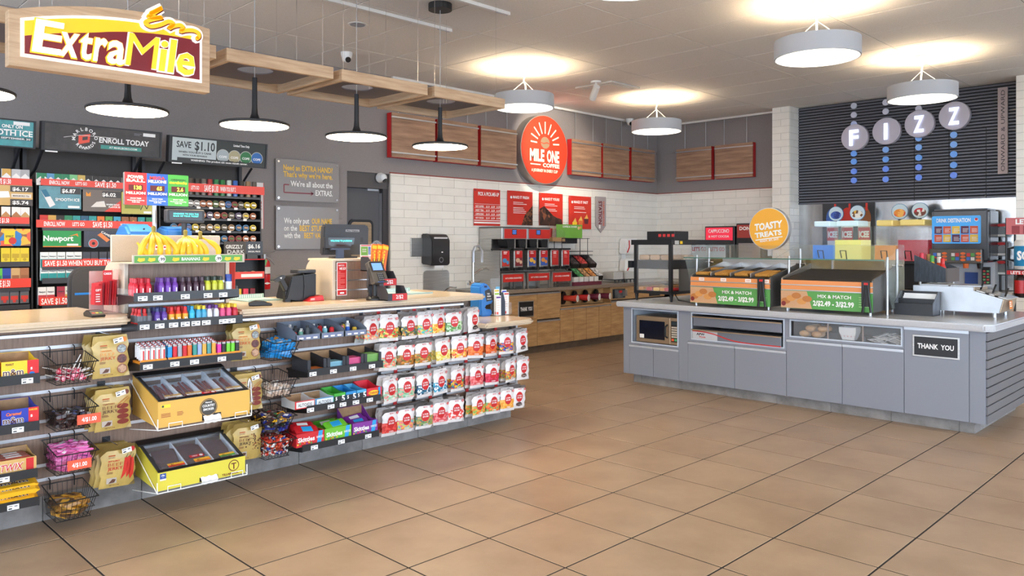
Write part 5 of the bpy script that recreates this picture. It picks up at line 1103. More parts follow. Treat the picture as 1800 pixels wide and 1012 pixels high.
wsign('grey acrylic wall sign about the best stuff partly behind the till monitor', 361, 438, [(.12, .6, 'We only put', WHITE, .39), (.55, .6, 'OUR NAME', YLT, .33), (.12, .43, 'on the', WHITE, .2), (.36, .43, 'BEST STUFF', YLT, .39), (.12, .26, 'with the', WHITE, .25), (.43, .26, 'BEST VALUE', YLT, .38)], False)
# ================================================================ tobacco racks
YR = 7.2
MRACK = M('black rack steel', (34, 34, 38), .45); MRBK = M('rack back panel', (70, 66, 64), .7)
ORG = M('orange red strip', (226, 66, 50), .4)
def rackframe(u0, u1, label, ztop):
    x0, x1 = FX(u0, YR), FX(u1, YR); t = thing('tobacco_rack', label, 'rack', (x0, YB-.06, 0), 0, 'black tobacco racks'); W = x1-x0
    MB().box(0, 0, 0, W, .05, ztop).obj('back_panel', MRBK, t)
    for xx in (.0, W-.03): MB().box(xx, -.05, 0, xx+.03, 0, ztop).obj('upright', MRACK, t); MB().prism([(-.5, 0), (-.05, 0), (-.05, 2.05), (-.46, 1.98)], xx+(0 if xx == 0 else .018), xx+(.012 if xx == 0 else .03), 'yz').obj('side_gable', MRACK, t)
    for xx in (.06, W-.08): MB().tube([(xx, -.04, ztop-.25), (xx, -.2, ztop-.2), (xx, -.42, ztop-.05)], .012, 6).obj('header_arm', MRACK, t)
    return t, x0, x1
def header(x0, x1, z0, z1, face, label, fn):
    t = thing('rack_header', label, 'sign box', ((x0+x1)/2, YR-.02, z0)); W, Hh = x1-x0, z1-z0; t.rotation_euler = (.1, 0, 0)
    MB().box(-W/2, .004, 0, W/2, .07, Hh).obj('case', MRACK, t, bevel=.003)
    for a, b_, c2, d in ((-W/2, 0, -W/2+.022, Hh), (W/2-.016, 0, W/2, Hh), (-W/2+.022, Hh-.012, W/2-.016, Hh), (-W/2+.022, 0, W/2-.016, .01)): MB().box(a, -.006, b_, c2, .004, d).obj('frame_bar', BLACK, t)
    MB().box(-W/2+.022, .0, .01, W/2-.016, .004, Hh-.012).obj('poster', face, t)
    P = Print(); fn(P, W, Hh); P.obj('poster_print', t, (0, -.0003, 0))
    MB().box(-W/2+.03, -.002, -.012, -W/2+.12, .0, -.001).obj('coupon_tab', WHITE, t)
    return t
def pack(x, y, z, c1, c2, label, w_=.058, h=.088, style=0):
    k = ('pk', c1, c2, w_, h, style)
    if k not in PRM:
        P = Print()
        if style == 0: P.poly([(-w_/2, h*.45), (0, h*.72), (w_/2, h*.45), (w_/2, h), (-w_/2, h)], C(*c2), 1); P.disc(0, h*.3, w_*.12, MGREY, 1, 8)
        elif style == 1: P.rect(-w_/2, 0, w_/2, h*.55, C(*c2), 1); P.text('Newport', 0, h*.68, h*.1, C(60, 70, 80), 2, w=w_*.8)
        else: P.rect(-w_*.4, h*.3, w_*.4, h*.6, C(*c2), 1); P.disc(0, h*.2, w_*.2, C(*c2), 1, 10)
        PRM[k] = (MB().box(-w_/2, 0, 0, w_/2, .022, h).mesh('pack_box', C(*c1, .35), bevel=.001), P)
    me, P = PRM[k]; o = thing('cigarette_pack', label, 'cigarette pack', (x, y, z), random.uniform(-.03, .03), 'cigarette packs on the racks'); link('box', me, o)
    if isinstance(P, Print): PRM[k] = (me, P.obj('front_print', o, (0, -.0003, 0)).data)
    else: link('front_print', P, o, (0, -.0003, 0))
def rshelf(label, x0, x1, z, y0=YR-.0, lip=.025):
    t = thing('rack_shelf', label, 'shelf', (x0, YB-.062, z-.01), 0, 'tobacco rack shelves'); D = YB-.062-y0; W = x1-x0
    MB().box(.032, -D, 0, W-.032, -.052, .01).obj('plate', MRACK, t); MB().box(.032, -D-.006, -.012, W-.032, -D, lip-.012).obj('lip', M('dark shelf lip', (58, 57, 60), .35), t); return t
def strip(label, x0, x1, z0, z1, texts, y=YR-.008, m_=None):
    t = thing('shelf_strip', label, 'shelf strip', (x0, y, z0), 0, 'printed shelf strips'); W, Hh = x1-x0, z1-z0
    MB().box(0, -.002, 0, W, 0, Hh).obj('card', m_ or ORG, t); P = Print()
    for a, s_, h, w_, al in texts: P.text(s_, a*W, Hh*(.5-h/2), Hh*h, WHITE, 2, w=w_*W if w_ else None, al=al, bold=.02)
    P.obj('print', t, (0, -.0025, 0)); return t
def board(label, x0, x1, z0, z1, bgc, fn, y=YR-.006):
    t = thing('shelf_poster', label, 'poster', (x0, y, z0), 0, 'posters on the racks'); W, Hh = x1-x0, z1-z0
    MB().box(0, -.003, 0, W, 0, Hh).obj('panel', bgc, t); P = Print(); fn(P, W, Hh); P.obj('print', t, (0, -.0035, 0)); return t
TEAL = M('teal marbled print', (30, 150, 150), .25, noise=.4, nscale=14, rgb2=(20, 110, 116))
SMOK = M('smoky brown print', (74, 68, 64), .45, noise=.4, nscale=12, rgb2=(50, 46, 44))
# --- middle rack
u0 = 66; z_ = lambda v: ZY(71, v, YR)
rk, rx0, rx1 = rackframe(66, 272, 'black tobacco rack with smoky rewards header behind the lottery sign', 2.32)
def fn(P, W, Hh):
    MI = C(160, 225, 205); P.text('ENROLL TODAY', W*.17, Hh*.42, Hh*.19, WHITE, 2, w=W*.43, bold=.03); P.rect(-W*.03, Hh*.2, W*.32, Hh*.34, C(70, 150, 138), 2); P.text('AT MARLBORO.COM', W*.16, Hh*.235, Hh*.07, WHITE, 3, w=W*.24, bold=.02)
    cx, cz, R = -W*.16, Hh*.48, Hh*.31
    for i, ch in enumerate('MARLBORO'): a = math.radians(190-24*i-10); P.text(ch, cx+R*math.cos(a), cz+R*math.sin(a), Hh*.12, WHITE, 2, bold=.02, rot=a-math.pi/2)
    for i, ch in enumerate('REWARDS'): a = math.radians(222+20*i); P.text(ch, cx+R*1.14*math.cos(a), cz+R*1.14*math.sin(a), Hh*.11, WHITE, 2, bold=.02, rot=a+math.pi/2)
    P.poly([(cx-.05, cz-.045), (cx+.035, cz-.02), (cx+.04, cz+.05), (cx-.05, cz+.03)], C(235, 90, 70), 2); P.poly([(cx-.02, cz-.01), (cx+.02, cz), (cx+.02, cz+.028), (cx-.02, cz+.018)], SMOK, 3); P.rect(W*.33, Hh*.78, W*.44, Hh*.9, WHITE, 2)
    P.bars(W*.25, Hh*.84, W*.32, 2, .012, .005, MGREY, 2); P.line([(-W*.33, Hh*.5), (-W*.2, Hh*.62), (W*.1, Hh*.62)], .004, C(220, 215, 210), 4)
header(FX(72, YR-.02), FX(283, YR-.02), ZY(72, 263, YR-.02), ZY(72, 212, YR-.02), SMOK, 'smoky brown rewards header box reading enroll today', fn)
X_ = lambda u: FX(u, YR)
def row(us, v, specs, rackname, rowname, style=0, h=.088):
    for u, (c1, c2, nm) in zip(us, specs): pack(X_(u), YR+.012, z_(v), c1, c2, '%s cigarette pack in the %s row of the %s rack' % (nm, rowname, rackname), style=style, h=h)
Wh, Gr, Bk, Rd, Tl, Br, Go = (232, 230, 226), (40, 130, 90), (40, 38, 38), (200, 50, 40), (40, 150, 150), (150, 96, 60), (205, 160, 80)
rshelf('rack shelf under the top row of packs behind the lottery sign', rx0, rx1, z_(325)); rshelf('rack shelf under the second row of packs in the middle rack', rx0, rx1, z_(400)); rshelf('rack shelf under the menthol packs above the buy two strip', rx0, rx1, z_(470)); rshelf('rack shelf under the teal menthol packs', rx0, rx1, z_(494), lip=.045); rshelf('lowest visible rack shelf of the middle rack', rx0, rx1, z_(537))
row([72, 80, 90, 103, 117, 130, 144, 156, 170, 183, 196, 208, 222, 236, 250], 325, [(Wh, Gr, 'white and green'), (Wh, Gr, 'white and green'), (Wh, (90, 150, 190), 'white and blue'), (Wh, Gr, 'white and green'), (Wh, Gr, 'white and green'), (Wh, (120, 190, 130), 'white and mint'), (Wh, (200, 170, 90), 'white and gold')]+[(Wh, Bk, 'black and white')]*8, 'middle', 'top', h=.1)
strip('orange red enroll strip across the top of the middle rack', X_(71), X_(268), z_(325), z_(313.5), [(.07, 'ENROLL NOW', .6, .17, 'L'), (.29, "LET'S GO", .5, .1, 'L'), (.46, 'SAVE $1.50', .75, .19, 'L')])
board('teal smooth ice poster with grey pack and price', X_(68), X_(142), z_(366), z_(326.5), M('blue teal print', (84, 150, 165), .3, noise=.2, nscale=9), lambda P, W, Hh: (P.rect(W*.5, Hh*.68, W*.99, Hh*.98, C(60, 58, 60), 2), P.text('$6.87', W*.7, Hh*.74, Hh*.17, WHITE, 3, w=W*.33), P.text('SMOOTH ICE', W*.67, Hh*.36, Hh*.13, WHITE, 3, w=W*.58, bold=.02), P.poly([(W*.04, Hh*.8), (W*.16, Hh*.86), (W*.38, Hh*.18), (W*.25, Hh*.05)], C(225, 225, 225), 2), P.poly([(W*.04, Hh*.8), (W*.16, Hh*.86), (W*.26, Hh*.55), (W*.14, Hh*.5)], C(40, 110, 140), 3), P.rect(W*.68, Hh*.05, W*.96, Hh*.15, WHITE, 2)))
board('brown poster with red corner and price on the middle rack', X_(145), X_(212), z_(369), z_(329.5), M('brown grey print', (96, 80, 68), .3), lambda P, W, Hh: (P.rect(W*.5, Hh*.66, W*.99, Hh*.96, C(60, 58, 60), 2), P.text('$6.02', W*.68, Hh*.72, Hh*.17, WHITE, 3, w=W*.36), P.poly([(W*.55, 0), (W, 0), (W, Hh*.55)], C(215, 60, 50), 2), P.text('WHERE BOLD', W*.78, Hh*.3, Hh*.08, WHITE, 3, w=W*.36), P.text('FLAVOR IS', W*.82, Hh*.19, Hh*.08, WHITE, 3, w=W*.3), P.poly([(W*.08, Hh*.7), (W*.2, Hh*.7), (W*.2, Hh*.9), (W*.14, Hh*.8), (W*.08, Hh*.9)], C(235, 150, 50), 2), P.poly([(W*.2, Hh*.2), (W*.6, Hh*.22), (W*.55, Hh*.5), (W*.35, Hh*.45)], C(220, 214, 208), 2)))
board('olive poster below the lottery sign', X_(213), X_(268), z_(372), z_(331), M('olive print', (176, 168, 60), .3), lambda P, W, Hh: (P.rect(W*.1, Hh*.25, W*.6, Hh*.5, C(120, 130, 50), 2), P.line([(W*.6, Hh*.2), (W*.7, Hh*.5), (W*.8, Hh*.25), (W*.9, Hh*.6)], .006, BLACK, 3), P.rect(W*.7, Hh*.04, W*.95, Hh*.14, WHITE, 2)))
cs2 = [((190, 50, 70), Rd), (Go, Go), ((120, 120, 125), Bk), ((60, 150, 120), Gr), ((90, 100, 100), Tl), ((60, 150, 190), (40, 90, 120)), ((110, 180, 200), Tl), (Bk, (225, 120, 50)), (Bk, (90, 160, 80)), (Bk, (60, 160, 190)), ((205, 110, 70), Br), ((220, 160, 60), Br), ((120, 160, 205), Tl), ((90, 150, 110), Gr)]
row([78+14.3*i for i in range(14)], 399, [(a, b_, ('red', 'gold', 'grey', 'green', 'dark teal', 'blue', 'pale blue', 'black and orange', 'black and green', 'black and blue', 'rust', 'amber', 'sky blue', 'sage')[i]) for i, (a, b_) in enumerate(cs2)], 'middle', 'second', h=.1)
strip('orange red enroll strip across the middle of the middle rack', X_(63), X_(268), z_(399.5), z_(386), [(.06, 'ENROLL NOW', .6, .17, 'L'), (.29, "LET'S GO", .5, .1, 'L'), (.46, 'SAVE $1.50', .75, .17, 'L'), (.7, 'WHEN YOU BUY 2', .4, .14, 'L')])
board('green menthol poster with white script and orange swoosh', X_(75), X_(142), z_(434), z_(405), C(40, 150, 80), lambda P, W, Hh: (P.text('Newport', W*.4, Hh*.38, Hh*.33, WHITE, 2, w=W*.78, bold=.03), P.poly([(W*.66, Hh*.66), (W*.9, Hh*.84), (W*.93, Hh*.62), (W*.86, Hh*.74)], C(240, 130, 50), 2), P.rect(W*.62, Hh*.08, W*.92, Hh*.2, WHITE, 2), P.rect(0, 0, W, Hh*.05, C(240, 130, 50), 2)))
board('dark blue poster with red disc and camel on the middle rack', X_(147), X_(205), z_(434), z_(405), M('starry navy print', (44, 42, 62), .3, noise=.4, nscale=20), lambda P, W, Hh: (P.disc(W*.28, Hh*.22, Hh*.3, C(120, 180, 200), 2), P.disc(W*.28, Hh*.22, Hh*.26, C(205, 80, 70), 3), P.disc(W*.28, Hh*.22, Hh*.1, BLACK, 4, 8), P.poly([(W*.4, Hh*.75), (W*.5, Hh*.9), (W*.78, Hh*.45), (W*.68, Hh*.3)], C(225, 130, 70), 3), P.text('CAMEL', W*.66, Hh*.74, Hh*.14, WHITE, 3, w=W*.36, bold=.02, rot=-.5)))
row([79, 93.5, 108.5, 124, 138, 153, 167, 182, 197], 470, [((232, 234, 232), Tl, 'teal and white')]*5+[((60, 60, 70), (205, 70, 60), 'dark with red disc')]*2+[((60, 60, 70), (60, 140, 200), 'dark with blue disc')]*2, 'middle', 'third', style=1, h=.125)
strip('orange red strip reading save when you buy two', X_(74), X_(250), z_(469), z_(456.5), [(.02, 'SAVE $1.50 WHEN YOU BUY TWO', .72, .68, 'L')])
row([79, 93.5, 108.5, 124, 138, 153, 167, 182], 493, [((232, 234, 232), Tl, 'tall teal and white')]*5+[((228, 226, 222), (205, 160, 90), 'white with camel')]*3, 'middle', 'fourth', style=1, h=.105)
row([75, 90, 108, 122, 138], 536, [((235, 232, 230), (190, 60, 70), 'white and crimson'), ((235, 232, 230), (190, 60, 70), 'white and crimson'), ((170, 50, 70), (190, 60, 70), 'crimson'), ((225, 222, 210), Go, 'white and gold'), ((225, 222, 210), (170, 140, 50), 'white and olive')], 'middle', 'lowest', style=1, h=.145)
strip('orange red strip reading save when you near the gift card rack', X_(69), X_(200), z_(537), z_(522.5), [(.02, 'SAVE $1.50 WHEN YOU BUY', .72, .9, 'L')])
# --- left rack, cut by the picture edge
rk, qx0, qx1 = rackframe(-60, 60, 'black tobacco rack with teal header next to the smoky one', 2.32)
header(FX(-130, YR-.02), FX(62, YR-.02), ZY(62, 263, YR-.02)+.005, ZY(62, 216, YR-.02)+.012, TEAL, 'teal marbled header box reading smooth ice', lambda P, W, Hh: (P.text('ONLY ON', W*.27, Hh*.68, Hh*.12, WHITE, 2, w=W*.2), P.text('SMOOTH ICE', W*.2, Hh*.42, Hh*.2, WHITE, 2, w=W*.54, bold=.02), P.rect(-W*.05, Hh*.27, W*.46, Hh*.37, C(20, 70, 74), 2), P.text('JULY 1 - SEPTEMBER 30', W*.22, Hh*.29, Hh*.06, WHITE, 3, w=W*.46), P.rect(W*.28, Hh*.8, W*.44, Hh*.92, WHITE, 2), P.line([(W*.1, Hh*.62), (W*.44, Hh*.62)], .003, WHITE, 2)))
for v, nm in ((323, 'top'), (392, 'second'), (462, 'third'), (504, 'fourth'), (536, 'fifth')): rshelf('shelf of the left tobacco rack, %s from its header' % nm, qx0, qx1, z_(v)-.005, lip=.04 if v in (462, 536) else .025)
def row2(v, specs, nm, us=(7, 25, 43), style=0, h=.09):
    for u, (a, b_, n_) in zip(us, specs): pack(X_(u), YR+.012, ZY(20, v, YR), a, b_, '%s cigarette pack in the %s row of the rack with teal header' % (n_, nm), w_=.062, h=h, style=style)
row2(322, [(Wh, Go, 'white and gold'), (Wh, (190, 190, 190), 'white and silver'), (Wh, (170, 170, 172), 'white and grey')], 'top', (12, 29, 45), h=.115)
strip('orange red strip on the rack with teal header, below white packs', X_(-40), X_(56), ZY(20, 325, YR), ZY(20, 313, YR), [(.3, 'SAVE $1.50', .7, .3, 'L')])
board('tan price poster reading 6.17 and 5.74', X_(-40), X_(57), ZY(20, 361, YR), ZY(20, 325.5, YR), M('tan print', (206, 166, 96), .3), lambda P, W, Hh: (P.rect(W*.58, Hh*.68, W, Hh*.98, C(70, 66, 66), 2), P.text('$6.17', W*.77, Hh*.74, Hh*.17, WHITE, 3, w=W*.3), P.rect(W*.58, 0, W, Hh*.32, C(70, 66, 66), 2), P.text('$5.74', W*.77, Hh*.07, Hh*.17, WHITE, 3, w=W*.3), P.rect(W*.6, Hh*.4, W*.97, Hh*.58, C(225, 215, 200), 2), P.text('MARLBORO 72s', W*.78, Hh*.45, Hh*.07, C(70, 60, 60), 3, w=W*.3), P.poly([(W*.35, Hh*.35), (W*.58, Hh*.4), (W*.55, Hh*.7), (W*.4, Hh*.68)], WHITE, 2)))
row2(392, [((190, 130, 70), Wh, 'copper'), ((170, 110, 60), Wh, 'bronze'), ((195, 150, 90), Wh, 'pale bronze')], 'second', (11, 29, 45), h=.13)
strip('orange red strip on the rack with teal header, below bronze packs', X_(-40), X_(51), ZY(20, 393, YR), ZY(20, 381.5, YR), [(.3, 'SAVE $1.50', .7, .3, 'L')])
board('colourful poster with yellow pack on the rack with teal header', X_(-20), X_(53), ZY(20, 432, YR), ZY(20, 402, YR), MV('confetti print', [(40, 120, 190), (225, 90, 60), (230, 180, 60), (140, 90, 60), (30, 60, 120)], 22), lambda P, W, Hh: (P.rect(W*.36, Hh*.1, W*.62, Hh*.9, C(225, 200, 40), 2), P.text('SPIRIT', W*.49, Hh*.5, Hh*.12, C(90, 80, 30), 3, w=W*.2), P.disc(W*.56, Hh*.3, Hh*.2, C(205, 50, 50), 3)))
row2(461, [((225, 200, 40), (190, 160, 40), 'yellow')]*3, 'third', (11, 28, 44), 2, h=.115)
row2(503, [((100, 190, 70), Gr, 'green'), ((40, 70, 160), (30, 50, 130), 'blue'), ((205, 165, 110), Br, 'tan'), ((170, 110, 70), Br, 'brown')], 'fourth', (-3, 12, 28, 44), 2, h=.145)
strip('orange red strip on the rack with teal header, below green and blue packs', X_(-40), X_(54), ZY(20, 505.5, YR), ZY(20, 489.5, YR), [(.3, 'SAVE $1.50', .7, .3, 'L')])
row2(534, [((96, 94, 98), Rd, 'dark grey')]*3, 'fifth', (9, 26, 44), 2, h=.105)
# --- snuff rack
zr = lambda v: ZY(340, v, YR)
rk, sx0, sx1 = rackframe(283, 463, 'black snuff tin rack beside the grey acrylic wall signs', 2.28)
def fn(P, W, Hh):
    P.rect(-W*.47, Hh*.08, -W*.04, Hh*.94, C(190, 200, 200), 1); P.text('SAVE', -W*.36, Hh*.58, Hh*.24, BLACK, 2, w=W*.14, bold=.02); P.text('$1.10', -W*.155, Hh*.52, Hh*.34, BLACK, 2, w=W*.2, bold=.02); P.text('WHEN YOU BUY 2 CANS', -W*.25, Hh*.38, Hh*.07, BLACK, 2, w=W*.32); P.text('WITH YOUR REWARDS', -W*.25, Hh*.27, Hh*.06, BLACK, 2, w=W*.24)
    P.rect(-W*.42, Hh*.04, W*.45, Hh*.2, C(56, 58, 56), 3); P.text('WARNING: This product can cause mouth cancer.', 0, Hh*.09, Hh*.07, WHITE, 4, w=W*.58); P.text('Limited Time Only', W*.22, Hh*.78, Hh*.09, WHITE, 2, w=W*.17)
    for i, c_ in enumerate(((170, 180, 182), (176, 166, 130), (50, 120, 70), (50, 110, 180))): P.disc(W*(.03+.12*i), Hh*.38, Hh*.26, C(190, 190, 180), 2); P.disc(W*(.03+.12*i), Hh*.38, Hh*.235, C(*c_), 3); P.text('COPE', W*(.03+.12*i), Hh*.3, Hh*.09, WHITE, 4, w=W*.08)
header(FX(296, YR-.02), FX(468, YR-.02), ZY(296, 284, YR-.02), ZY(296, 237, YR-.02), M('dark olive print', (46, 50, 44), .45), 'dark header box with four round tins and save lettering', fn)
for v, nm in ((340, 'fine cut cans'), (361, 'first row of tins'), (381, 'second row of tins'), (403, 'third row of tins'), (423, 'fourth row of tins')): rshelf('snuff rack shelf under the %s' % nm, sx0, sx1, zr(v)-.01, y0=YR+.0, lip=.012)
cc = [(90, 80, 70), (70, 66, 60), (110, 100, 90), (170, 60, 60), (60, 130, 80), (50, 120, 70), (190, 200, 190), (60, 100, 170), (70, 66, 60), (150, 120, 90), (96, 90, 84)]
for i in range(11):
    x = X_(338+11.2*i); o = thing('snuff_can', '%s snuff can, %s from the lottery sign on the top snuff shelf' % (('brown', 'black', 'tan', 'red', 'green', 'dark green', 'pale', 'blue', 'black', 'ochre', 'grey')[i], (ordn+['tenth', 'eleventh'])[i]), 'can', (x, YR+.035, zr(340)-.01), 0, 'snuff cans on the top shelf')
    MB().lathe([(.024, 0), (.024, .15), (.022, .154)], 14).obj('body', C(*cc[i], .3), o, smooth=True); MB().lathe([(.0245, .05), (.0245, .11)], 14).obj('label_sleeve', WHITE if i in (2, 4, 6) else C(*[max(0, v_-30) for v_ in cc[i]]), o, smooth=True)
strip('orange red strip reading save when you buy 2 under the snuff cans', X_(290), X_(464), zr(337), zr(322), [(.24, "LET'S GO", .45, .08, 'L'), (.37, 'SAVE $1.10', .75, .14, 'L'), (.53, 'WHEN YOU BUY 2', .55, .16, 'L')])
tc = [(210, 190, 150), (190, 150, 110), (225, 220, 210), (235, 205, 60), (110, 100, 80), (200, 120, 80), (60, 120, 190), (200, 195, 190), (170, 70, 70), (120, 110, 140), (70, 130, 180), (90, 120, 60)]
tn = ('tan', 'ochre', 'cream', 'yellow rimmed', 'olive', 'copper', 'blue', 'silver', 'red', 'violet', 'azure', 'moss')
for ri, (v, n, us0) in enumerate(((361, 11, 330), (381, 12, 300), (403, 12, 300), (423, 12, 300))):
    for i in range(n):
        u = us0+(i+.5)*(452-us0)/n; q = random.randrange(12)
        if ri == 0 and i > 8: q = 3
        k = ('tin', q)
        if k not in PRM:
            P = Print(); P.disc(0, 0, .026, C(*[int(v_*.6) for v_ in tc[q]]), 1, 16); P.poly([(-.02, -.006), (.02, -.01), (.022, .008), (-.018, .01)], WHITE if q % 2 else C(*tc[(q+3) % 12]), 2)
            PRM[k] = (MB().cyl((0, 0, 0), (0, .022, 0), .031, n=18).mesh('tin_box', C(*tc[q], .3), smooth=True), P)
        o = thing('snuff_tin', 'round %s snuff tin in the %s tin row of the snuff rack' % (tn[q], ordn[ri]), 'tin', (X_(u), YR+.006, zr(v)-.01+.0315), 0, 'snuff tins on the rack'); o.rotation_euler = (-.12, 0, 0)
        me, P = PRM[k]; link('tin', me, o)
        if isinstance(P, Print): PRM[k] = (me, P.obj('lid_print', o, (0, -.0004, 0)).data)
        else: link('lid_print', P, o, (0, -.0004, 0))
    P = None
    for i in range(5): tt = MB().box(0, 0, 0, .035, .001, .02).obj('price_tag', MTAG, None, (X_(us0+15+i*(140-(us0-300))/5), YR-.0085, zr(v)-.028)); tag(tt, 'small white price tag under the %s tin row' % ordn[ri], 'price tag', 'price tags on the snuff rack')
board('black grizzly dark poster with 6.16 price', X_(393), X_(461), ZY(395, 449, YR), ZY(395, 424, YR), M('black poster', (34, 33, 34), .3), lambda P, W, Hh: (P.rect(0, Hh*.04, W*.56, Hh*.98, C(74, 68, 62), 2), P.text('GRIZZLY', W*.26, Hh*.5, Hh*.26, C(225, 225, 220), 3, w=W*.44), P.text('DARK', W*.3, Hh*.13, Hh*.28, C(225, 225, 220), 3, w=W*.44, bold=.01), P.text('$6.16', W*.77, Hh*.5, Hh*.3, WHITE, 3, w=W*.32), P.text('SPECIAL PRICE', W*.77, Hh*.22, Hh*.1, WHITE, 3, w=W*.32)))
# lower counter display with green tins
x0, x1 = X_(405), X_(456); t = thing('snuff_counter_display', 'small red and black stepped display of green tins below the grizzly poster', 'display stand', (x0, YR-.1, ZY(430, 523, YR))); W = x1-x0; Hh = ZY(430, 455, YR)-ZY(430, 523, YR)
MB().box(0, .12, 0, W, .13, Hh).obj('back_panel', BLACK, t); MB().box(0, 0, Hh*.5, W, .005, Hh*.68).obj('red_front', C(226, 80, 70), t); MB().box(0, .0, Hh*.48, W, .12, Hh*.5).obj('middle_shelf', BLACK, t); MB().box(0, -.01, Hh*.98, W, .12, Hh).obj('top_shelf', RED, t); MB().prism([(0, 0), (.12, 0), (.12, Hh), (-.01, Hh), (0, Hh*.5)], -.005, 0, 'yz').obj('side_panel', C(226, 80, 70), t); MB().prism([(0, 0), (.12, 0), (.12, Hh), (-.01, Hh), (0, Hh*.5)], W, W+.005, 'yz').obj('side_panel', BLACK, t); MB().box(0, 0, 0, W, .12, .008).obj('base', BLACK, t); MB().box(.06, -.001, Hh*.54, W-.02, 0, Hh*.62).obj('label', WHITE, t)
dz0 = ZY(430, 523, YR)
for i in range(3): o = MB().cyl((0, 0, 0), (0, .022, 0), .036, n=16).obj('snuff_tin', C(*((40, 140, 100), (30, 120, 90), (190, 170, 130))[i], .3), None, (x0+.05+.075*i, YR-.07, dz0+Hh*.5+.0365), smooth=True); tag(o, '%s tin standing in the small stepped display' % ('green', 'dark green', 'tan')[i], 'tin', 'tins in the stepped display')
for i in range(3): o = MB().box(0, 0, 0, .05, .03, .085).obj('candy_pack', C(*((240, 200, 60), (225, 60, 90), (120, 30, 40))[i], .35), None, (x0+.02+.07*i, YR-.09, dz0+.0085), bevel=.004); tag(o, '%s small pack in the foot of the stepped display' % ('yellow', 'pink', 'maroon')[i], 'pack', 'packs in the stepped display')
for i in range(2): o = MB().box(0, 0, 0, .11, .05, .05).obj('tin_tray', C(70, 74, 76), None, (x0+.01+.12*i, YR-.08, dz0+Hh+.0005), bevel=.003); tag(o, 'dark tray of tins with green rim on top of the stepped display', 'tray', 'tin trays on the stepped display')
# fire extinguisher and its sign
xe = FX(464, YB-.09); ze = ZY(464, 508, YB-.09)
t = thing('fire_extinguisher', 'red fire extinguisher hanging on the grey wall beside the snuff rack', 'fire extinguisher', (xe, YB-.1, ze)); Hh = ZY(464, 455, YB-.09)-ze
MB().lathe([(.055, 0), (.06, .01), (.06, Hh*.8), (.05, Hh*.93), (.022, Hh)], 18).obj('cylinder', C(205, 28, 36, .25), t, smooth=True); MB().lathe([(.061, Hh*.52), (.061, Hh*.74)], 18).obj('label_band', C(225, 222, 216), t, smooth=True); MB().lathe([(.062, Hh*.49), (.062, Hh*.51)], 18).obj('strap', BLACK, t)
MB().cyl((0, 0, Hh), (0, 0, Hh+.05), .018, n=10).obj('valve', ALU, t); MB().tube([(-.02, 0, Hh+.05), (.12, -.01, Hh+.075)], .006, 6).obj('handle', ALU, t); MB().tube([(.0, 0, Hh+.03), (.06, -.01, Hh+.0), (.11, -.01, Hh-.06)], .006, 6).obj('lever', ALU, t); MB().box(-.01, .06, .05, .01, .1, Hh*.9).obj('wall_bracket', BMET, t)
P = Print(); P.poly([(-.04, Hh*.2), (0, Hh*.16), (.04, Hh*.2), (0, Hh*.24)], WHITE, 1); P.obj('diamond_print', t, (0, -.061, 0)); MB().prism([(-.09, Hh*.95), (-.02, Hh*.78), (.0, Hh*.95), (-.03, Hh*1.02)], -.064, -.06).obj('inspection_tag', C(110, 190, 110), t)
t = thing('extinguisher_sign', 'white flag sign with red EXTINGUISHER lettering behind the snuff rack', 'sign', (FX(456, YB-.03), YB-.03, ZY(456, 402, YB-.03))); Hh = ZY(456, 321, YB-.03)-ZY(456, 402, YB-.03)
MB().box(-.03, 0, 0, .05, .025, Hh).obj('board', C(235, 228, 226), t); P = Print(); P.rect(.044, 0, .05, Hh, RED, 1)
for i, ch in enumerate('EXTINGUISHER'): P.text(ch, .012, Hh*.84-i*Hh*.073, Hh*.05, RED, 1, bold=.03)
P.obj('print', t, (0, -.0005, 0))
# ================================================================ coffee side: wall boards, sign, posters
MBOARD = M('brown walnut board', (176, 140, 112), .45, noise=.3, nscale=2.2, nvec=(1.2, 1, 14), rgb2=(132, 100, 80)); MREDE = M('red board edge', (196, 30, 34), .4)
def wboard(label, W, Hh, loc, rz, red_left):
    t = thing('wooden_board', label, 'wall board', loc, rz, 'wooden boards above the coffee tiles')
    MB().box(0, -.115, 0, W, -.1, Hh).obj('face', MBOARD, t); MB().box(.002, -.1, -.004, W-.002, -.012, Hh).obj('red_core', MREDE, t)
    for zz in (Hh*.1, Hh*.9): MB().box(-.01, -.128, zz-.009, W+.01, -.116, zz+.009).obj('metal_rail', ALU, t)
    for xx in (W*.2, W*.8): MB().cyl((xx, -.06, Hh), (xx, -.06, HC-loc[2]), .005, n=6).obj('hanging_rod', ALU, t)
    return t
YBD = YB-.115; bz0, bz1 = ZY(690, 275, YBD), ZY(690, 197, YBD)
nb = ('first wooden wall board left of the red coffee sign, nearest the office door', 'second wooden wall board left of the red coffee sign', 'wooden wall board touching the left of the red coffee sign', 'wooden wall board touching the right of the red coffee sign', 'second wooden wall board right of the red coffee sign', 'last wooden wall board before the back corner')
for (a, b_), nm in zip(((689, 765), (770, 840), (846, 908), (1006, 1057), (1061, 1106), (1111, 1151)), nb):
    x0, x1 = FX(a, YBD), FX(b_, YBD); wboard(nm, x1-x0, bz1-bz0, (x0, YB, bz0), 0, True)
XBD = XW-.115
for (a, b_), nm in zip(((1189, 1250), (1257, 1323)), ('wooden wall board on the right wall beside the back corner', 'wooden wall board on the right wall beside the tiled column')):
    y0, y1 = FY(a, XBD), FY(b_, XBD); wboard(nm, y0-y1, bz1-bz0, (XW, y0, bz0), RZ, False)
rl = MB().box(DX1, YB-.075, HC-.03, XW-.04, YB-.045, HC-.0005).obj('hanging_rail', M('white rail enamel')); tag(rl, 'white ceiling rail carrying the boards along the back wall', 'ceiling rail')
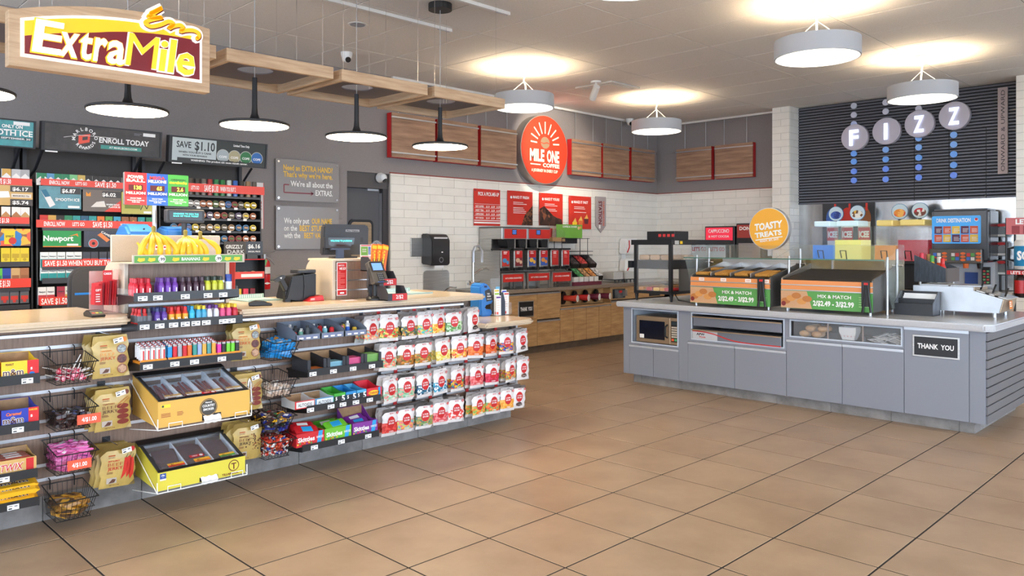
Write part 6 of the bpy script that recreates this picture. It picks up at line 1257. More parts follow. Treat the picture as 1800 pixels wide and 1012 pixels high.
rl = MB().box(XW-.075, 5.52, HC-.03, XW-.045, YB-.08, HC-.0005).obj('hanging_rail', M('white rail enamel')); tag(rl, 'white ceiling rail carrying the boards along the right wall', 'ceiling rail')
YD = YB-.16; cx, cz, R = FX(958.5, YD), ZY(958, 263, YD), .5
t = thing('coffee_sign', 'large round red coffee sign with white sun rays', 'sign', (cx, YB, cz)); CRED = M('coffee red face', (226, 62, 36), .4)
MB().cyl((0, 0, 0), (0, -.15, 0), R, n=56).obj('drum', M('brushed sign drum', (176, 168, 158), .35, .6), t, smooth=True); MB().cyl((0, -.15, 0), (0, -.157, 0), R*.975, n=56).obj('face', CRED, t)
P = Print(); CR = C(250, 236, 214)
for i in range(9):
    a = math.radians(4+172*i/8); r0, r1 = .17, .3+.06*math.sin(a)
    P.line([(r0*math.cos(a), .08+r0*math.sin(a)*.9), (r1*math.cos(a), .08+r1*math.sin(a)*.9)], .02, CR, 1)
BN = C(150, 124, 96); P.disc(0, .1, .095, BN, 2, 20, .085); P.line([(-.09, .1), (-.03, .085), (.03, .105), (.09, .09)], .012, CRED, 3)
P.text('MILE', -.17, -.17, .17, CR, 2, w=.3, bold=.04); P.text('ONE', .17, -.17, .17, CR, 2, w=.27, bold=.04); P.text('COFFEE', .13, -.25, .055, CR, 2, w=.36, bold=.04); P.line([(-.31, -.222), (-.1, -.222)], .016, CR, 2); P.text('A JOURNEY IN EVERY CUP', -.01, -.325, .042, CR, 2, w=.56, bold=.03)
for b_ in ('lettering',): P.obj(b_, t, (0, -.158, 0))
# posters
def poster(u0, u1, v0, v1, label, fn, mat=None):
    Y = YB-.03; x0, x1 = FX(u0, Y), FX(u1, Y); z1, z0 = ZY(u0, v0, Y), ZY(u0, v1, Y); t = thing('coffee_poster', label, 'poster', (x0, YB-.01, z0)); W, Hh = x1-x0, z1-z0
    MB().box(0, -.022, 0, W, -.016, Hh).obj('panel', mat or M('poster red', (212, 52, 36), .35), t); P = Print(); fn(P, W, Hh); P.obj('print', t, (0, -.0225, 0))
    for xx in (.02, W-.02): MB().cyl((xx, 0, Hh-.02), (xx, -.026, Hh-.02), .009, n=8).obj('standoff', CHROME, t)
BEAN = MV('coffee beans', [(90, 50, 30), (60, 34, 24), (130, 80, 50), (46, 26, 20)], 34); CHOC = MV('chocolate chunks', [(80, 50, 40), (54, 34, 28), (150, 90, 60)], 14)
def p1(P, W, Hh):
    P.text('PICK A PICK-ME-UP', W*.55, Hh*.82, Hh*.1, WHITE, 2, w=W*.8, bold=.03)
    for i, s_ in enumerate(('HOT COFFEE', 'HOT TEA', 'CAPPUCCINO', 'HOT COCOA')):
        z = Hh*(.5-.105*i); P.rect(W*.02, z+Hh*.085, W*.98, z+Hh*.092, WHITE, 2); P.text(s_, W*.06, z, Hh*.05, WHITE, 2, w=W*.3, al='L')
        for q in range(3): P.text('$1.%d9' % (q*2+1), W*(.52+.2*q), z, Hh*.05, WHITE, 2, w=W*.13)
    P.rect(0, Hh*.06, W, Hh*.1, WHITE, 2); P.rect(0, Hh*.13, W, Hh*.15, WHITE, 2)
poster(833, 879, 331, 396, 'red price poster listing hot drinks', p1)
def mk(title, sub, n, pic):
    def f(P, W, Hh):
        P.disc(W*.14, Hh*.81, W*.04, WHITE, 2, 8); P.text(title, W*.53, Hh*.78, Hh*.08, WHITE, 2, w=W*.64, bold=.03)
        for i in range(n): P.rect(W*.22, Hh*(.66-.05*i-(.06 if i > 1 else 0)), W*(.22+.55*random.uniform(.7, 1)), Hh*(.675-.05*i-(.06 if i > 1 else 0)), WHITE, 2)
        pic(P, W, Hh)
    return f
poster(892, 936, 334.5, 395, 'red make it fresh poster with coffee beans', mk('MAKE IT FRESH', '', 6, lambda P, W, Hh: P.poly([(W*.55, 0), (W, 0), (W, Hh*.6), (W*.85, Hh*.45), (W*.68, Hh*.3)], BEAN, 2)))
poster(948, 989, 338.5, 396, 'red make it yours poster with chocolate chunks', mk('MAKE IT YOURS', '', 4, lambda P, W, Hh: P.poly([(0, 0), (W, 0), (W*.95, Hh*.2), (W*.6, Hh*.3), (W*.2, Hh*.6), (0, Hh*.5)], CHOC, 2)))
poster(1000, 1039, 343.5, 402, 'red make it fast poster with splashing cups', mk('MAKE IT FAST', '', 3, lambda P, W, Hh: [(P.poly([(W*(.17+.26*i), Hh*.04+.03*i), (W*(.33+.26*i), Hh*.04+.03*i), (W*(.36+.26*i), Hh*.2+.03*i), (W*(.14+.26*i), Hh*.2+.03*i)], (YEL, C(230, 120, 60), C(90, 30, 40))[i], 2), P.poly([(W*(.16+.26*i), Hh*.2+.03*i), (W*(.34+.26*i), Hh*.2+.03*i), (W*(.28+.26*i), Hh*.34+.03*i)], C(240, 190, 90), 2)) for i in range(3)]))
Y = YB-.03; x0, x1 = FX(1047, Y), FX(1065, Y); z1, z0 = ZY(1047, 345, Y), ZY(1047, 409, Y); W, Hh = x1-x0, z1-z0
t = thing('station_sign', 'grey pointed customization station sign on the white tiles', 'sign', (x0, YB-.01, z0)); MB().prism([(0, Hh*.2), (W/2, 0), (W, Hh*.2), (W, Hh), (0, Hh)], -.022, -.014).obj('panel', M('grey sign board', (172, 162, 160), .4), t); P = Print(); P.text('STATION', W*.28, Hh*.88, W*.32, C(120, 30, 50), 2, w=Hh*.64, al='L', rot=-math.pi/2); P.text('CUSTOMIZATION', W*.68, Hh*.88, W*.16, C(225, 90, 60), 2, w=Hh*.68, al='L', rot=-math.pi/2); P.rect(W*.3, Hh*.12, W*.46, Hh*.22, WHITE, 2); P.obj('lettering', t, (0, -.0225, 0))
# ================================================================ back counter
YC, CZ = 7.2, .885
MCAB = M('honey oak cabinet', (206, 164, 112), .45, noise=.3, nscale=2.6, nvec=(1.3, 1, 11), rgb2=(172, 128, 80)); MGAPS = M('cabinet shadow gap', (70, 58, 46), .8)
bc = tag(MB().box(6.72, YC-.05, CZ-.05, XW-.01, YB-.012, CZ).obj('coffee_worktop', M('steel worktop', (186, 176, 164), .25, .75, noise=.06, nscale=20), bevel=.004), 'long steel coffee worktop along the tiled back wall', 'worktop')
bs = struct(MB().box(DX1+.1, YB-.011, CZ, XW-.02, YB-.0105+.0, CZ+.001).obj('trim_2', STEEL))
kz = .105; XK = [FX(u, YC) for u in (944.3, 984.7, 1074, 1133)]
def cab(label, x0, x1, build, ch=CZ-.052):
    t = thing('coffee_cabinet', label, 'cabinet', (x0, YC+.02, 0), 0, 'oak cabinets of the coffee counter'); W = x1-x0
    MB().box(.002, 0, kz, W-.002, .52, ch).obj('carcass', MGAPS, t); build(t, W)
    n = max(1, round(W/.5))
    for i in range(n): MB().box(W*i/n+.001, .06, 0, W*(i+1)/n-.001, .075, kz-.001).obj('kick_tile', M('brown stone kick', (118, 96, 76), .5, noise=.2, nscale=8), t)
    return t
def door(t, x0, x1, z0, z1, handle=True, pr=None):
    d = MB().box(x0+.003, -.02, z0, x1-.003, 0, z1).obj('door', MCAB, t, bevel=.0015)
    if handle: MB().box(x0+.003, -.03, z1, x1-.003, 0, z1+.018).obj('handle_channel', ALU, d)
    return d
def thanks(t, x, z, W, Hh, y):
    s_ = MB().box(x-.014, y, z-.014, x+W+.014, y+.006, z+Hh+.014).obj('flap_frame', STEEL, t, bevel=.002); MB().box(x, y-.003, z, x+W, y, z+Hh).obj('flap', BLACK, s_); P = Print(); P.text('THANK  YOU', x+W/2, z+Hh*.38, Hh*.27, WHITE, 1, w=W*.84, bold=.03); P.obj('flap_lettering', s_, (0, y-.0032, 0))
xl = FX(875, YC)
cab('oak trash cabinet with thank you flap at the coffee counter', xl, XK[0], lambda t, W: (door(t, 0, W, kz, CZ-.085), thanks(t, W-.36, .52, .27, .19, -.03)))
cab('oak two-drawer cabinet beside the thank you flap', XK[0], XK[1], lambda t, W: (door(t, 0, W, kz, .42), door(t, 0, W, .46, CZ-.085)))
def cupcab(t, W):
    n = 4
    for i in range(n): door(t, W*i/n, W*(i+1)/n, kz, .56)
    MB().box(0, -.02, .58, W, .1, .6).obj('niche_base', MCAB, t); MB().box(0, .12, .6, W, .135, CZ-.06).obj('niche_back', MCAB, t); MB().box(0, -.02, .6, .015, .12, CZ-.06).obj('niche_side', MCAB, t); MB().box(W-.015, -.02, .6, W, .12, CZ-.06).obj('niche_side', MCAB, t)
ccab = cab('wide oak cabinet with the cup dispenser niche', XK[1], XK[2], cupcab, .578)
for i in range(4):
    xx = XK[1]+.13+(XK[2]-XK[1]-.16)*i/4; zz = .715; ax = Vector((.34, -.94, -.02)).normalized()
    o = thing('cup_dispenser', 'black round cup dispenser in the niche, %s from the drawer cabinet' % ordn[i], 'cup dispenser', (xx+.06, YC+.13, zz), 0, 'cup dispensers'); MB().cyl((0, 0, 0), tuple(ax*.03), .095, .09, n=20).obj('collar', BLACK, o, smooth=True)
    c_ = ((200, 60, 40), (196, 40, 40), (110, 30, 54), (110, 30, 54))[i]
    o2 = thing('paper_cup', '%s paper cup stack poking out of a round dispenser, %s from the drawers' % (('red', 'red', 'maroon', 'maroon')[i], ordn[i]), 'paper cup', tuple(Vector((xx+.06, YC+.13, zz))+ax*.031), 0, 'paper cups in the dispensers')
    MB().cyl((0, 0, 0), tuple(ax*.2), .036, .044, n=16).obj('cup_body', C(*c_), o2, smooth=True); MB().cyl(tuple(ax*.2001), tuple(ax*.206), .047, n=16).obj('rim', WHITE, o2, smooth=True); MB().cyl(tuple(ax*.2062), tuple(ax*.207), .038, n=16).obj('inside', C(214, 208, 196), o2)
def lidcab(t, W): door(t, 0, W*.45, kz, .6); door(t, W*.45, W, kz, .6); MB().box(0, -.02, .64, W, 0, CZ-.055).obj('top_panel', MCAB, t); MB().box(W*.04, -.028, .66, W*.4, -.021, .8).obj('lid_niche', DGREY, t)
cab('oak cabinet with the lid holder near the back corner', XK[2], XK[3], lidcab)
cab('oak corner cabinet with trash flap', XK[3], XW-.62, lambda t, W: (door(t, 0, W, kz, .6), MB().box(.0, -.02, .64, W, 0, CZ-.055).obj('top_panel', MCAB, t), MB().box(.12, -.026, .65, .42, -.021, .8).obj('trash_plate', DGREY, t), Print().text('TRASH', .27, .7, .05, WHITE, 1, w=.2).obj('trash_print', t, (0, -.0265, 0))))
x0 = FX(1077, YC); t = thing('lid_holder', 'clear lid holder with red top fixed to the oak cabinet', 'lid holder', (x0, YC-.0305, .665)); MB().box(.01, -.06, .0, .13, 0, .13).obj('case', M('smoked acrylic', (120, 124, 128), .1, alpha=.5), t); MB().cyl((.045, -.062, .1), (.085, -.066, .1), .02, n=10).obj('red_badge', RED, t); MB().box(.15, -.05, .03, .26, 0, .12).obj('side_pocket', M('smoked acrylic'), t)
# right-hand counter under the cappuccino machines
rc = thing('side_cabinet', 'oak cabinet run under the cappuccino machines on the right wall', 'cabinet', (XW-.58, 7.12, 0), RZ); MB().box(0, 0, kz, 1.6, .56, CZ-.052).obj('carcass', MGAPS, rc)
for i in range(4): MB().box(.003+.4*i, -.02, kz, .397+.4*i, 0, CZ-.06).obj('door', MCAB, rc)
tag(MB().box(XW-.63, 5.5, CZ-.05, XW-.01, YC-.06, CZ).obj('side_worktop', M('steel worktop'), bevel=.004), 'short steel worktop under the cappuccino machines', 'worktop')
# sink, faucet, towel dispenser
t = thing('paper_towel_dispenser', 'black paper towel dispenser on the white wall tiles', 'towel dispenser', (FX(760, YB), YB-.006, ZY(758, 467, YB-.2))); Hh = ZY(775, 410, YB-.2)-ZY(775, 466, YB-.2); xo = FX(759, YB-.22)-FX(760, YB); W = FX(791, YB-.22)-FX(759, YB-.22)
MB().prism([(0, .02), (-.2, 0), (-.22, .03), (-.22, Hh*.8), (-.17, Hh*.97), (-.1, Hh), (0, Hh)], xo, xo+W, 'yz').obj('case', M('black gloss dispenser', (46, 47, 50), .28), t, bevel=.012, seg=2, smooth=True); MB().box(xo+W*.25, -.18, -.035, xo+W*.75, -.175, .02).obj('paper_tail', WHITE, t); P = Print(); P.disc(xo+W*.5, Hh*.18, .035, MGREY, 1, 16); P.disc(xo+W*.5, Hh*.18, .026, BLACK, 2, 8); P.disc(xo+W*.55, Hh*.42, .016, WHITE, 1, 12, .008); P.rect(xo+W*.1, Hh*.84, xo+W*.85, Hh*.89, C(200, 200, 205), 1); P.obj('badge', t, (0, -.2205, 0))
tag(MB().box(FX(720, YB), YB-.03, ZY(720, 451, YB), FX(741, YB), YB-.0065, ZY(720, 418, YB)).obj('steel_plate', STEEL, bevel=.003), 'square steel plate on the tiles beside the black towel dispenser', 'plate')
x0, x1 = FX(744, YB-.02), FX(789, YB-.02); sk = thing('hand_sink', 'steel hand sink with rounded splashback behind the worktop', 'sink', ((x0+x1)/2, YB-.012, CZ-.1)); W = x1-x0
MB().prism(rnd(W, .36, .05, 4, 0, .18), -.016, 0).obj('splashback', STEEL, sk); MB().box(-W/2, -.4, -.08, W/2, -.016, .02).obj('basin', STEEL, sk, bevel=.02, seg=2); MB().tube([(W*.2, -.06, .02), (W*.2, -.06, .08), (W*.3, -.12, .14), (W*.42, -.2, .14)], .012, 8).obj('spout', CHROME, sk, smooth=True); MB().tube([(W*.2, -.06, .08), (W*.06, -.1, .05)], .01, 6).obj('lever', CHROME, sk)
xf_ = FX(832, 7.45); t = thing('prep_faucet', 'tall chrome spring faucet beside the steel splash panel', 'faucet', (xf_, 7.45, CZ)); MB().cyl((0, 0, 0), (0, 0, .36), .012, n=10).obj('riser', CHROME, t, smooth=True); MB().tube([(0, 0, .36), (0, 0, .5), (.03, 0, .56), (.1, 0, .57), (.15, 0, .5), (.15, 0, .36)], .018, 8).obj('spring_hose', ALU, t, smooth=True); MB().tube([(0, 0, .2), (.1, -.02, .26), (.2, -.03, .28), (.26, -.03, .25), (.26, -.03, .2)], .013, 8).obj('spout', CHROME, t, smooth=True)
for xx in (-.06, .06): MB().tube([(0, 0, .1), (xx, -.03, .1), (xx*1.7, -.03, .12)], .01, 6).obj('tap_lever', CHROME, t, smooth=True)
MB().box(-.09, -.02, .07, .09, .02, .1).obj('valve_block', CHROME, t)
tag(MB().box(7.0, 7.22, CZ+.001, 7.012, 7.75, ZX(885, 441, 7.0)).obj('splash_panel', STEEL), 'upright steel splash panel between faucet and coffee brewers', 'splash panel')
# coffee brewer
bx0, bx1, by = 7.125, 8.06, 7.3
t = thing('coffee_brewer', 'twin steel coffee brewer with red fronts and small screens', 'coffee brewer', (bx0, by, CZ)); W = bx1-bx0; zt = 1.71-CZ
MB().box(0, 0, .66, W, .44, zt-.015).obj('top_housing', STEEL, t, bevel=.004); MB().box(0, .2, .0, .03, .44, .66).box(W-.03, .2, 0, W, .44, .66).box(.03, .4, 0, W-.03, .44, .66).obj('back_frame', STEEL, t); MB().box(0, -.01, zt-.015, W, .44, zt).obj('lid', M('dark lid', (110, 108, 106), .3, .5), t)
for i in range(2):
    xa = .02+W/2*i; MB().box(xa+.015, -.008, .672, xa+W/2-.03, 0, zt-.03).obj('red_front', C(208, 44, 36, .35), t); P = Print(); P.rect(xa+.16, .72, xa+.25, .79, BLACK, 1); P.rect(xa+.17, .73, xa+.24, .78, M('brewer lcd', (70, 110, 190), .3, emit=.6), 2)
    for q in range(6): P.rect(xa+.175+.024*(q % 3), .735+.022*(q//3), xa+.19+.024*(q % 3), .75+.022*(q//3), BLACK, 3)
    P.obj('screen', t, (0, -.0085, 0)); MB().box(xa-.012, -.012, .66, xa+.012, 0, zt-.02).obj('corner_post', ALU, t)
for i in range(4):
    xa = .13+.22*i; MB().prism([(xa-.085, .655), (xa+.085, .655), (xa+.06, .56), (xa+.04, .545), (xa-.04, .545), (xa-.06, .56)], -.03, .14).obj('brew_funnel', BLACK, t, bevel=.01, seg=2); MB().box(xa+.09, -.01, .54, xa+.115, .05, .66).obj('side_bracket', STEEL, t)
# urns on stands
yu = 7.24
pics = [((205, 60, 50), (70, 150, 205), 'toucan blue'), ((130, 40, 50), (225, 190, 160), 'doughnut'), ((60, 90, 180), (245, 190, 70), 'sunny yellow'), ((60, 100, 190), (235, 150, 60), 'fox blue'), ((205, 40, 36), (205, 40, 36), 'plain red'), ((205, 40, 36), (205, 40, 36), 'all red')]
for i, u in enumerate((890, 913, 937, 957.5, 977, 996)):
    xa = FX(u, yu); o = thing('coffee_urn', 'steel coffee urn with %s picture front' % pics[i][2], 'coffee urn', (xa, yu+.09, CZ+.215), 0, 'coffee urns on steel stands'); W2 = .085
    MB().box(-W2, -.08, .03, W2, .1, .3).obj('body', STEEL, o, bevel=.012, seg=2); MB().box(-W2-.008, -.09, .3, W2+.008, .11, .322).obj('top_rack', BLACK, o, bevel=.004)
    P = Print(); P.rect(-W2*.78, .09, W2*.78, .292, C(*pics[i][0]), 1); P.rect(-W2*.78, .2, W2*.78, .292, RED, 2); P.bars(-W2*.5, .27, W2*.3, 2, .02, .01, WHITE, 3)
    if i < 4: P.disc(-.02, .165, .04, C(*pics[i][1]), 2, 12, .03); P.disc(.035, .14, .025, C(*pics[i][1]), 2, 10)
    else: P.bars(-W2*.5, .26, W2*.4, 5, .016, .005, C(235, 150, 140), 3)
    P.obj('front_card', o, (0, -.0805, 0)); MB().box(-W2, -.09, .03, W2, -.06, .07).box(-.02, -.15, .05, .02, -.08, .075).obj('tap', BLACK, o, bevel=.004)
for i, (a, b_) in enumerate(((882, 923), (927, 968), (970, 1006))):
    xa, xb = FX(a, 7.2), FX(b_, 7.2); o = thing('urn_stand', 'steel urn stand with red hot and fresh panel, %s from the faucet' % ordn[i], 'stand', (xa, 7.205, CZ), 0, 'urn stands'); W2 = xb-xa
    for xx in (0, W2-.03):
        for yy in (0, .25): MB().box(xx+.002, yy, 0, xx+.028, yy+.025, .2).obj('leg', STEEL, o)
    MB().box(0, 0, .2, W2, .28, .214).obj('deck', STEEL, o); MB().box(.03, -.004, .075 if i == 2 else .1, W2-.03, 0, .198).obj('red_panel', C(208, 44, 36, .35), o); P = Print(); P.text('HOT & FRESH, GUARANTEED', W2/2, .14, .02, WHITE, 1, w=W2*.7); P.obj('panel_print', o, (0, -.0045, 0))
# condiment rack
xr0, xr1 = FX(1006, 7.35), FX(1051, 7.35); t = thing('condiment_rack', 'black wire condiment rack with two tiers beside the urns', 'rack', (xr0, 7.45, CZ)); W = xr1-xr0; zt = ZY(1010, 418, 7.45)-CZ
for xx in (.0, W): MB().tube([(xx, .25, 0), (xx, .25, zt)], .006, 6).obj('post', BMET, t); MB().tube([(xx, -.18, .04), (xx, -.16, .1), (xx, .1, .28), (xx, .1, zt)], .005, 6).obj('post', BMET, t)
MB().box(0, .0, zt-.26, W, .24, zt-.25).obj('top_basket', BMET, t); MB().tube([(0, 0, zt-.2), (W, 0, zt-.2), (W, .24, zt-.2), (0, .24, zt-.2)], .005, 6, closed=True).obj('basket_rim', BMET, t); MB().box(0, .06, zt-.012, W, .25, zt-.004).obj('top_tray', BMET, t)
for tier, (zz, cols) in enumerate(((.28, [(46, 42, 44), (200, 50, 46), (50, 40, 40)]), (.1, [(60, 150, 80), (190, 140, 90), (225, 130, 50), (225, 225, 222)]))):
    n = len(cols)
    for i, c_ in enumerate(cols):
        o = thing('condiment_bin', 'small sloped bin of %s packets, %s tier of the wire rack' % ({(46, 42, 44): 'black', (200, 50, 46): 'red', (50, 40, 40): 'brown', (60, 150, 80): 'green', (190, 140, 90): 'tan', (225, 130, 50): 'orange', (225, 225, 222): 'white'}[c_], ('upper', 'lower')[tier]), 'condiment bin', (xr0+W*(i+.05)/n, 7.3 if tier else 7.42, CZ+zz), 0, 'condiment bins on the rack'); wd = W/n*.9
        MB().prism([(-.04, -.04), (.14, .07), (.14, .15), (.12, .15), (-.06, .02)], 0, wd, 'yz').obj('body', BLACK, o); MB().prism([(-.05, .022), (.115, .148), (.115, .156), (-.05, .032)], .008, wd-.008, 'yz').obj('packets', MV('packets %d %d' % (tier, i), [c_, tuple(min(255, v_+60) for v_ in c_), tuple(int(v_*.6) for v_ in c_)], 55), o)
x0 = FX(1008, 7.2); tag(MB().box(0, 0, 0, .62, .1, .05).obj('condiment_tray', C(110, 40, 56), None, (x0, 7.18, CZ+.001), bevel=.003), 'maroon low tray of creamers at the foot of the wire rack', 'tray')
for i in range(5): tag(MB().box(0, 0, 0, .09, .06, .07).obj('creamer_box', C(226, 224, 216), None, (x0+.02+.115*i, 7.2, CZ+.052), bevel=.004), 'white creamer box standing in the maroon tray', 'box', 'creamer boxes in the tray')
t = thing('green_sign', 'green coffee and cookie sign board above the wire rack', 'sign', (FX(983, 7.5), 7.55, ZY(983, 418, 7.5))); W = FX(1028, 7.5)-FX(983, 7.5); MB().box(0, 0, 0, W, .01, .2).obj('board', M('lime green print', (120, 180, 70), .4), t); P = Print(); P.text('COFFEE & COOKIE', W*.5, .155, .028, WHITE, 1, w=W*.55); P.disc(W*.85, .15, .025, C(225, 190, 150), 1); P.disc(W*.93, .16, .02, C(240, 160, 60), 1); P.obj('print', t, (0, -.0005, 0)); MB().box(W*.2, .002, -.08, W*.8, .008, 0).obj('stem', BMET, t)
t = thing('cup_caddy', 'small oak wall shelf with red cups and sleeves beside the brewer', 'shelf', (FX(967, 7.6), 7.6, ZY(967, 424, 7.6))); W = FX(989, 7.6)-FX(967, 7.6); MB().box(0, -.05, 0, W, .15, .06).obj('board', MCAB, t); MB().box(0, -.05, .06, W, -.046, .17).obj('clear_front', ACRYL, t)
for i in range(3): o = MB().lathe([(.034, 0), (.042, .13)], 14).obj('red_cup', C(*((190, 40, 44), (190, 150, 110), (210, 50, 44))[i]), None, (FX(967, 7.6)+.05+.09*i, 7.66, ZY(967, 424, 7.6)+.0605), smooth=True); tag(o, '%s paper cup on the small oak wall shelf' % ('red', 'tan', 'bright red')[i], 'paper cup', 'cups on the small shelf')
for i in range(6): tag(MB().box(0, 0, 0, .25, .22, .038).obj('napkin_stack', M('grey napkin paper', (206, 202, 194), .8), None, (FX(1079, 7.4)+.29*(i % 2), 7.4, CZ+.045+.039*(i//2)), bevel=.01, seg=2), 'stack of folded grey napkins on the %s near the back corner' % ('low rack', 'pile')[i > 1], 'napkins', 'napkin stacks near the corner')
t = thing('napkin_rack', 'low black wire rack under the grey napkins', 'rack', (FX(1079, 7.4), 7.39, CZ)); MB().box(0, 0, .035, .55, .24, .044).obj('deck', BMET, t); [MB().cyl((.03+.1*i, .01, 0), (.03+.1*i, .01, .035), .012, n=8).obj('foot', BMET, t) for i in range(6)]
for i, (a, v0, v1) in enumerate(((1100, 419, 446), (1100, 455, 478))):
    Yq = 7.6; x0 = FX(a, Yq); z1, z0 = ZY(a, v0, Yq), ZY(a, v1, Yq); t = thing('white_dispenser', 'white bag shaped dispenser with red ribbon near the back corner, %s' % ('upper', 'lower')[i], 'dispenser', (x0, Yq, z0), 0, 'white ribbon dispensers'); MB().prism([(0, 0), (.3, 0), (.36, z1-z0), (.02, z1-z0)], 0, .15).obj('body', WHITE, t, bevel=.02, seg=2); P = Print(); P.line([(.04, .02), (.1, (z1-z0)*.45), (.09, z1-z0-.03)], .03, RED, 1); P.obj('ribbon', t, (0, -.0005, 0)); MB().box(.1, .151, CZ-z0+.001, .2, .168, .05).obj('stand_post', WHITE, t)
# cappuccino machines on the right wall
XM = 10.93
def machine(label, u0, u1, vt, sign, txt):
    y0, y1 = FY(u0, XM), FY(u1, XM); z1 = ZX(u0, vt, XM); t = thing('drink_machine', label, 'drink machine', (XM, y0, CZ), RZ, 'machines on the side worktop'); W, Hh = y0-y1, z1-CZ
    MB().box(0, 0, 0, W, .4, Hh).obj('case', M('black machine case', (46, 46, 48), .4), t, bevel=.006); MB().box(.02, -.005, Hh-.22, W-.03, 0, Hh-.02).obj('light_panel', sign, t); P = Print(); [P.text(s_, W*.48, Hh-.1-.075*i, .055-.02*i, WHITE, 1, w=W*.7, bold=.03) for i, s_ in enumerate(txt)]; P.obj('lettering', t, (0, -.0055, 0)); MB().box(.05, -.02, .1, W-.05, 0, Hh-.3).obj('front_door', STEEL, t)
machine('black cappuccino machine with lit red sign on the side worktop', 1239, 1291, 398, M('lit red sign', (214, 46, 70), .4, emit=.35), ('CAPPUCCINO', '& HOT COCOA')); machine('black machine with dark red unlit sign beside the cappuccino machine', 1294, 1342, 393, C(172, 64, 56), ('DONUTS',))
# ================================================================ grey food island
XI, Y0, IZ = 6.79, 5.065, .868
MISL = M('blue grey laminate', (136, 140, 150), .42); MISD = M('grey slat board', (112, 110, 112), .5); MITOP = M('pale grey worktop edge', (190, 190, 192), .3); MNICH = M('pale blue niche lining', (196, 206, 218), .4)
li = lambda u, X=XI: Y0-FY(u, X)
zi = lambda u, v, X=XI: ZX(u, v, X)
XA = [0., li(1211), li(1384), li(1590.5), li(1705), li(1733)]; kh = .1
def unit(label, k, build):
    t = thing('island_cabinet', label, 'cabinet', (XI, Y0-XA[k], 0), RZ, 'grey cabinets of the food island'); build(t, XA[k+1]-XA[k], lambda u: li(u)-XA[k]); return t
def idoor(t, x0, x1, z0, z1):
    d = MB().box(x0+.002, -.018, z0, x1-.002, 0, z1).obj('door', MISL, t, bevel=.001); MB().box(x0+.002, -.026, z1, x1-.002, 0, z1+.022).obj('handle_channel', M('pale aluminium channel', (206, 212, 220), .3, .4), d); return d
def shell(t, W, z0, z1, D=.6):
    MB().box(0, D, kh, W, D+.02, IZ-.056).obj('back_panel', MISD, t); MB().box(0, .001, kh, W, D, z0).obj('carcass', MISD, t)
    MB().box(0, .021, z1+.0121, W, D, IZ-.0561).obj('top_rail', MISL, t)
def frame(t, a, b_, z0, z1, W, lin=MNICH):
    MB().box(0, -.018, z0-.02, a, .02, IZ-.056).box(b_, -.018, z0-.02, W, .02, IZ-.056).box(a, -.018, z1, b_, .02, IZ-.056).box(a, -.018, z0-.02, b_, .02, z0).obj('face_frame', MISL, t)
    MB().box(a-.012, .02, z0-.012, a, .55, z1+.012).box(b_, .02, z0-.012, b_+.012, .55, z1+.012).box(a, .02, z0-.012, b_, .55, z0).box(a, .02, z1, b_, .55, z1+.012).box(a, .54, z0, b_, .55, z1).obj('niche_lining', lin, t)
    e = .012; MB().box(a, -.024, z0, a+e, -.018, z1).box(b_-e, -.024, z0, b_, -.018, z1).box(a+e, -.024, z1-e, b_-e, -.018, z1).box(a+e, -.024, z0, b_-e, -.018, z0+e).obj('niche_trim', MNICH, t)
def ua(t, W, q):
    a, b_ = q(1112), q(1194.5); z0, z1 = zi(1112, 601), min(.8, zi(1112, 538.5)); shell(t, W, z0-.03, z1+.02); frame(t, a, b_, z0, z1, W); zt = z0-.045
    idoor(t, q(1108), q(1150), kh, zt); idoor(t, q(1150), q(1195), kh, zt); MB().box(0, -.016, kh, q(1108), 0, zt+.03).obj('filler', MISL, t); MB().box(q(1195), -.016, kh, W, 0, zt+.03).obj('filler', MISL, t)
    t['_z'] = z0; t['_a'] = a+XA[0]; t['_b'] = b_+XA[0]
A = unit('grey island cabinet with the microwave niche', 0, ua)
def ub(t, W, q):
    a, b_ = q(1217), q(1381); z0, z1 = zi(1217, 596), min(.8, zi(1217, 547)); shell(t, W, z0-.03, z1+.02); frame(t, a, b_, z0, z1, W, MISD); zt = z0-.045; idoor(t, 0, q(1293), kh, zt); idoor(t, q(1293), W, kh, zt)
    for i, (v0, v1) in enumerate(((555, 572), (577.5, 594.5))):
        za, zb = zi(1222, v1), zi(1222, v0); d = MB().box(a+.02, -.03 if i else -.02, za, b_-.03, .1, zb).obj('warming_drawer', M('blue grey steel drawer', (132, 138, 150), .3, .4), t, bevel=.003); MB().box(a+.015, -.045 if i else -.035, zb-.012, b_-.025, -.02, zb).obj('drawer_handle', M('bronze steel', (190, 168, 140), .3, .7), d)
        if i:
            P = Print(); Hq = zb-za-.014; Wd = b_-a-.05; P.rect(0, 0, Wd*.3, Hq, C(190, 192, 196), 1); pts = [(Wd*s_/12, Hq*(.97-.92*(1/(1+math.exp(-(s_-4.2)*1.1))))) for s_ in range(13)]; P.line(pts, .01, RED, 3); P.text('APW', Wd*.1, Hq*.5, Hq*.26, BLACK, 3, w=Wd*.1, bold=.04); P.text('Wyott', Wd*.12, Hq*.22, Hq*.2, RED, 3, w=Wd*.08); P.obj('drawer_print', d, (a+.02, -.0305, za))
unit('grey island cabinet with two warming drawers', 1, ub)
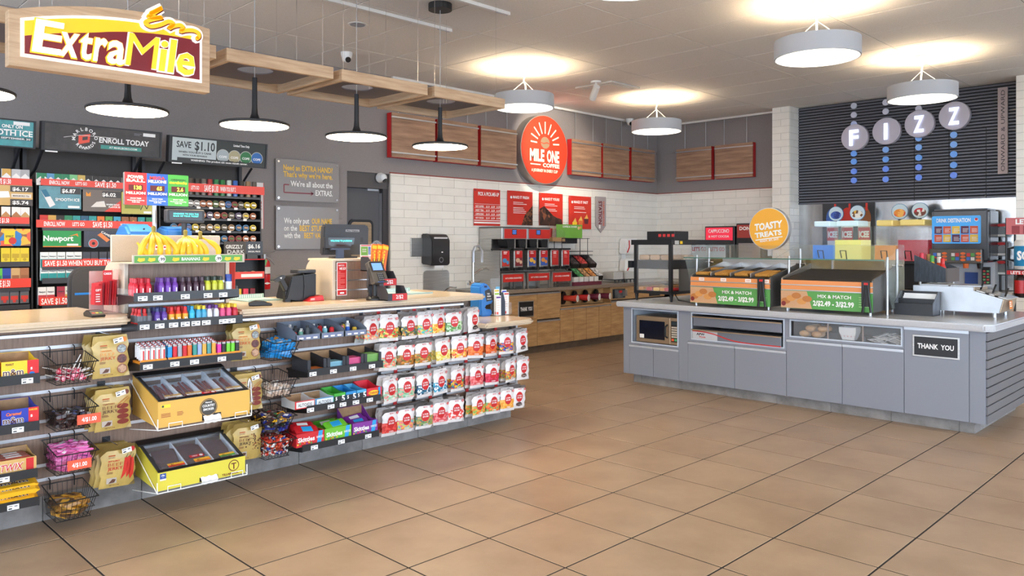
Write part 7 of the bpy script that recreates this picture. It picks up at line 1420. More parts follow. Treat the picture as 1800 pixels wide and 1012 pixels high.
def uc(t, W, q):
    a, b_ = q(1390), q(1588); z0, z1 = zi(1390, 591.5), min(.8, zi(1390, 556)); shell(t, W, z0-.03, z1+.02); frame(t, a, b_, z0, z1, W, M('dark bin lining', (70, 66, 66), .5)); zt = z0-.045; idoor(t, 0, q(1482), kh, zt); idoor(t, q(1482), W, kh, zt); t['_z'] = z0
    for i, (u0, u1) in enumerate(((1396, 1455), (1457, 1516.5), (1519, 1586))):
        d = MB().box(q(u0), -.012, z0+.013, q(u1), -.006, z1-.013).obj('clear_bin_front', ACRYL, t); MB().box(q(u1), -.014, z0+.012, q(u1)+.012, -.004, z1-.012).obj('bin_divider', M('taupe plastic', (150, 138, 132), .4), t)
CC = unit('grey island cabinet with three clear front bins', 2, uc)
def ud(t, W, q): shell(t, W, .5, .6); idoor(t, 0, W, kh, min(.785, zi(1592, 571))); x0, x1 = q(1609), q(1685); z0, z1 = zi(1609, 622), zi(1609, 590); thanks(t, x0, z0, x1-x0, z1-z0, -.025)
unit('grey island trash cabinet with thank you flap', 3, ud)
def ue(t, W, q):
    MB().box(.002, -.016, kh, W, 0, IZ-.056).obj('end_panel', MISL, t); n = 10; hh = (IZ-.06-kh)/n; MB().box(W-.01, 0, kh, W-.005, 1.4, IZ-.056).obj('black_backing', BLACK, t)
    sm_ = MB().box(0, 0, 0, .016, 1.4, hh-.009).mesh('slat_board', MISD, bevel=.001)
    for i in range(n): link('slat_board', sm_, t, (W-.004, 0, kh+i*hh))
unit('slatted grey end panel of the food island', 4, ue)
t = thing('island_core', 'rear body and stone kick of the food island', 'cabinet', (XI, Y0, 0), RZ); L = XA[5]; MB().box(.02, .63, kh, L-.02, 1.4, IZ-.056).obj('rear_carcass', MISD, t)
ks = [li(1114, 6.858)]+[li(u, 6.858) for u in (1128, 1199, 1278, 1365, 1460, 1566.5, 1686)]+[li(1714, 6.858)]
for a, b_ in zip(ks, ks[1:]): MB().box(a+.001, .068, 0, b_-.001, .085, kh-.001).obj('kick_tile', MKICK, t, bevel=.001)
for i in range(3): MB().box(ks[-1]-.016, .086+.42*i, 0, ks[-1], .086+.42*i+.418, kh-.001).obj('kick_tile', MKICK, t, bevel=.001)
MB().box(ks[0], .086, 0, ks[-1]-.02, 1.3, kh-.002).obj('plinth', BLACK, t)
L2 = L+.07
tag(MB().prism([(-.05, -.09), (L2-.06, -.09), (L2, -.03), (L2, 1.5), (-.05, 1.5)], IZ-.055, IZ, 'xy').obj('island_worktop', [M('grey stone island worktop', (188, 188, 190), .2, noise=.05, nscale=90)], None, (XI, Y0, 0), (0, 0, RZ), bevel=.01, seg=2, smooth=True), 'grey worktop of the food island with rounded edge', 'worktop')
# microwave
a, b_, z0 = A['_a'], A['_b'], A['_z']; W = b_-a-.06; Hh = .285
t = thing('microwave', 'bronze steel microwave in the island niche', 'microwave', (XI, Y0-a-.05, z0+.004), RZ); BRZ = M('bronze steel', (190, 168, 140), .3, .7)
MB().box(0, .02, .012, W, .4, Hh).obj('case', BRZ, t, bevel=.004); MB().box(0, .0, .012, W*.8, .02, Hh).obj('door', BRZ, t, bevel=.003); MB().box(.04, -.003, .05, W*.68, 0, Hh-.045).obj('window', C(22, 26, 40, .12), t); MB().tube([(W*.74, 0, .08), (W*.74, -.04, .1), (W*.74, -.04, .19), (W*.74, 0, .21)], .01, 8).obj('handle', BLACK, t, smooth=True); MB().box(W*.805, 0, .012, W, .02, Hh).obj('control_panel', BRZ, t); P = Print(); P.rect(W*.83, .04, W*.97, Hh-.03, BLACK, 1); P.rect(W*.84, Hh-.07, W*.96, Hh-.04, C(30, 50, 60), 2)
for i in range(3):
    for j in range(5): P.rect(W*(.84+.042*i), .085+.024*j, W*(.875+.042*i), .102+.024*j, C(206, 196, 180), 2)
P.rect(W*.84, .05, W*.895, .075, C(220, 90, 50), 2); P.rect(W*.905, .05, W*.96, .075, C(70, 160, 110), 2); P.obj('keypad', t, (0, -.0005, 0)); MB().box(.045, -.004, .055, .1, -.0032, .095).obj('sticker', WHITE, t); [MB().cyl((xx, .1, 0), (xx, .1, .012), .012, n=8).obj('foot', BLACK, t) for xx in (.05, W-.05)]
# bun bins contents
z0 = CC['_z']; MBUN = M('bread bun', (206, 160, 106), .6, noise=.2, nscale=14)
for i in range(10): o = MB().sph((0, 0, 0), .05, .035, .03, 12, 8).obj('bread_bun', MBUN, None, (XI+.06+.07*(i // 4), Y0-li(1406+(11 if i % 4 else 4)*(i % 4)+3), z0+.032+.052*(i % 2)), (0, 0, RZ+random.uniform(-.4, .4)), smooth=True); tag(o, 'wrapped bread bun in the clear island bin beside the warming drawers', 'bun', 'buns in the clear bin')
for i in range(4): o = thing('paper_food_tray', 'red checked paper food tray nested in the middle clear bin', 'paper tray', (XI+.12, Y0-li(1484), z0+.004+.012*i), RZ, 'paper trays in the clear bin'); MB().add([(-.05, -.035, 0), (.05, -.035, 0), (.05, .035, 0), (-.05, .035, 0), (-.075, -.055, .075), (.075, -.055, .075), (.075, .055, .075), (-.075, .055, .075)], [(0, 1, 2, 3), (0, 1, 5, 4), (1, 2, 6, 5), (2, 3, 7, 6), (3, 0, 4, 7)]).obj('tray', WHITE, o); Q = Print(); [Q.line([(-.06+.03*k_, .03), (-.03+.03*k_, .065)], .003, RED, 1) for k_ in range(4)]; [Q.line([(-.03+.03*k_, .03), (-.06+.03*k_, .065)], .003, RED, 1) for k_ in range(4)]; Q.obj('check_print', o, (0, -.054, 0), (-.26, 0, 0))
for i in range(14): o = MB().box(-.05, -.025, 0, .05, .025, .006).obj('foil_sleeve', C(214, 212, 210), None, (XI+.07+.02*(i % 4), Y0-li(1530+3.4*i), z0+.014+.016*(i % 4)+.01*(i//7)), (random.uniform(-.3, .3), random.uniform(-.4, .4), RZ+random.uniform(-.8, .8))); tag(o, 'white paper sleeve heaped in the clear bin beside the trash cabinet', 'paper sleeve', 'paper sleeves in the clear bin')
# ---- hot case
hx, hy0, hy1 = 6.98, 5.08, 4.6
t = thing('hot_food_case', 'black framed glass hot food case on the island', 'food warmer', (hx, hy0, IZ), RZ); W, D = hy0-hy1, 1.2; zb, zt = .1, .66
MB().box(0, 0, zb-.02, W, D, zb+.01).obj('base_deck', BMET, t); MB().box(-.03, -.01, zt-.055, W+.01, D, zt).obj('top_hood', BMET, t); MB().box(.01, .02, .345, W-.01, D-.02, .44).obj('middle_shelf', BMET, t); MB().box(-.05, -.04, .355, .0, .0, .43).obj('shelf_latch', BMET, t)
for xx in (0, W-.035): MB().box(xx, 0, zb, xx+.035, .035, zt-.055).obj('front_post', BMET, t); MB().box(xx, D-.035, zb, xx+.035, D, zt-.055).obj('rear_post', BMET, t); [MB().lathe([(.012, 0), (.022, .07), (.026, .08)], 8, (xx+.017, yy, 0)).obj('foot', BMET, t) for yy in (.03, D-.04)]
MB().box(.035, .008, zb+.01, W-.035, .012, zt-.055).obj('front_pane', ACRYL, t); MB().box(W-.008, .035, .345+.1, W-.004, D-.035, zt-.055).obj('side_pane', ACRYL, t); MB().box(W-.012, .16, zb+.01, W-.002, D-.035, .345).obj('steel_side', M('grey steel side', (120, 118, 116), .35, .7), t)
MB().box(.15, .03, zt, W+.02, .3, zt+.09).obj('control_box', BMET, t, bevel=.003); P = Print(); [P.rect(.3+.055*q, zt+.03, .335+.055*q, zt+.06, C(200, 50, 50), 1) for q in range(4)]; P.obj('control_print', t, (0, .0295, 0)); P = Print(); P.rect(.05, zt-.05, .13, zt-.01, C(190, 188, 182), 1); P.rect(.15, zt-.045, .2, zt-.015, YEL, 1); P.obj('side_stickers', t, (W+.0105, 0, 0), (0, 0, math.pi/2))
for zz, h_ in ((.45, .15), (.125, .2)): MB().box(.02, D-.06, zz, W-.02, D-.05, zz+h_).obj('rear_sign', WHITE, t); P = Print(); [P.text("LET'S GO", .12+.24*q, zz+h_*.55, .045, RED, 1, w=.19, bold=.04) for q in range(2)]; P.obj('rear_sign_print', t, (0, D-.0605, 0))
for i in range(6): o = MB().prism(rnd(.13, .055, .022, 3, 0, .028), -.1, .1, 'xz').obj('wrapped_sandwich', M('tan sandwich wrap', (220, 186, 150), .4, noise=.1, nscale=20), None, (hx+.15+.25*(i//3), hy0-.1-.14*(i % 3), IZ+.441), (0, 0, RZ), bevel=.004); tag(o, 'tan wrapped sandwich on the upper deck of the hot case', 'sandwich', 'sandwiches in the hot case')
for i in range(9): o = MB().prism(rnd(.07, .035, .012, 2, 0, .018), -.1, .1, 'xz').obj('snack_sleeve', C(*((226, 150, 50), (205, 60, 60), (240, 190, 80))[i % 3], .4), None, (hx+.14+.24*(i//5), hy0-.08-.082*(i % 5), IZ+.111), (0, 0, RZ+random.uniform(-.2, .2))); tag(o, '%s hot snack sleeve on the lower deck of the hot case' % ('orange', 'red', 'yellow')[i % 3], 'snack', 'snack sleeves in the hot case')
tag(MB().tube([(hx+.05, hy1-.01, IZ+.09), (hx-.02, hy1-.1, IZ+.03), (hx, hy1-.25, IZ+.012), (hx+.12, hy1-.36, IZ+.012)], .007, 8).obj('power_cord', BLACK, smooth=True), 'black power cord running from the hot case to the roller grill', 'cord')
# ---- roller grills
def grill(label, x, y0, W, food, zf=.165):
    t = thing('roller_grill', label, 'roller grill', (x, y0, IZ), RZ, 'roller grills on the island'); D = .62; zs = .3; zk = .38
    MB().prism([(0, .03), (D, .03), (D, zk-.03), (.0, zs-.03)], .015, W-.015, 'yz').obj('body', STEEL, t); sd = [(0, .03), (D, .03), (D, zk+.05), (.02, zs+.01), (0, zs)]; MB().prism(sd, 0, .014, 'yz').obj('side_panel', STEEL, t); MB().prism(sd, W-.014, W, 'yz').obj('side_panel', M('grey steel side'), t); MB().box(0, D, .03, W, D+.015, zk+.08).obj('back_rail', STEEL, t)
    for i in range(2): MB().box(.004, -.012, .2+.048*i, W-.004, 0, .238+.048*i).obj('price_rail', M('orange price rail', (232, 148, 84), .4), t); MB().box(0, -.014, .193+.048*i, W, 0, .2+.048*i).obj('rail_edge', ALU, t)
    for xx in ((.1, .34, .6, .78) if food else ()): Q = Print(); Q.rect(0, 0, .06, .03, WHITE, 1); Q.text('2/$3', .03, .01, .012, C(230, 120, 50), 2, w=.04); Q.obj('price_tag', t, (xx*W/.85, -.0125, .252))
    MB().box(.002, -.012, .03, W-.002, -.002, .19).obj('sign_panel', C(90, 160, 80), t); P = Print(); P.poly([(.002, .032), (W*.36, .032), (W*.3, .188), (.002, .188)], C(206, 160, 120), 1)
    for i in range(5): P.disc(.05+.05*i, .12+.025*((i*7) % 3-1), .045, C(*((190, 120, 60), (214, 150, 80))[i % 2]), 2+i, 14, .028)
    P.disc(.03, .07, .022, C(130, 40, 40), 8, 12); P.text('MIX & MATCH', W*.6, .135, .03, WHITE, 2, w=W*.36, bold=.02); P.text('2/$2.49 - 3/$2.99', W*.59, .065, .045, WHITE, 2, w=W*.44, bold=.035); P.bars(W*.86, .15, W*.97, 5, .02, .008, C(150, 200, 130), 2); P.obj('sign_print', t, (0, -.0122, 0))
    n = 16; rm = MB().cyl((.014, 0, 0), (W-.014, 0, 0), .0135, n=8).mesh('roller', M('dark roller steel', (74, 72, 70), .3, .7), smooth=True)
    for i in range(n): yy = .035+(D-.06)*i/(n-1); link('roller', rm, t, (0, yy, zs-.03+(zk-zs)*yy/D+.013))
    if food:
        for i in range(3): xx = W*(.25+.25*i); MB().prism([(.02, zs+.0), (D, zk+.0), (D, zk+.045), (.02, zs+.035)], xx-.003, xx+.003, 'yz').obj('lane_divider', ALU, t)
    [MB().cyl((xx, yy, 0), (xx, yy, .03), .012, n=8).obj('foot', ALU, t) for xx in (.04, W-.04) for yy in (.04, D-.06)]
    return t
g1 = grill('roller grill loaded with golden taquitos and green sign', 6.8, 4.25, .85, True); g2 = grill('empty roller grill with dark rollers and green sign', 6.85, 3.32, .82, False)
fm = MB().cyl((-.07, 0, 0), (.07, 0, 0), .016, n=10).mesh('taquito', M('golden crumb', (206, 146, 60), .7, noise=.25, nscale=60, bump=.3), smooth=True)
for ln in range(4):
    for i in range((4, 6, 5, 7)[ln]):
        yy = .05+(.07 if ln == 0 and i > 1 else 0)*3+.036*i; o = link('taquito', fm, None, (6.8+yy, 4.25-.85*(.125+.25*ln), IZ+.3+.08*yy/.62+.012), (0, 0, RZ)); tag(o, 'golden breaded taquito in the %s lane of the roller grill' % ordn[ln], 'taquito', 'taquitos on the roller grill')
for (x, y), nm in (((6.775, 3.47), 'taquito grill'), ((6.825, 2.54), 'empty grill')):
    t = thing('grill_tongs', 'black tongs hooked on the front of the %s' % nm, 'tongs', (x, y, IZ+.03), RZ, 'black grill tongs'); [MB().tube([(s_*.035, -.012, 0), (s_*.02, -.012, .12), (s_*.006, -.012, .25)], [.012, .008, .007], 6).obj('arm', BLACK, t, smooth=True) for s_ in (-1, 1)]; MB().box(-.045, -.01, .05, .02, .004, .27).obj('holder', BLACK, t); MB().box(-.02, -.022, .235, .012, -.011, .255).obj('red_badge', RED, t)
# ---- sneeze guard
gy0, gy1 = 4.42, 2.44
t = thing('sneeze_guard', 'clear glass sneeze guard over the roller grills', 'sneeze guard', (6.93, gy0, IZ), RZ); GL = M('green tinted guard glass', (200, 214, 208), .03, alpha=.12, spec=.8); W = gy0-gy1
for i in range(2): MB().prism([(.0, .47), (.5, .6), (.5, .608), (.0, .478)], W*i/2+.003, W*(i+1)/2-.003, 'yz').obj('top_pane', GL, t)
for xx in (0, W-.008): MB().prism([(.02, .47), (.5, .6), (.5, .05), (.2, .05), (.13, .2), (.08, .35)], xx, xx+.008, 'yz').obj('end_pane', GL, t)
for i in range(3): MB().box(W*i/3+.01, .52, .1, W*(i+1)/3-.01, .526, .47).obj('rear_pane', M('amber tinted rear pane', (150, 128, 70), .05, alpha=.45), t)
for xx in (.06, 1.06, W-.03): MB().cyl((xx, .16, 0), (xx, .16, .5), .012, n=10).obj('post', M('satin post steel', (170, 168, 166), .3, .9), t, smooth=True); MB().cyl((xx, .4, 0), (xx, .4, .57), .012, n=10).obj('post', M('satin post steel', (170, 168, 166), .3, .9), t, smooth=True); MB().cyl((xx-.04, .4, .42), (xx+.05, .4, .42), .01, n=8).obj('clamp', CHROME, t)
MB().box(0, -.001, .4695, W, .003, .4785).obj('glass_edge', M('green glass edge', (70, 120, 104), .15), t)
# ---- toasty treats sign
X = 7.42; yc, zc, R = FY(1351, X), ZX(1351, 402, X), .215
t = thing('toasty_sign', 'round yellow toasty treats sign standing on the sneeze guard', 'sign', (X, yc, zc), RZ); MB().cyl((0, .06, 0), (0, 0, 0), R, n=44).obj('drum', ALU, t, smooth=True); MB().cyl((0, 0, 0), (0, -.004, 0), R*.96, n=44).obj('face', M('toasty yellow', (244, 176, 50), .4), t); P = Print(); P.text('TOASTY', 0, .0, .068, WHITE, 1, w=.3, bold=.045, rot=.12, skew=.1); P.text('TREATS', .0, -.075, .05, WHITE, 1, w=.29, bold=.045, rot=.12); P.line([(-.14, -.115), (.15, -.08)], .01, WHITE, 1); P.text('READY, SET, EAT!', .01, -.125, .02, WHITE, 1, w=.2, rot=.12); P.obj('lettering', t, (0, -.0045, 0)); MB().box(-.02, .02, -R-.06, .02, .05, -R+.01).obj('stem', ALU, t)
# ---- napkin box, condiment station, caddy
t = thing('napkin_box', 'black open napkin and cutlery box on the island', 'box', (7.19, 2.447, IZ), RZ); W = .31; MB().box(0, 0, 0, W, .005, .1).obj('front_panel', BMET, t); [MB().prism([(.005, 0), (.2, 0), (.2, .2), (.15, .2), (.005, .1)], xx, xx+.005, 'yz').obj('side_panel', M('slate panel', (96, 100, 108), .4), t) for xx in (0, W-.005)]; MB().box(0, .09, 0, W, .095, .14).obj('divider', BMET, t); MB().box(0, .195, 0, W, .2, .2).obj('back_panel', BMET, t); MB().box(0, .005, 0, W, .195, .004).obj('bottom', BMET, t)
for i in range(5): tag(MB().box(0, 0, 0, .26, .004, .12).obj('napkin', WHITE, None, (7.3+.016*i, 2.42, IZ+.005+.014*i), (0, 0, RZ)), 'white napkin standing in the black box', 'napkin', 'napkins in the black box')
for i in range(3): tag(MB().box(0, 0, 0, .24, .015, .09).obj('cutlery_sleeve', C(196, 188, 176), None, (7.205+.025*i, 2.42, IZ+.005), (0, 0, RZ)), 'beige cutlery sleeve in the front of the black box', 'cutlery', 'cutlery sleeves in the black box')
X = 7.41; t = thing('condiment_station', 'large steel sloped condiment station on the island', 'condiment station', (X, FY(1605, X), IZ), RZ); f = lambda u: FY(1605, X)-FY(u, X); zt = ZX(1605, 501, X)-IZ; SILV = M('pale brushed steel', (186, 190, 194), .3, .5, noise=.1, nscale=4, bump=.02)
pf = [(0, .04), (f(1756), .04), (f(1763), ZX(1763, 526, X)-IZ), (f(1711), zt-.03), (f(1711), zt), (0, zt)]; MB().prism(pf, 0, .02).obj('side_panel', SILV, t); MB().prism(pf, .02, .42).obj('tub', STEEL, t); MB().prism(pf, .42, .44).obj('side_panel', SILV, t); e = f(1763); MB().box(f(1711), .02, zt-.03, f(1711)+.004, .42, zt).obj('riser_front', BRZ, t)
MB().prism([(f(1757)+.003, .05), (e+.003, ZX(1763, 526, X)-IZ), (e+.007, ZX(1763, 526, X)-IZ), (f(1757)+.007, .05)], .0, .44).obj('front_panel', BRZ, t); P = Print(); P.rect(-.05, -.035, .05, .035, C(226, 130, 50), 1); P.bars(-.035, .018, .035, 3, .016, .007, WHITE, 2); P.obj('orange_sticker', t, (e+.008, .22, .1), (-.06, 0, math.pi/2)); [MB().cyl((xx, yy, 0), (xx, yy, .04), .014, n=8).obj('foot', ALU, t) for xx in (.1, f(1745)) for yy in (.05, .4)]
sl = (ZX(1763, 526, X)-IZ-zt+.03)/(e-f(1711))
for i in range(3): MB().box(.0, .0, 0, .1, .36, .006).obj('lid', M('smoky lid', (190, 186, 178), .15, .5), t, (f(1711)+.01+.1*i*(e-f(1711))/.32, .04, zt-.028+sl*(.01+.1*i*(e-f(1711))/.32)), (0, -math.atan(sl), 0)); MB().tube([(f(1711)+.03+.09*i, .1, zt-.02+sl*.09*i), (f(1711)+.06+.09*i, .07, zt+.05+sl*.09*i)], .008, 6).obj('ladle_handle', BLACK, t)
for i in range(2): MB().box(.04+.25*i, .04, zt, .27+.25*i, .38, zt+.012).obj('flat_lid', SILV, t, bevel=.003)
X = 7.88; y0, y1 = FY(1607, X), FY(1706, X); t = thing('sauce_caddy', 'dark sloped caddy of sauce bottles behind the condiment station', 'caddy', (X, y0, IZ+.26), RZ); W = y0-y1; SL = M('scuffed slate plastic', (70, 80, 92), .6, noise=.3, nscale=10, nvec=(6, 1, 1)); MB().prism([(0, 0), (W*.57, 0), (W*.57, .13), (0, .25)], 0, .012).obj('side_panel', SL, t); MB().prism([(0, 0), (W*.57, 0), (W*.57, .13), (0, .25)], .36, .372).obj('side_panel', SL, t); MB().box(W*.57, 0, 0, W*.57+.012, .372, .13).obj('front_panel', C(96, 88, 84), t); MB().box(0, .012, 0, W*.57, .36, .01).obj('bottom', SL, t); [MB().cyl((xx, yy, -.26), (xx, yy, 0), .012, n=8).obj('leg', STEEL, t) for xx in (.04, W*.5) for yy in (.03, .34)]
sb = [((226, 214, 196), (210, 60, 80), 'cream'), ((214, 186, 130), (150, 110, 60), 'tan'), ((240, 190, 40), (70, 160, 60), 'yellow'), ((196, 70, 40), (220, 215, 205), 'brown red'), ((200, 40, 36), (200, 40, 36), 'red')]
for i, (c1, c2, nm) in enumerate(sb):
    bottle(X+.06+.05*(i % 2), y0-W*(.1+.095*i), IZ+.2705, c1, c2, (235, 232, 226) if i != 2 else c1, '%s sauce bottle in the dark caddy' % nm, .26-.012*i, .03, group='sauce bottles'); 
for o in [o for o in bpy.data.objects if o.get('group') == 'sauce bottles' and o.parent is None]: o.name = 'sauce_bottle'
for i in range(6): tag(MB().box(0, 0, 0, .02, .012, .05).obj('sauce_packet', C(226, 190, 180), None, (X+.05+.03*(i % 3), y0-W*.45-.03*(i//3), IZ+.2705+.06), (.3, .2*i, .2*i)), 'pink and white sauce packet in the dark caddy', 'packet', 'sauce packets in the caddy')
# ================================================================ drinks wall
XF = XW-.055
MDOT = [C(206, 208, 222), C(196, 206, 240), C(140, 190, 255), C(120, 178, 255), C(120, 160, 255)]
MFZ = M('pearl sign disc', (196, 190, 200), .35); MGLW = M('blue white lit letter', (214, 226, 255), .4, emit=.9)
for ch, u, v, dots in (('F', 1501, 241, [186, 202, 218, 270, 284, 301, 317]), ('I', 1557, 230, [180, 196, 263, 280, 297, 315]), ('Z', 1615, 217, [191, 243, 259, 277, 294, 312]), ('Z', 1676.5, 203, [237, 254, 271, 290, 308])):
    yc, zc = FY(u, XF-.08), ZX(u, v, XF-.08); t = thing('fizz_letter_disc', 'round pearl disc with glowing %s on the slatted drinks wall%s' % (ch, '' if ch != 'Z' else (', beside the I' if u < 1650 else ', last in the word')), 'sign', (XF, yc, zc), RZ, 'fizz letter discs'); R = .185
    MB().cyl((0, 0.01, 0), (0, -.07, 0), R, n=40).obj('disc', MFZ, t, smooth=True, bevel=.006)
    vs, fs, x0, x1 = textmesh(ch, .03); b = MB(); k_ = .22/.73; kx = k_ if ch == 'I' else .13/(x1-x0); n = len(vs); V = [((a-(x0+x1)/2)*kx, b_*k_-.11) for a, b_ in vs]
    b.add([(p[0], -.085, p[1]) for p in V], fs); b.obj('lit_letter', MGLW, t)
    for i, dv in enumerate(dots):
        z = ZX(u, dv, XF); c = MDOT[min(4, max(0, int((dv-180)/28)))]
        if abs(z-zc) < R*.75: continue
        o = MB().cyl((0, .01, 0), (0, -.012, 0), .042, n=18).obj('bubble_dot', c, None, (XF, FY(u, XF), z), (0, 0, RZ), smooth=True); tag(o, 'small %s bubble dot in the column of the %s disc, %s from the top' % ('grey' if dv < 225 else 'blue', 'first Z' if ch == 'Z' and u < 1650 else ('last Z' if ch == 'Z' else ch), ordn[i]), 'wall dot', 'bubble dots on the slatted wall')
y0, y1 = FY(1754.5, XF), FY(1772, XF); z1, z0 = ZX(1754.5, 155, XF), ZX(1754.5, 306, XF); t = thing('onward_sign', 'tall narrow taupe onward and upward sign on the slats', 'sign', (XF, y0, z0), RZ); W, Hh = y0-y1, z1-z0; MB().box(0, -.02, 0, W, .01, Hh).obj('board', M('taupe board', (186, 168, 164), .5), t); P = Print(); P.text('ONWARD & UPWARD', W*.72, Hh*.03, W*.42, C(60, 56, 62), 1, w=Hh*.94, al='L', rot=math.pi/2, bold=.0); P.obj('lettering', t, (0, -.0205, 0))
# counter
XC = 10.72; dc = thing('drinks_counter', 'oak and steel drinks counter under the slatted wall', 'counter', (XC, 5.2, 0), RZ); MB().box(0, 0, .1, 2.84, .61, .85).obj('carcass', MCAB, dc); MB().box(0, -.03, .85, 2.84, .61, .89).obj('steel_top', M('steel worktop'), dc); MB().box(0, .06, 0, 2.84, .5, .1).obj('kick', MKICK, dc)
DZ_ = .89
# slush machines
def slush(label, u0, um, u1, vt, vl, cols, tops, lidm):
    X = XC+.1; t = thing('slush_machine', label, 'slush machine', (X, FY(u0, X), DZ_), RZ, 'slush machines'); q = lambda u: FY(u0, X)-FY(u, X); zt, zl = ZX(u0, vt, X)-DZ_, ZX(u0, vl, X)-DZ_; W = q(u1)
    MB().box(0, .03, 0, W, .45, .35).obj('base', BLACK, t, bevel=.01); MB().box(-.03, -.12, .33, W, .03, .37).obj('drip_console', BLACK, t, bevel=.006)
    for i, (a, b_) in enumerate(((0, q(um)-.01), (q(um), W))):
        MB().box(a, .04, .36, b_, .42, zl).obj('tank', M('clear tank', (215, 228, 236), .05, alpha=.12), t); MB().box(a+.01, .05, .361, b_-.01, .41, .36+(zl-.36)*(.45 if i == 0 else .6)).obj('slush_drink', M('slush %d %d %d' % cols[i], cols[i], .15, emit=.3), t); MB().box(a+.04, .02, zl, b_-.04, .4, zt).obj('lit_lid', lidm, t, bevel=.01); MB().tube([(a+.12, .0, .4), (a+.12, -.05, .5), (a+.2, -.06, .5), (a+.2, -.02, .38)], .008, 6).obj('tap_wire', BLACK, t)  # slush drinks carry an added glow that stands in for tank backlighting
        tc_, nm = tops[i]; uu, vv = nm; ty, tz = q(uu), ZX(uu, vv, X)-DZ_; MB().cyl((ty, .2, tz), (ty, .215, tz), .105, n=28).obj('flavour_disc', M('flavour rim', (60, 120, 160), .4), t, smooth=True); P = Print(); P.disc(ty, tz, .1, C(200, 222, 232), 1, 28); P.disc(ty, tz-.02, .075, MV('fruit %d' % uu, tc_, 26), 2, 20, .055); P.obj('flavour_print', t, (0, .1995, 0)); MB().box(ty-.02, .2, zt, ty+.02, .21, tz).obj('disc_stem', BLACK, t)
LW = M('cool lit lid', (206, 232, 240), .4, emit=.22)
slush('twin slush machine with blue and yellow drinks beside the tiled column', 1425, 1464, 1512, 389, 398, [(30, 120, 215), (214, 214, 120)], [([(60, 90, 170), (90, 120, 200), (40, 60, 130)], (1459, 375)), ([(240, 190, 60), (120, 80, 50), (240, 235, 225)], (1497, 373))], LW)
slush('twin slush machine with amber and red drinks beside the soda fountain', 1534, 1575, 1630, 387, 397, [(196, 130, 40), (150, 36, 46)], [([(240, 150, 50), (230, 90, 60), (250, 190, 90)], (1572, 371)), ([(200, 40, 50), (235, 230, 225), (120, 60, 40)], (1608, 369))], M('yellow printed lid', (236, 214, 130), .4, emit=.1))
X = XW-.03; t = thing('frozen_drink_poster', 'dark poster of frozen drink cups between the slush machines', 'poster', (X, FY(1446, X), ZX(1446, 432, X)), RZ); W, Hh = FY(1446, X)-FY(1538, X), ZX(1446, 357, X)-ZX(1446, 432, X); MB().box(0, 0, 0, W, .015, Hh).obj('board', DGREY, t); P = Print()
for i, (cx_, c_) in enumerate(((.2, (60, 100, 180)), (.48, (210, 60, 50)), (.8, (150, 90, 50)))): P.disc(cx_*W, Hh*.62, W*.13, C(*c_), 1, 20, Hh*.26); P.poly([(cx_*W-W*.12, Hh*.55), (cx_*W+W*.12, Hh*.55), (cx_*W+W*.1, 0), (cx_*W-W*.1, 0)], WHITE, 2); P.rect(cx_*W-W*.11, Hh*.12, cx_*W+W*.11, Hh*.42, C(200, 40, 50), 3); P.text('ICEE', cx_*W, Hh*.2, Hh*.14, WHITE, 4, w=W*.19, bold=.05); P.rect(cx_*W+.02, Hh*.8, cx_*W+.05, Hh*.97, C(220, 60, 50), 2)
P.obj('print', t, (0, -.0005, 0))
# soda fountain
X = XC+.05; t = thing('soda_fountain', 'black soda fountain with blue drink destination screen', 'soda fountain', (X, FY(1634, X), DZ_), RZ); q = lambda u: FY(1634, X)-FY(u, X); z = lambda v: ZX(1634, v, X)-DZ_; W = q(1737)
MB().box(0, .06, z(460), W, .5, z(368)).obj('upper_case', M('black gloss case', (40, 40, 44), .2), t, bevel=.03, seg=3, smooth=True); MB().box(W*.93, .0, z(455), W, .08, z(372)).obj('side_fin', M('black gloss case'), t, bevel=.02, seg=2); MB().box(.0, .3, 0, W, .5, z(460)).obj('lower_case', M('pale grey panel', (200, 204, 210), .35), t); MB().box(0, -.02, z(462), W*.9, .08, z(437)).obj('valve_panel', M('bronze grey casing'), t, bevel=.01)
P = Print(); a, b_ = .01, W*.86; P.poly(rnd(b_-a, z(380)-z(428), .02, 3, (a+b_)/2, (z(380)+z(428))/2), M('blue lit screen', (50, 140, 205), .3, emit=.25), 1); P.text('DRINK DESTINATION', (a+b_)/2-.03, z(391), .05, WHITE, 2, w=(b_-a)*.7, bold=.03)
for i in range(5):
    for j in range(2): c_ = (C(222, 100, 70), C(236, 196, 80), C(104, 56, 84))[(i+j*2) % 3]; x_ = a+.03+i*(b_-a-.05)/5; P.rect(x_, z(426)+j*(z(397)-z(426))/2+.004, x_+(b_-a-.05)/5-.012, z(426)+(j+1)*(z(397)-z(426))/2-.006, c_, 2); P.bars(x_+.02, z(426)+j*(z(397)-z(426))/2+.06, x_+.09, 3, .018, .006, WHITE, 3)
P.disc(b_-.05, z(387), .022, WHITE, 2, 12); P.disc(b_-.05, z(387)+.004, .018, C(205, 50, 60), 3, 12); P.obj('screen', t, (0, .0595, 0))
P = Print()
for i, uu in enumerate((1648, 1680, 1707)):
    for k_ in range(4): P.rect(q(uu)-.045+.047*(k_ % 2), z(458)+.01+.05*(k_//2), q(uu)-.005+.047*(k_ % 2), z(458)+.05+.05*(k_//2), C(*((205, 60, 60), (90, 160, 80), (60, 110, 200), (225, 220, 215))[(k_+i) % 4]), 1)
    for k_ in range(3): P.disc(q(uu)+.085, z(458)+.015+.04*k_, .03, C(230, 110, 50), 1, 14, .016)
P.obj('flavour_buttons', t, (0, -.0205, 0)); [MB().cyl((q(uu), .02, z(462)), (q(uu), .02, z(470)), .035, .028, n=10).obj('nozzle', BLACK if i != 1 else C(226, 110, 50), t) for i, uu in enumerate((1660, 1697, 1722))]
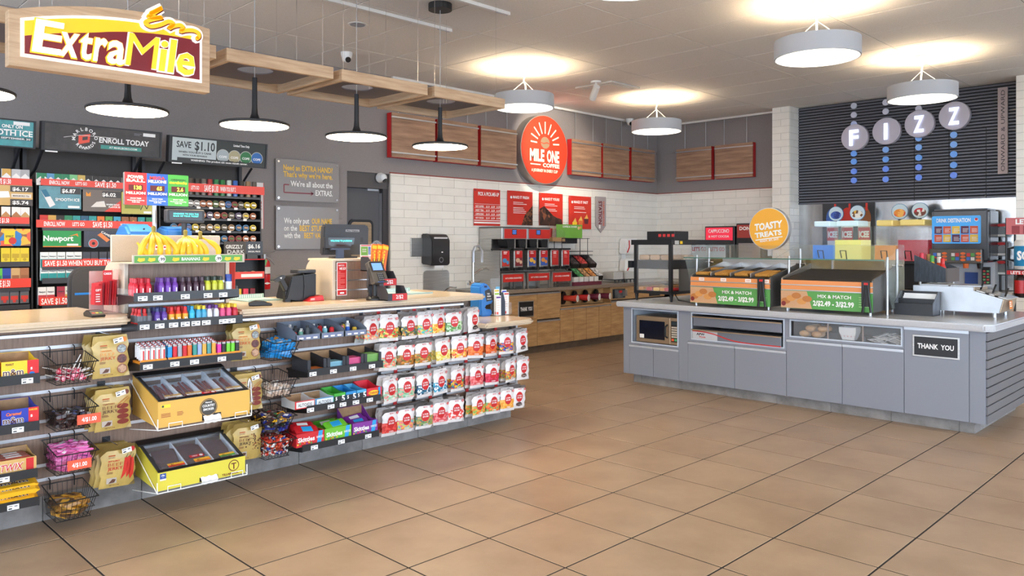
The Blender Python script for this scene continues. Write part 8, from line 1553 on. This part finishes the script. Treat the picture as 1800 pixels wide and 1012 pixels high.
MB().box(W*.5, .28, z(500), W*.72, .299, z(478)).obj('blue_notice', C(60, 90, 160), t); MB().box(W*.82, .2, z(498), W*.95, .25, z(468)).obj('side_keypad', BLACK, t); P = Print(); [P.rect(W*.84+.04*(k_ % 2), z(496)+.035*(k_//2), W*.84+.028+.04*(k_ % 2), z(496)+.022+.035*(k_//2), C(*((205, 70, 70), (110, 170, 110))[(k_+k_//2) % 2]), 1) for k_ in range(10)]; P.obj('keypad_print', t, (0, .1995, 0)); MB().box(.0, -.05, 0, W, .3, .05).obj('drip_tray', STEEL, t)
# lid holders and cup rack at the right column
for i, (v0, v1) in enumerate(((392, 417), (424, 450), (456, 483))):
    X = XW-.02; t = thing('lid_dispenser', 'clear lid dispenser with red oval badge on the steel wall, %s from the top' % ordn[i], 'lid holder', (X, FY(1752, X), ZX(1752, v1, X)), RZ, 'lid dispensers on the steel wall'); W, Hh = FY(1752, X)-FY(1777, X), ZX(1752, v0, X)-ZX(1752, v1, X); MB().box(0, -.12, 0, W, 0, Hh).obj('case', M('smoked acrylic'), t, bevel=.015, seg=2); MB().cyl((W/2, -.1, Hh*.45), (W/2, -.02, Hh*.45), W*.36, n=20).obj('lid_stack', C(190, 192, 194, .3), t, smooth=True); P = Print(); P.disc(W/2, Hh*.84, W*.36, RED, 1, 16, Hh*.1); P.rect(W*.2, Hh*.06, W*.8, Hh*.2, WHITE, 1); P.obj('badge', t, (0, -.1205, 0))
X = 9.3; rx = lambda u: FY(1769, X)-FY(u, X); t = thing('cup_rack', 'black wire rack of mugs and bottles at the right column', 'rack', (X, FY(1769, X), 0), RZ); W = .42; z = lambda v: ZX(1769, v, X)
for xx in (0, W): [MB().cyl((xx, yy, 0), (xx, yy, z(383)), .01, n=8).obj('post', BMET, t) for yy in (0, .35)]
for v in (425+48, 520): MB().box(0, 0, z(v)-.012, W, .35, z(v)).obj('wire_deck', BMET, t)
MB().box(0, -.012, z(412), W, 0, z(383)).obj('header_sign', M('rose print', (196, 96, 96), .4), t); P = Print(); P.text("LET'S GO", W*.55, z(394), .05, WHITE, 1, w=W*.7, bold=.04); [P.rect(.05+.1*k_, z(411), .12+.1*k_, z(397), C(150, 50, 56), 1) for k_ in range(3)]; P.obj('header_print', t, (0, -.0125, 0)); MB().box(0, -.008, z(482), W, 0, z(475)).obj('shelf_strip', RED, t); P = Print(); P.text("LET'S GO", .12, z(481), .03, WHITE, 1, w=.16); P.obj('strip_print', t, (0, -.0085, 0))
t = thing('soda_mug', 'huge white and blue soda mug on the wire rack', 'mug', (X+.17, FY(1769, X)-.19, z(473)), RZ); Hh = z(425)-z(473); MB().lathe([(.15, 0), (.155, .02), (.155, Hh), (.14, Hh+.02)], 28).obj('body', WHITE, t, smooth=True); MB().lathe([(.1565, Hh*.12), (.1565, Hh*.85)], 28).obj('blue_band', C(40, 150, 205, .35), t, smooth=True); MB().tube([(-.15, -.02, Hh*.8), (-.2, -.02, Hh*.75), (-.2, -.02, Hh*.35), (-.15, -.02, Hh*.3)], .014, 8).obj('handle', BLACK, t, smooth=True); P = Print(); P.text('SODA', .02, Hh*.35, .09, WHITE, 1, w=.24, bold=.05); P.disc(.02, Hh*.7, .06, C(205, 60, 60), 1, 16, .022); P.obj('mug_print', t, (0, -.157, 0))
bottle(X+.1, FY(1769, X)-.1, z(520), (50, 26, 22), (190, 30, 34), (205, 40, 40), 'dark cola bottle with red label on the wire rack', .3, .05, group='cola bottles'); bottle(X+.1, FY(1769, X)-.28, z(520), (190, 30, 36), (60, 120, 200), (205, 40, 44), 'red drink bottle with blue cap on the wire rack', .3, .05, group='cola bottles')
for o in [o for o in bpy.data.objects if o.get('group') == 'cola bottles' and o.parent is None]: o.name = 'cola_bottle'
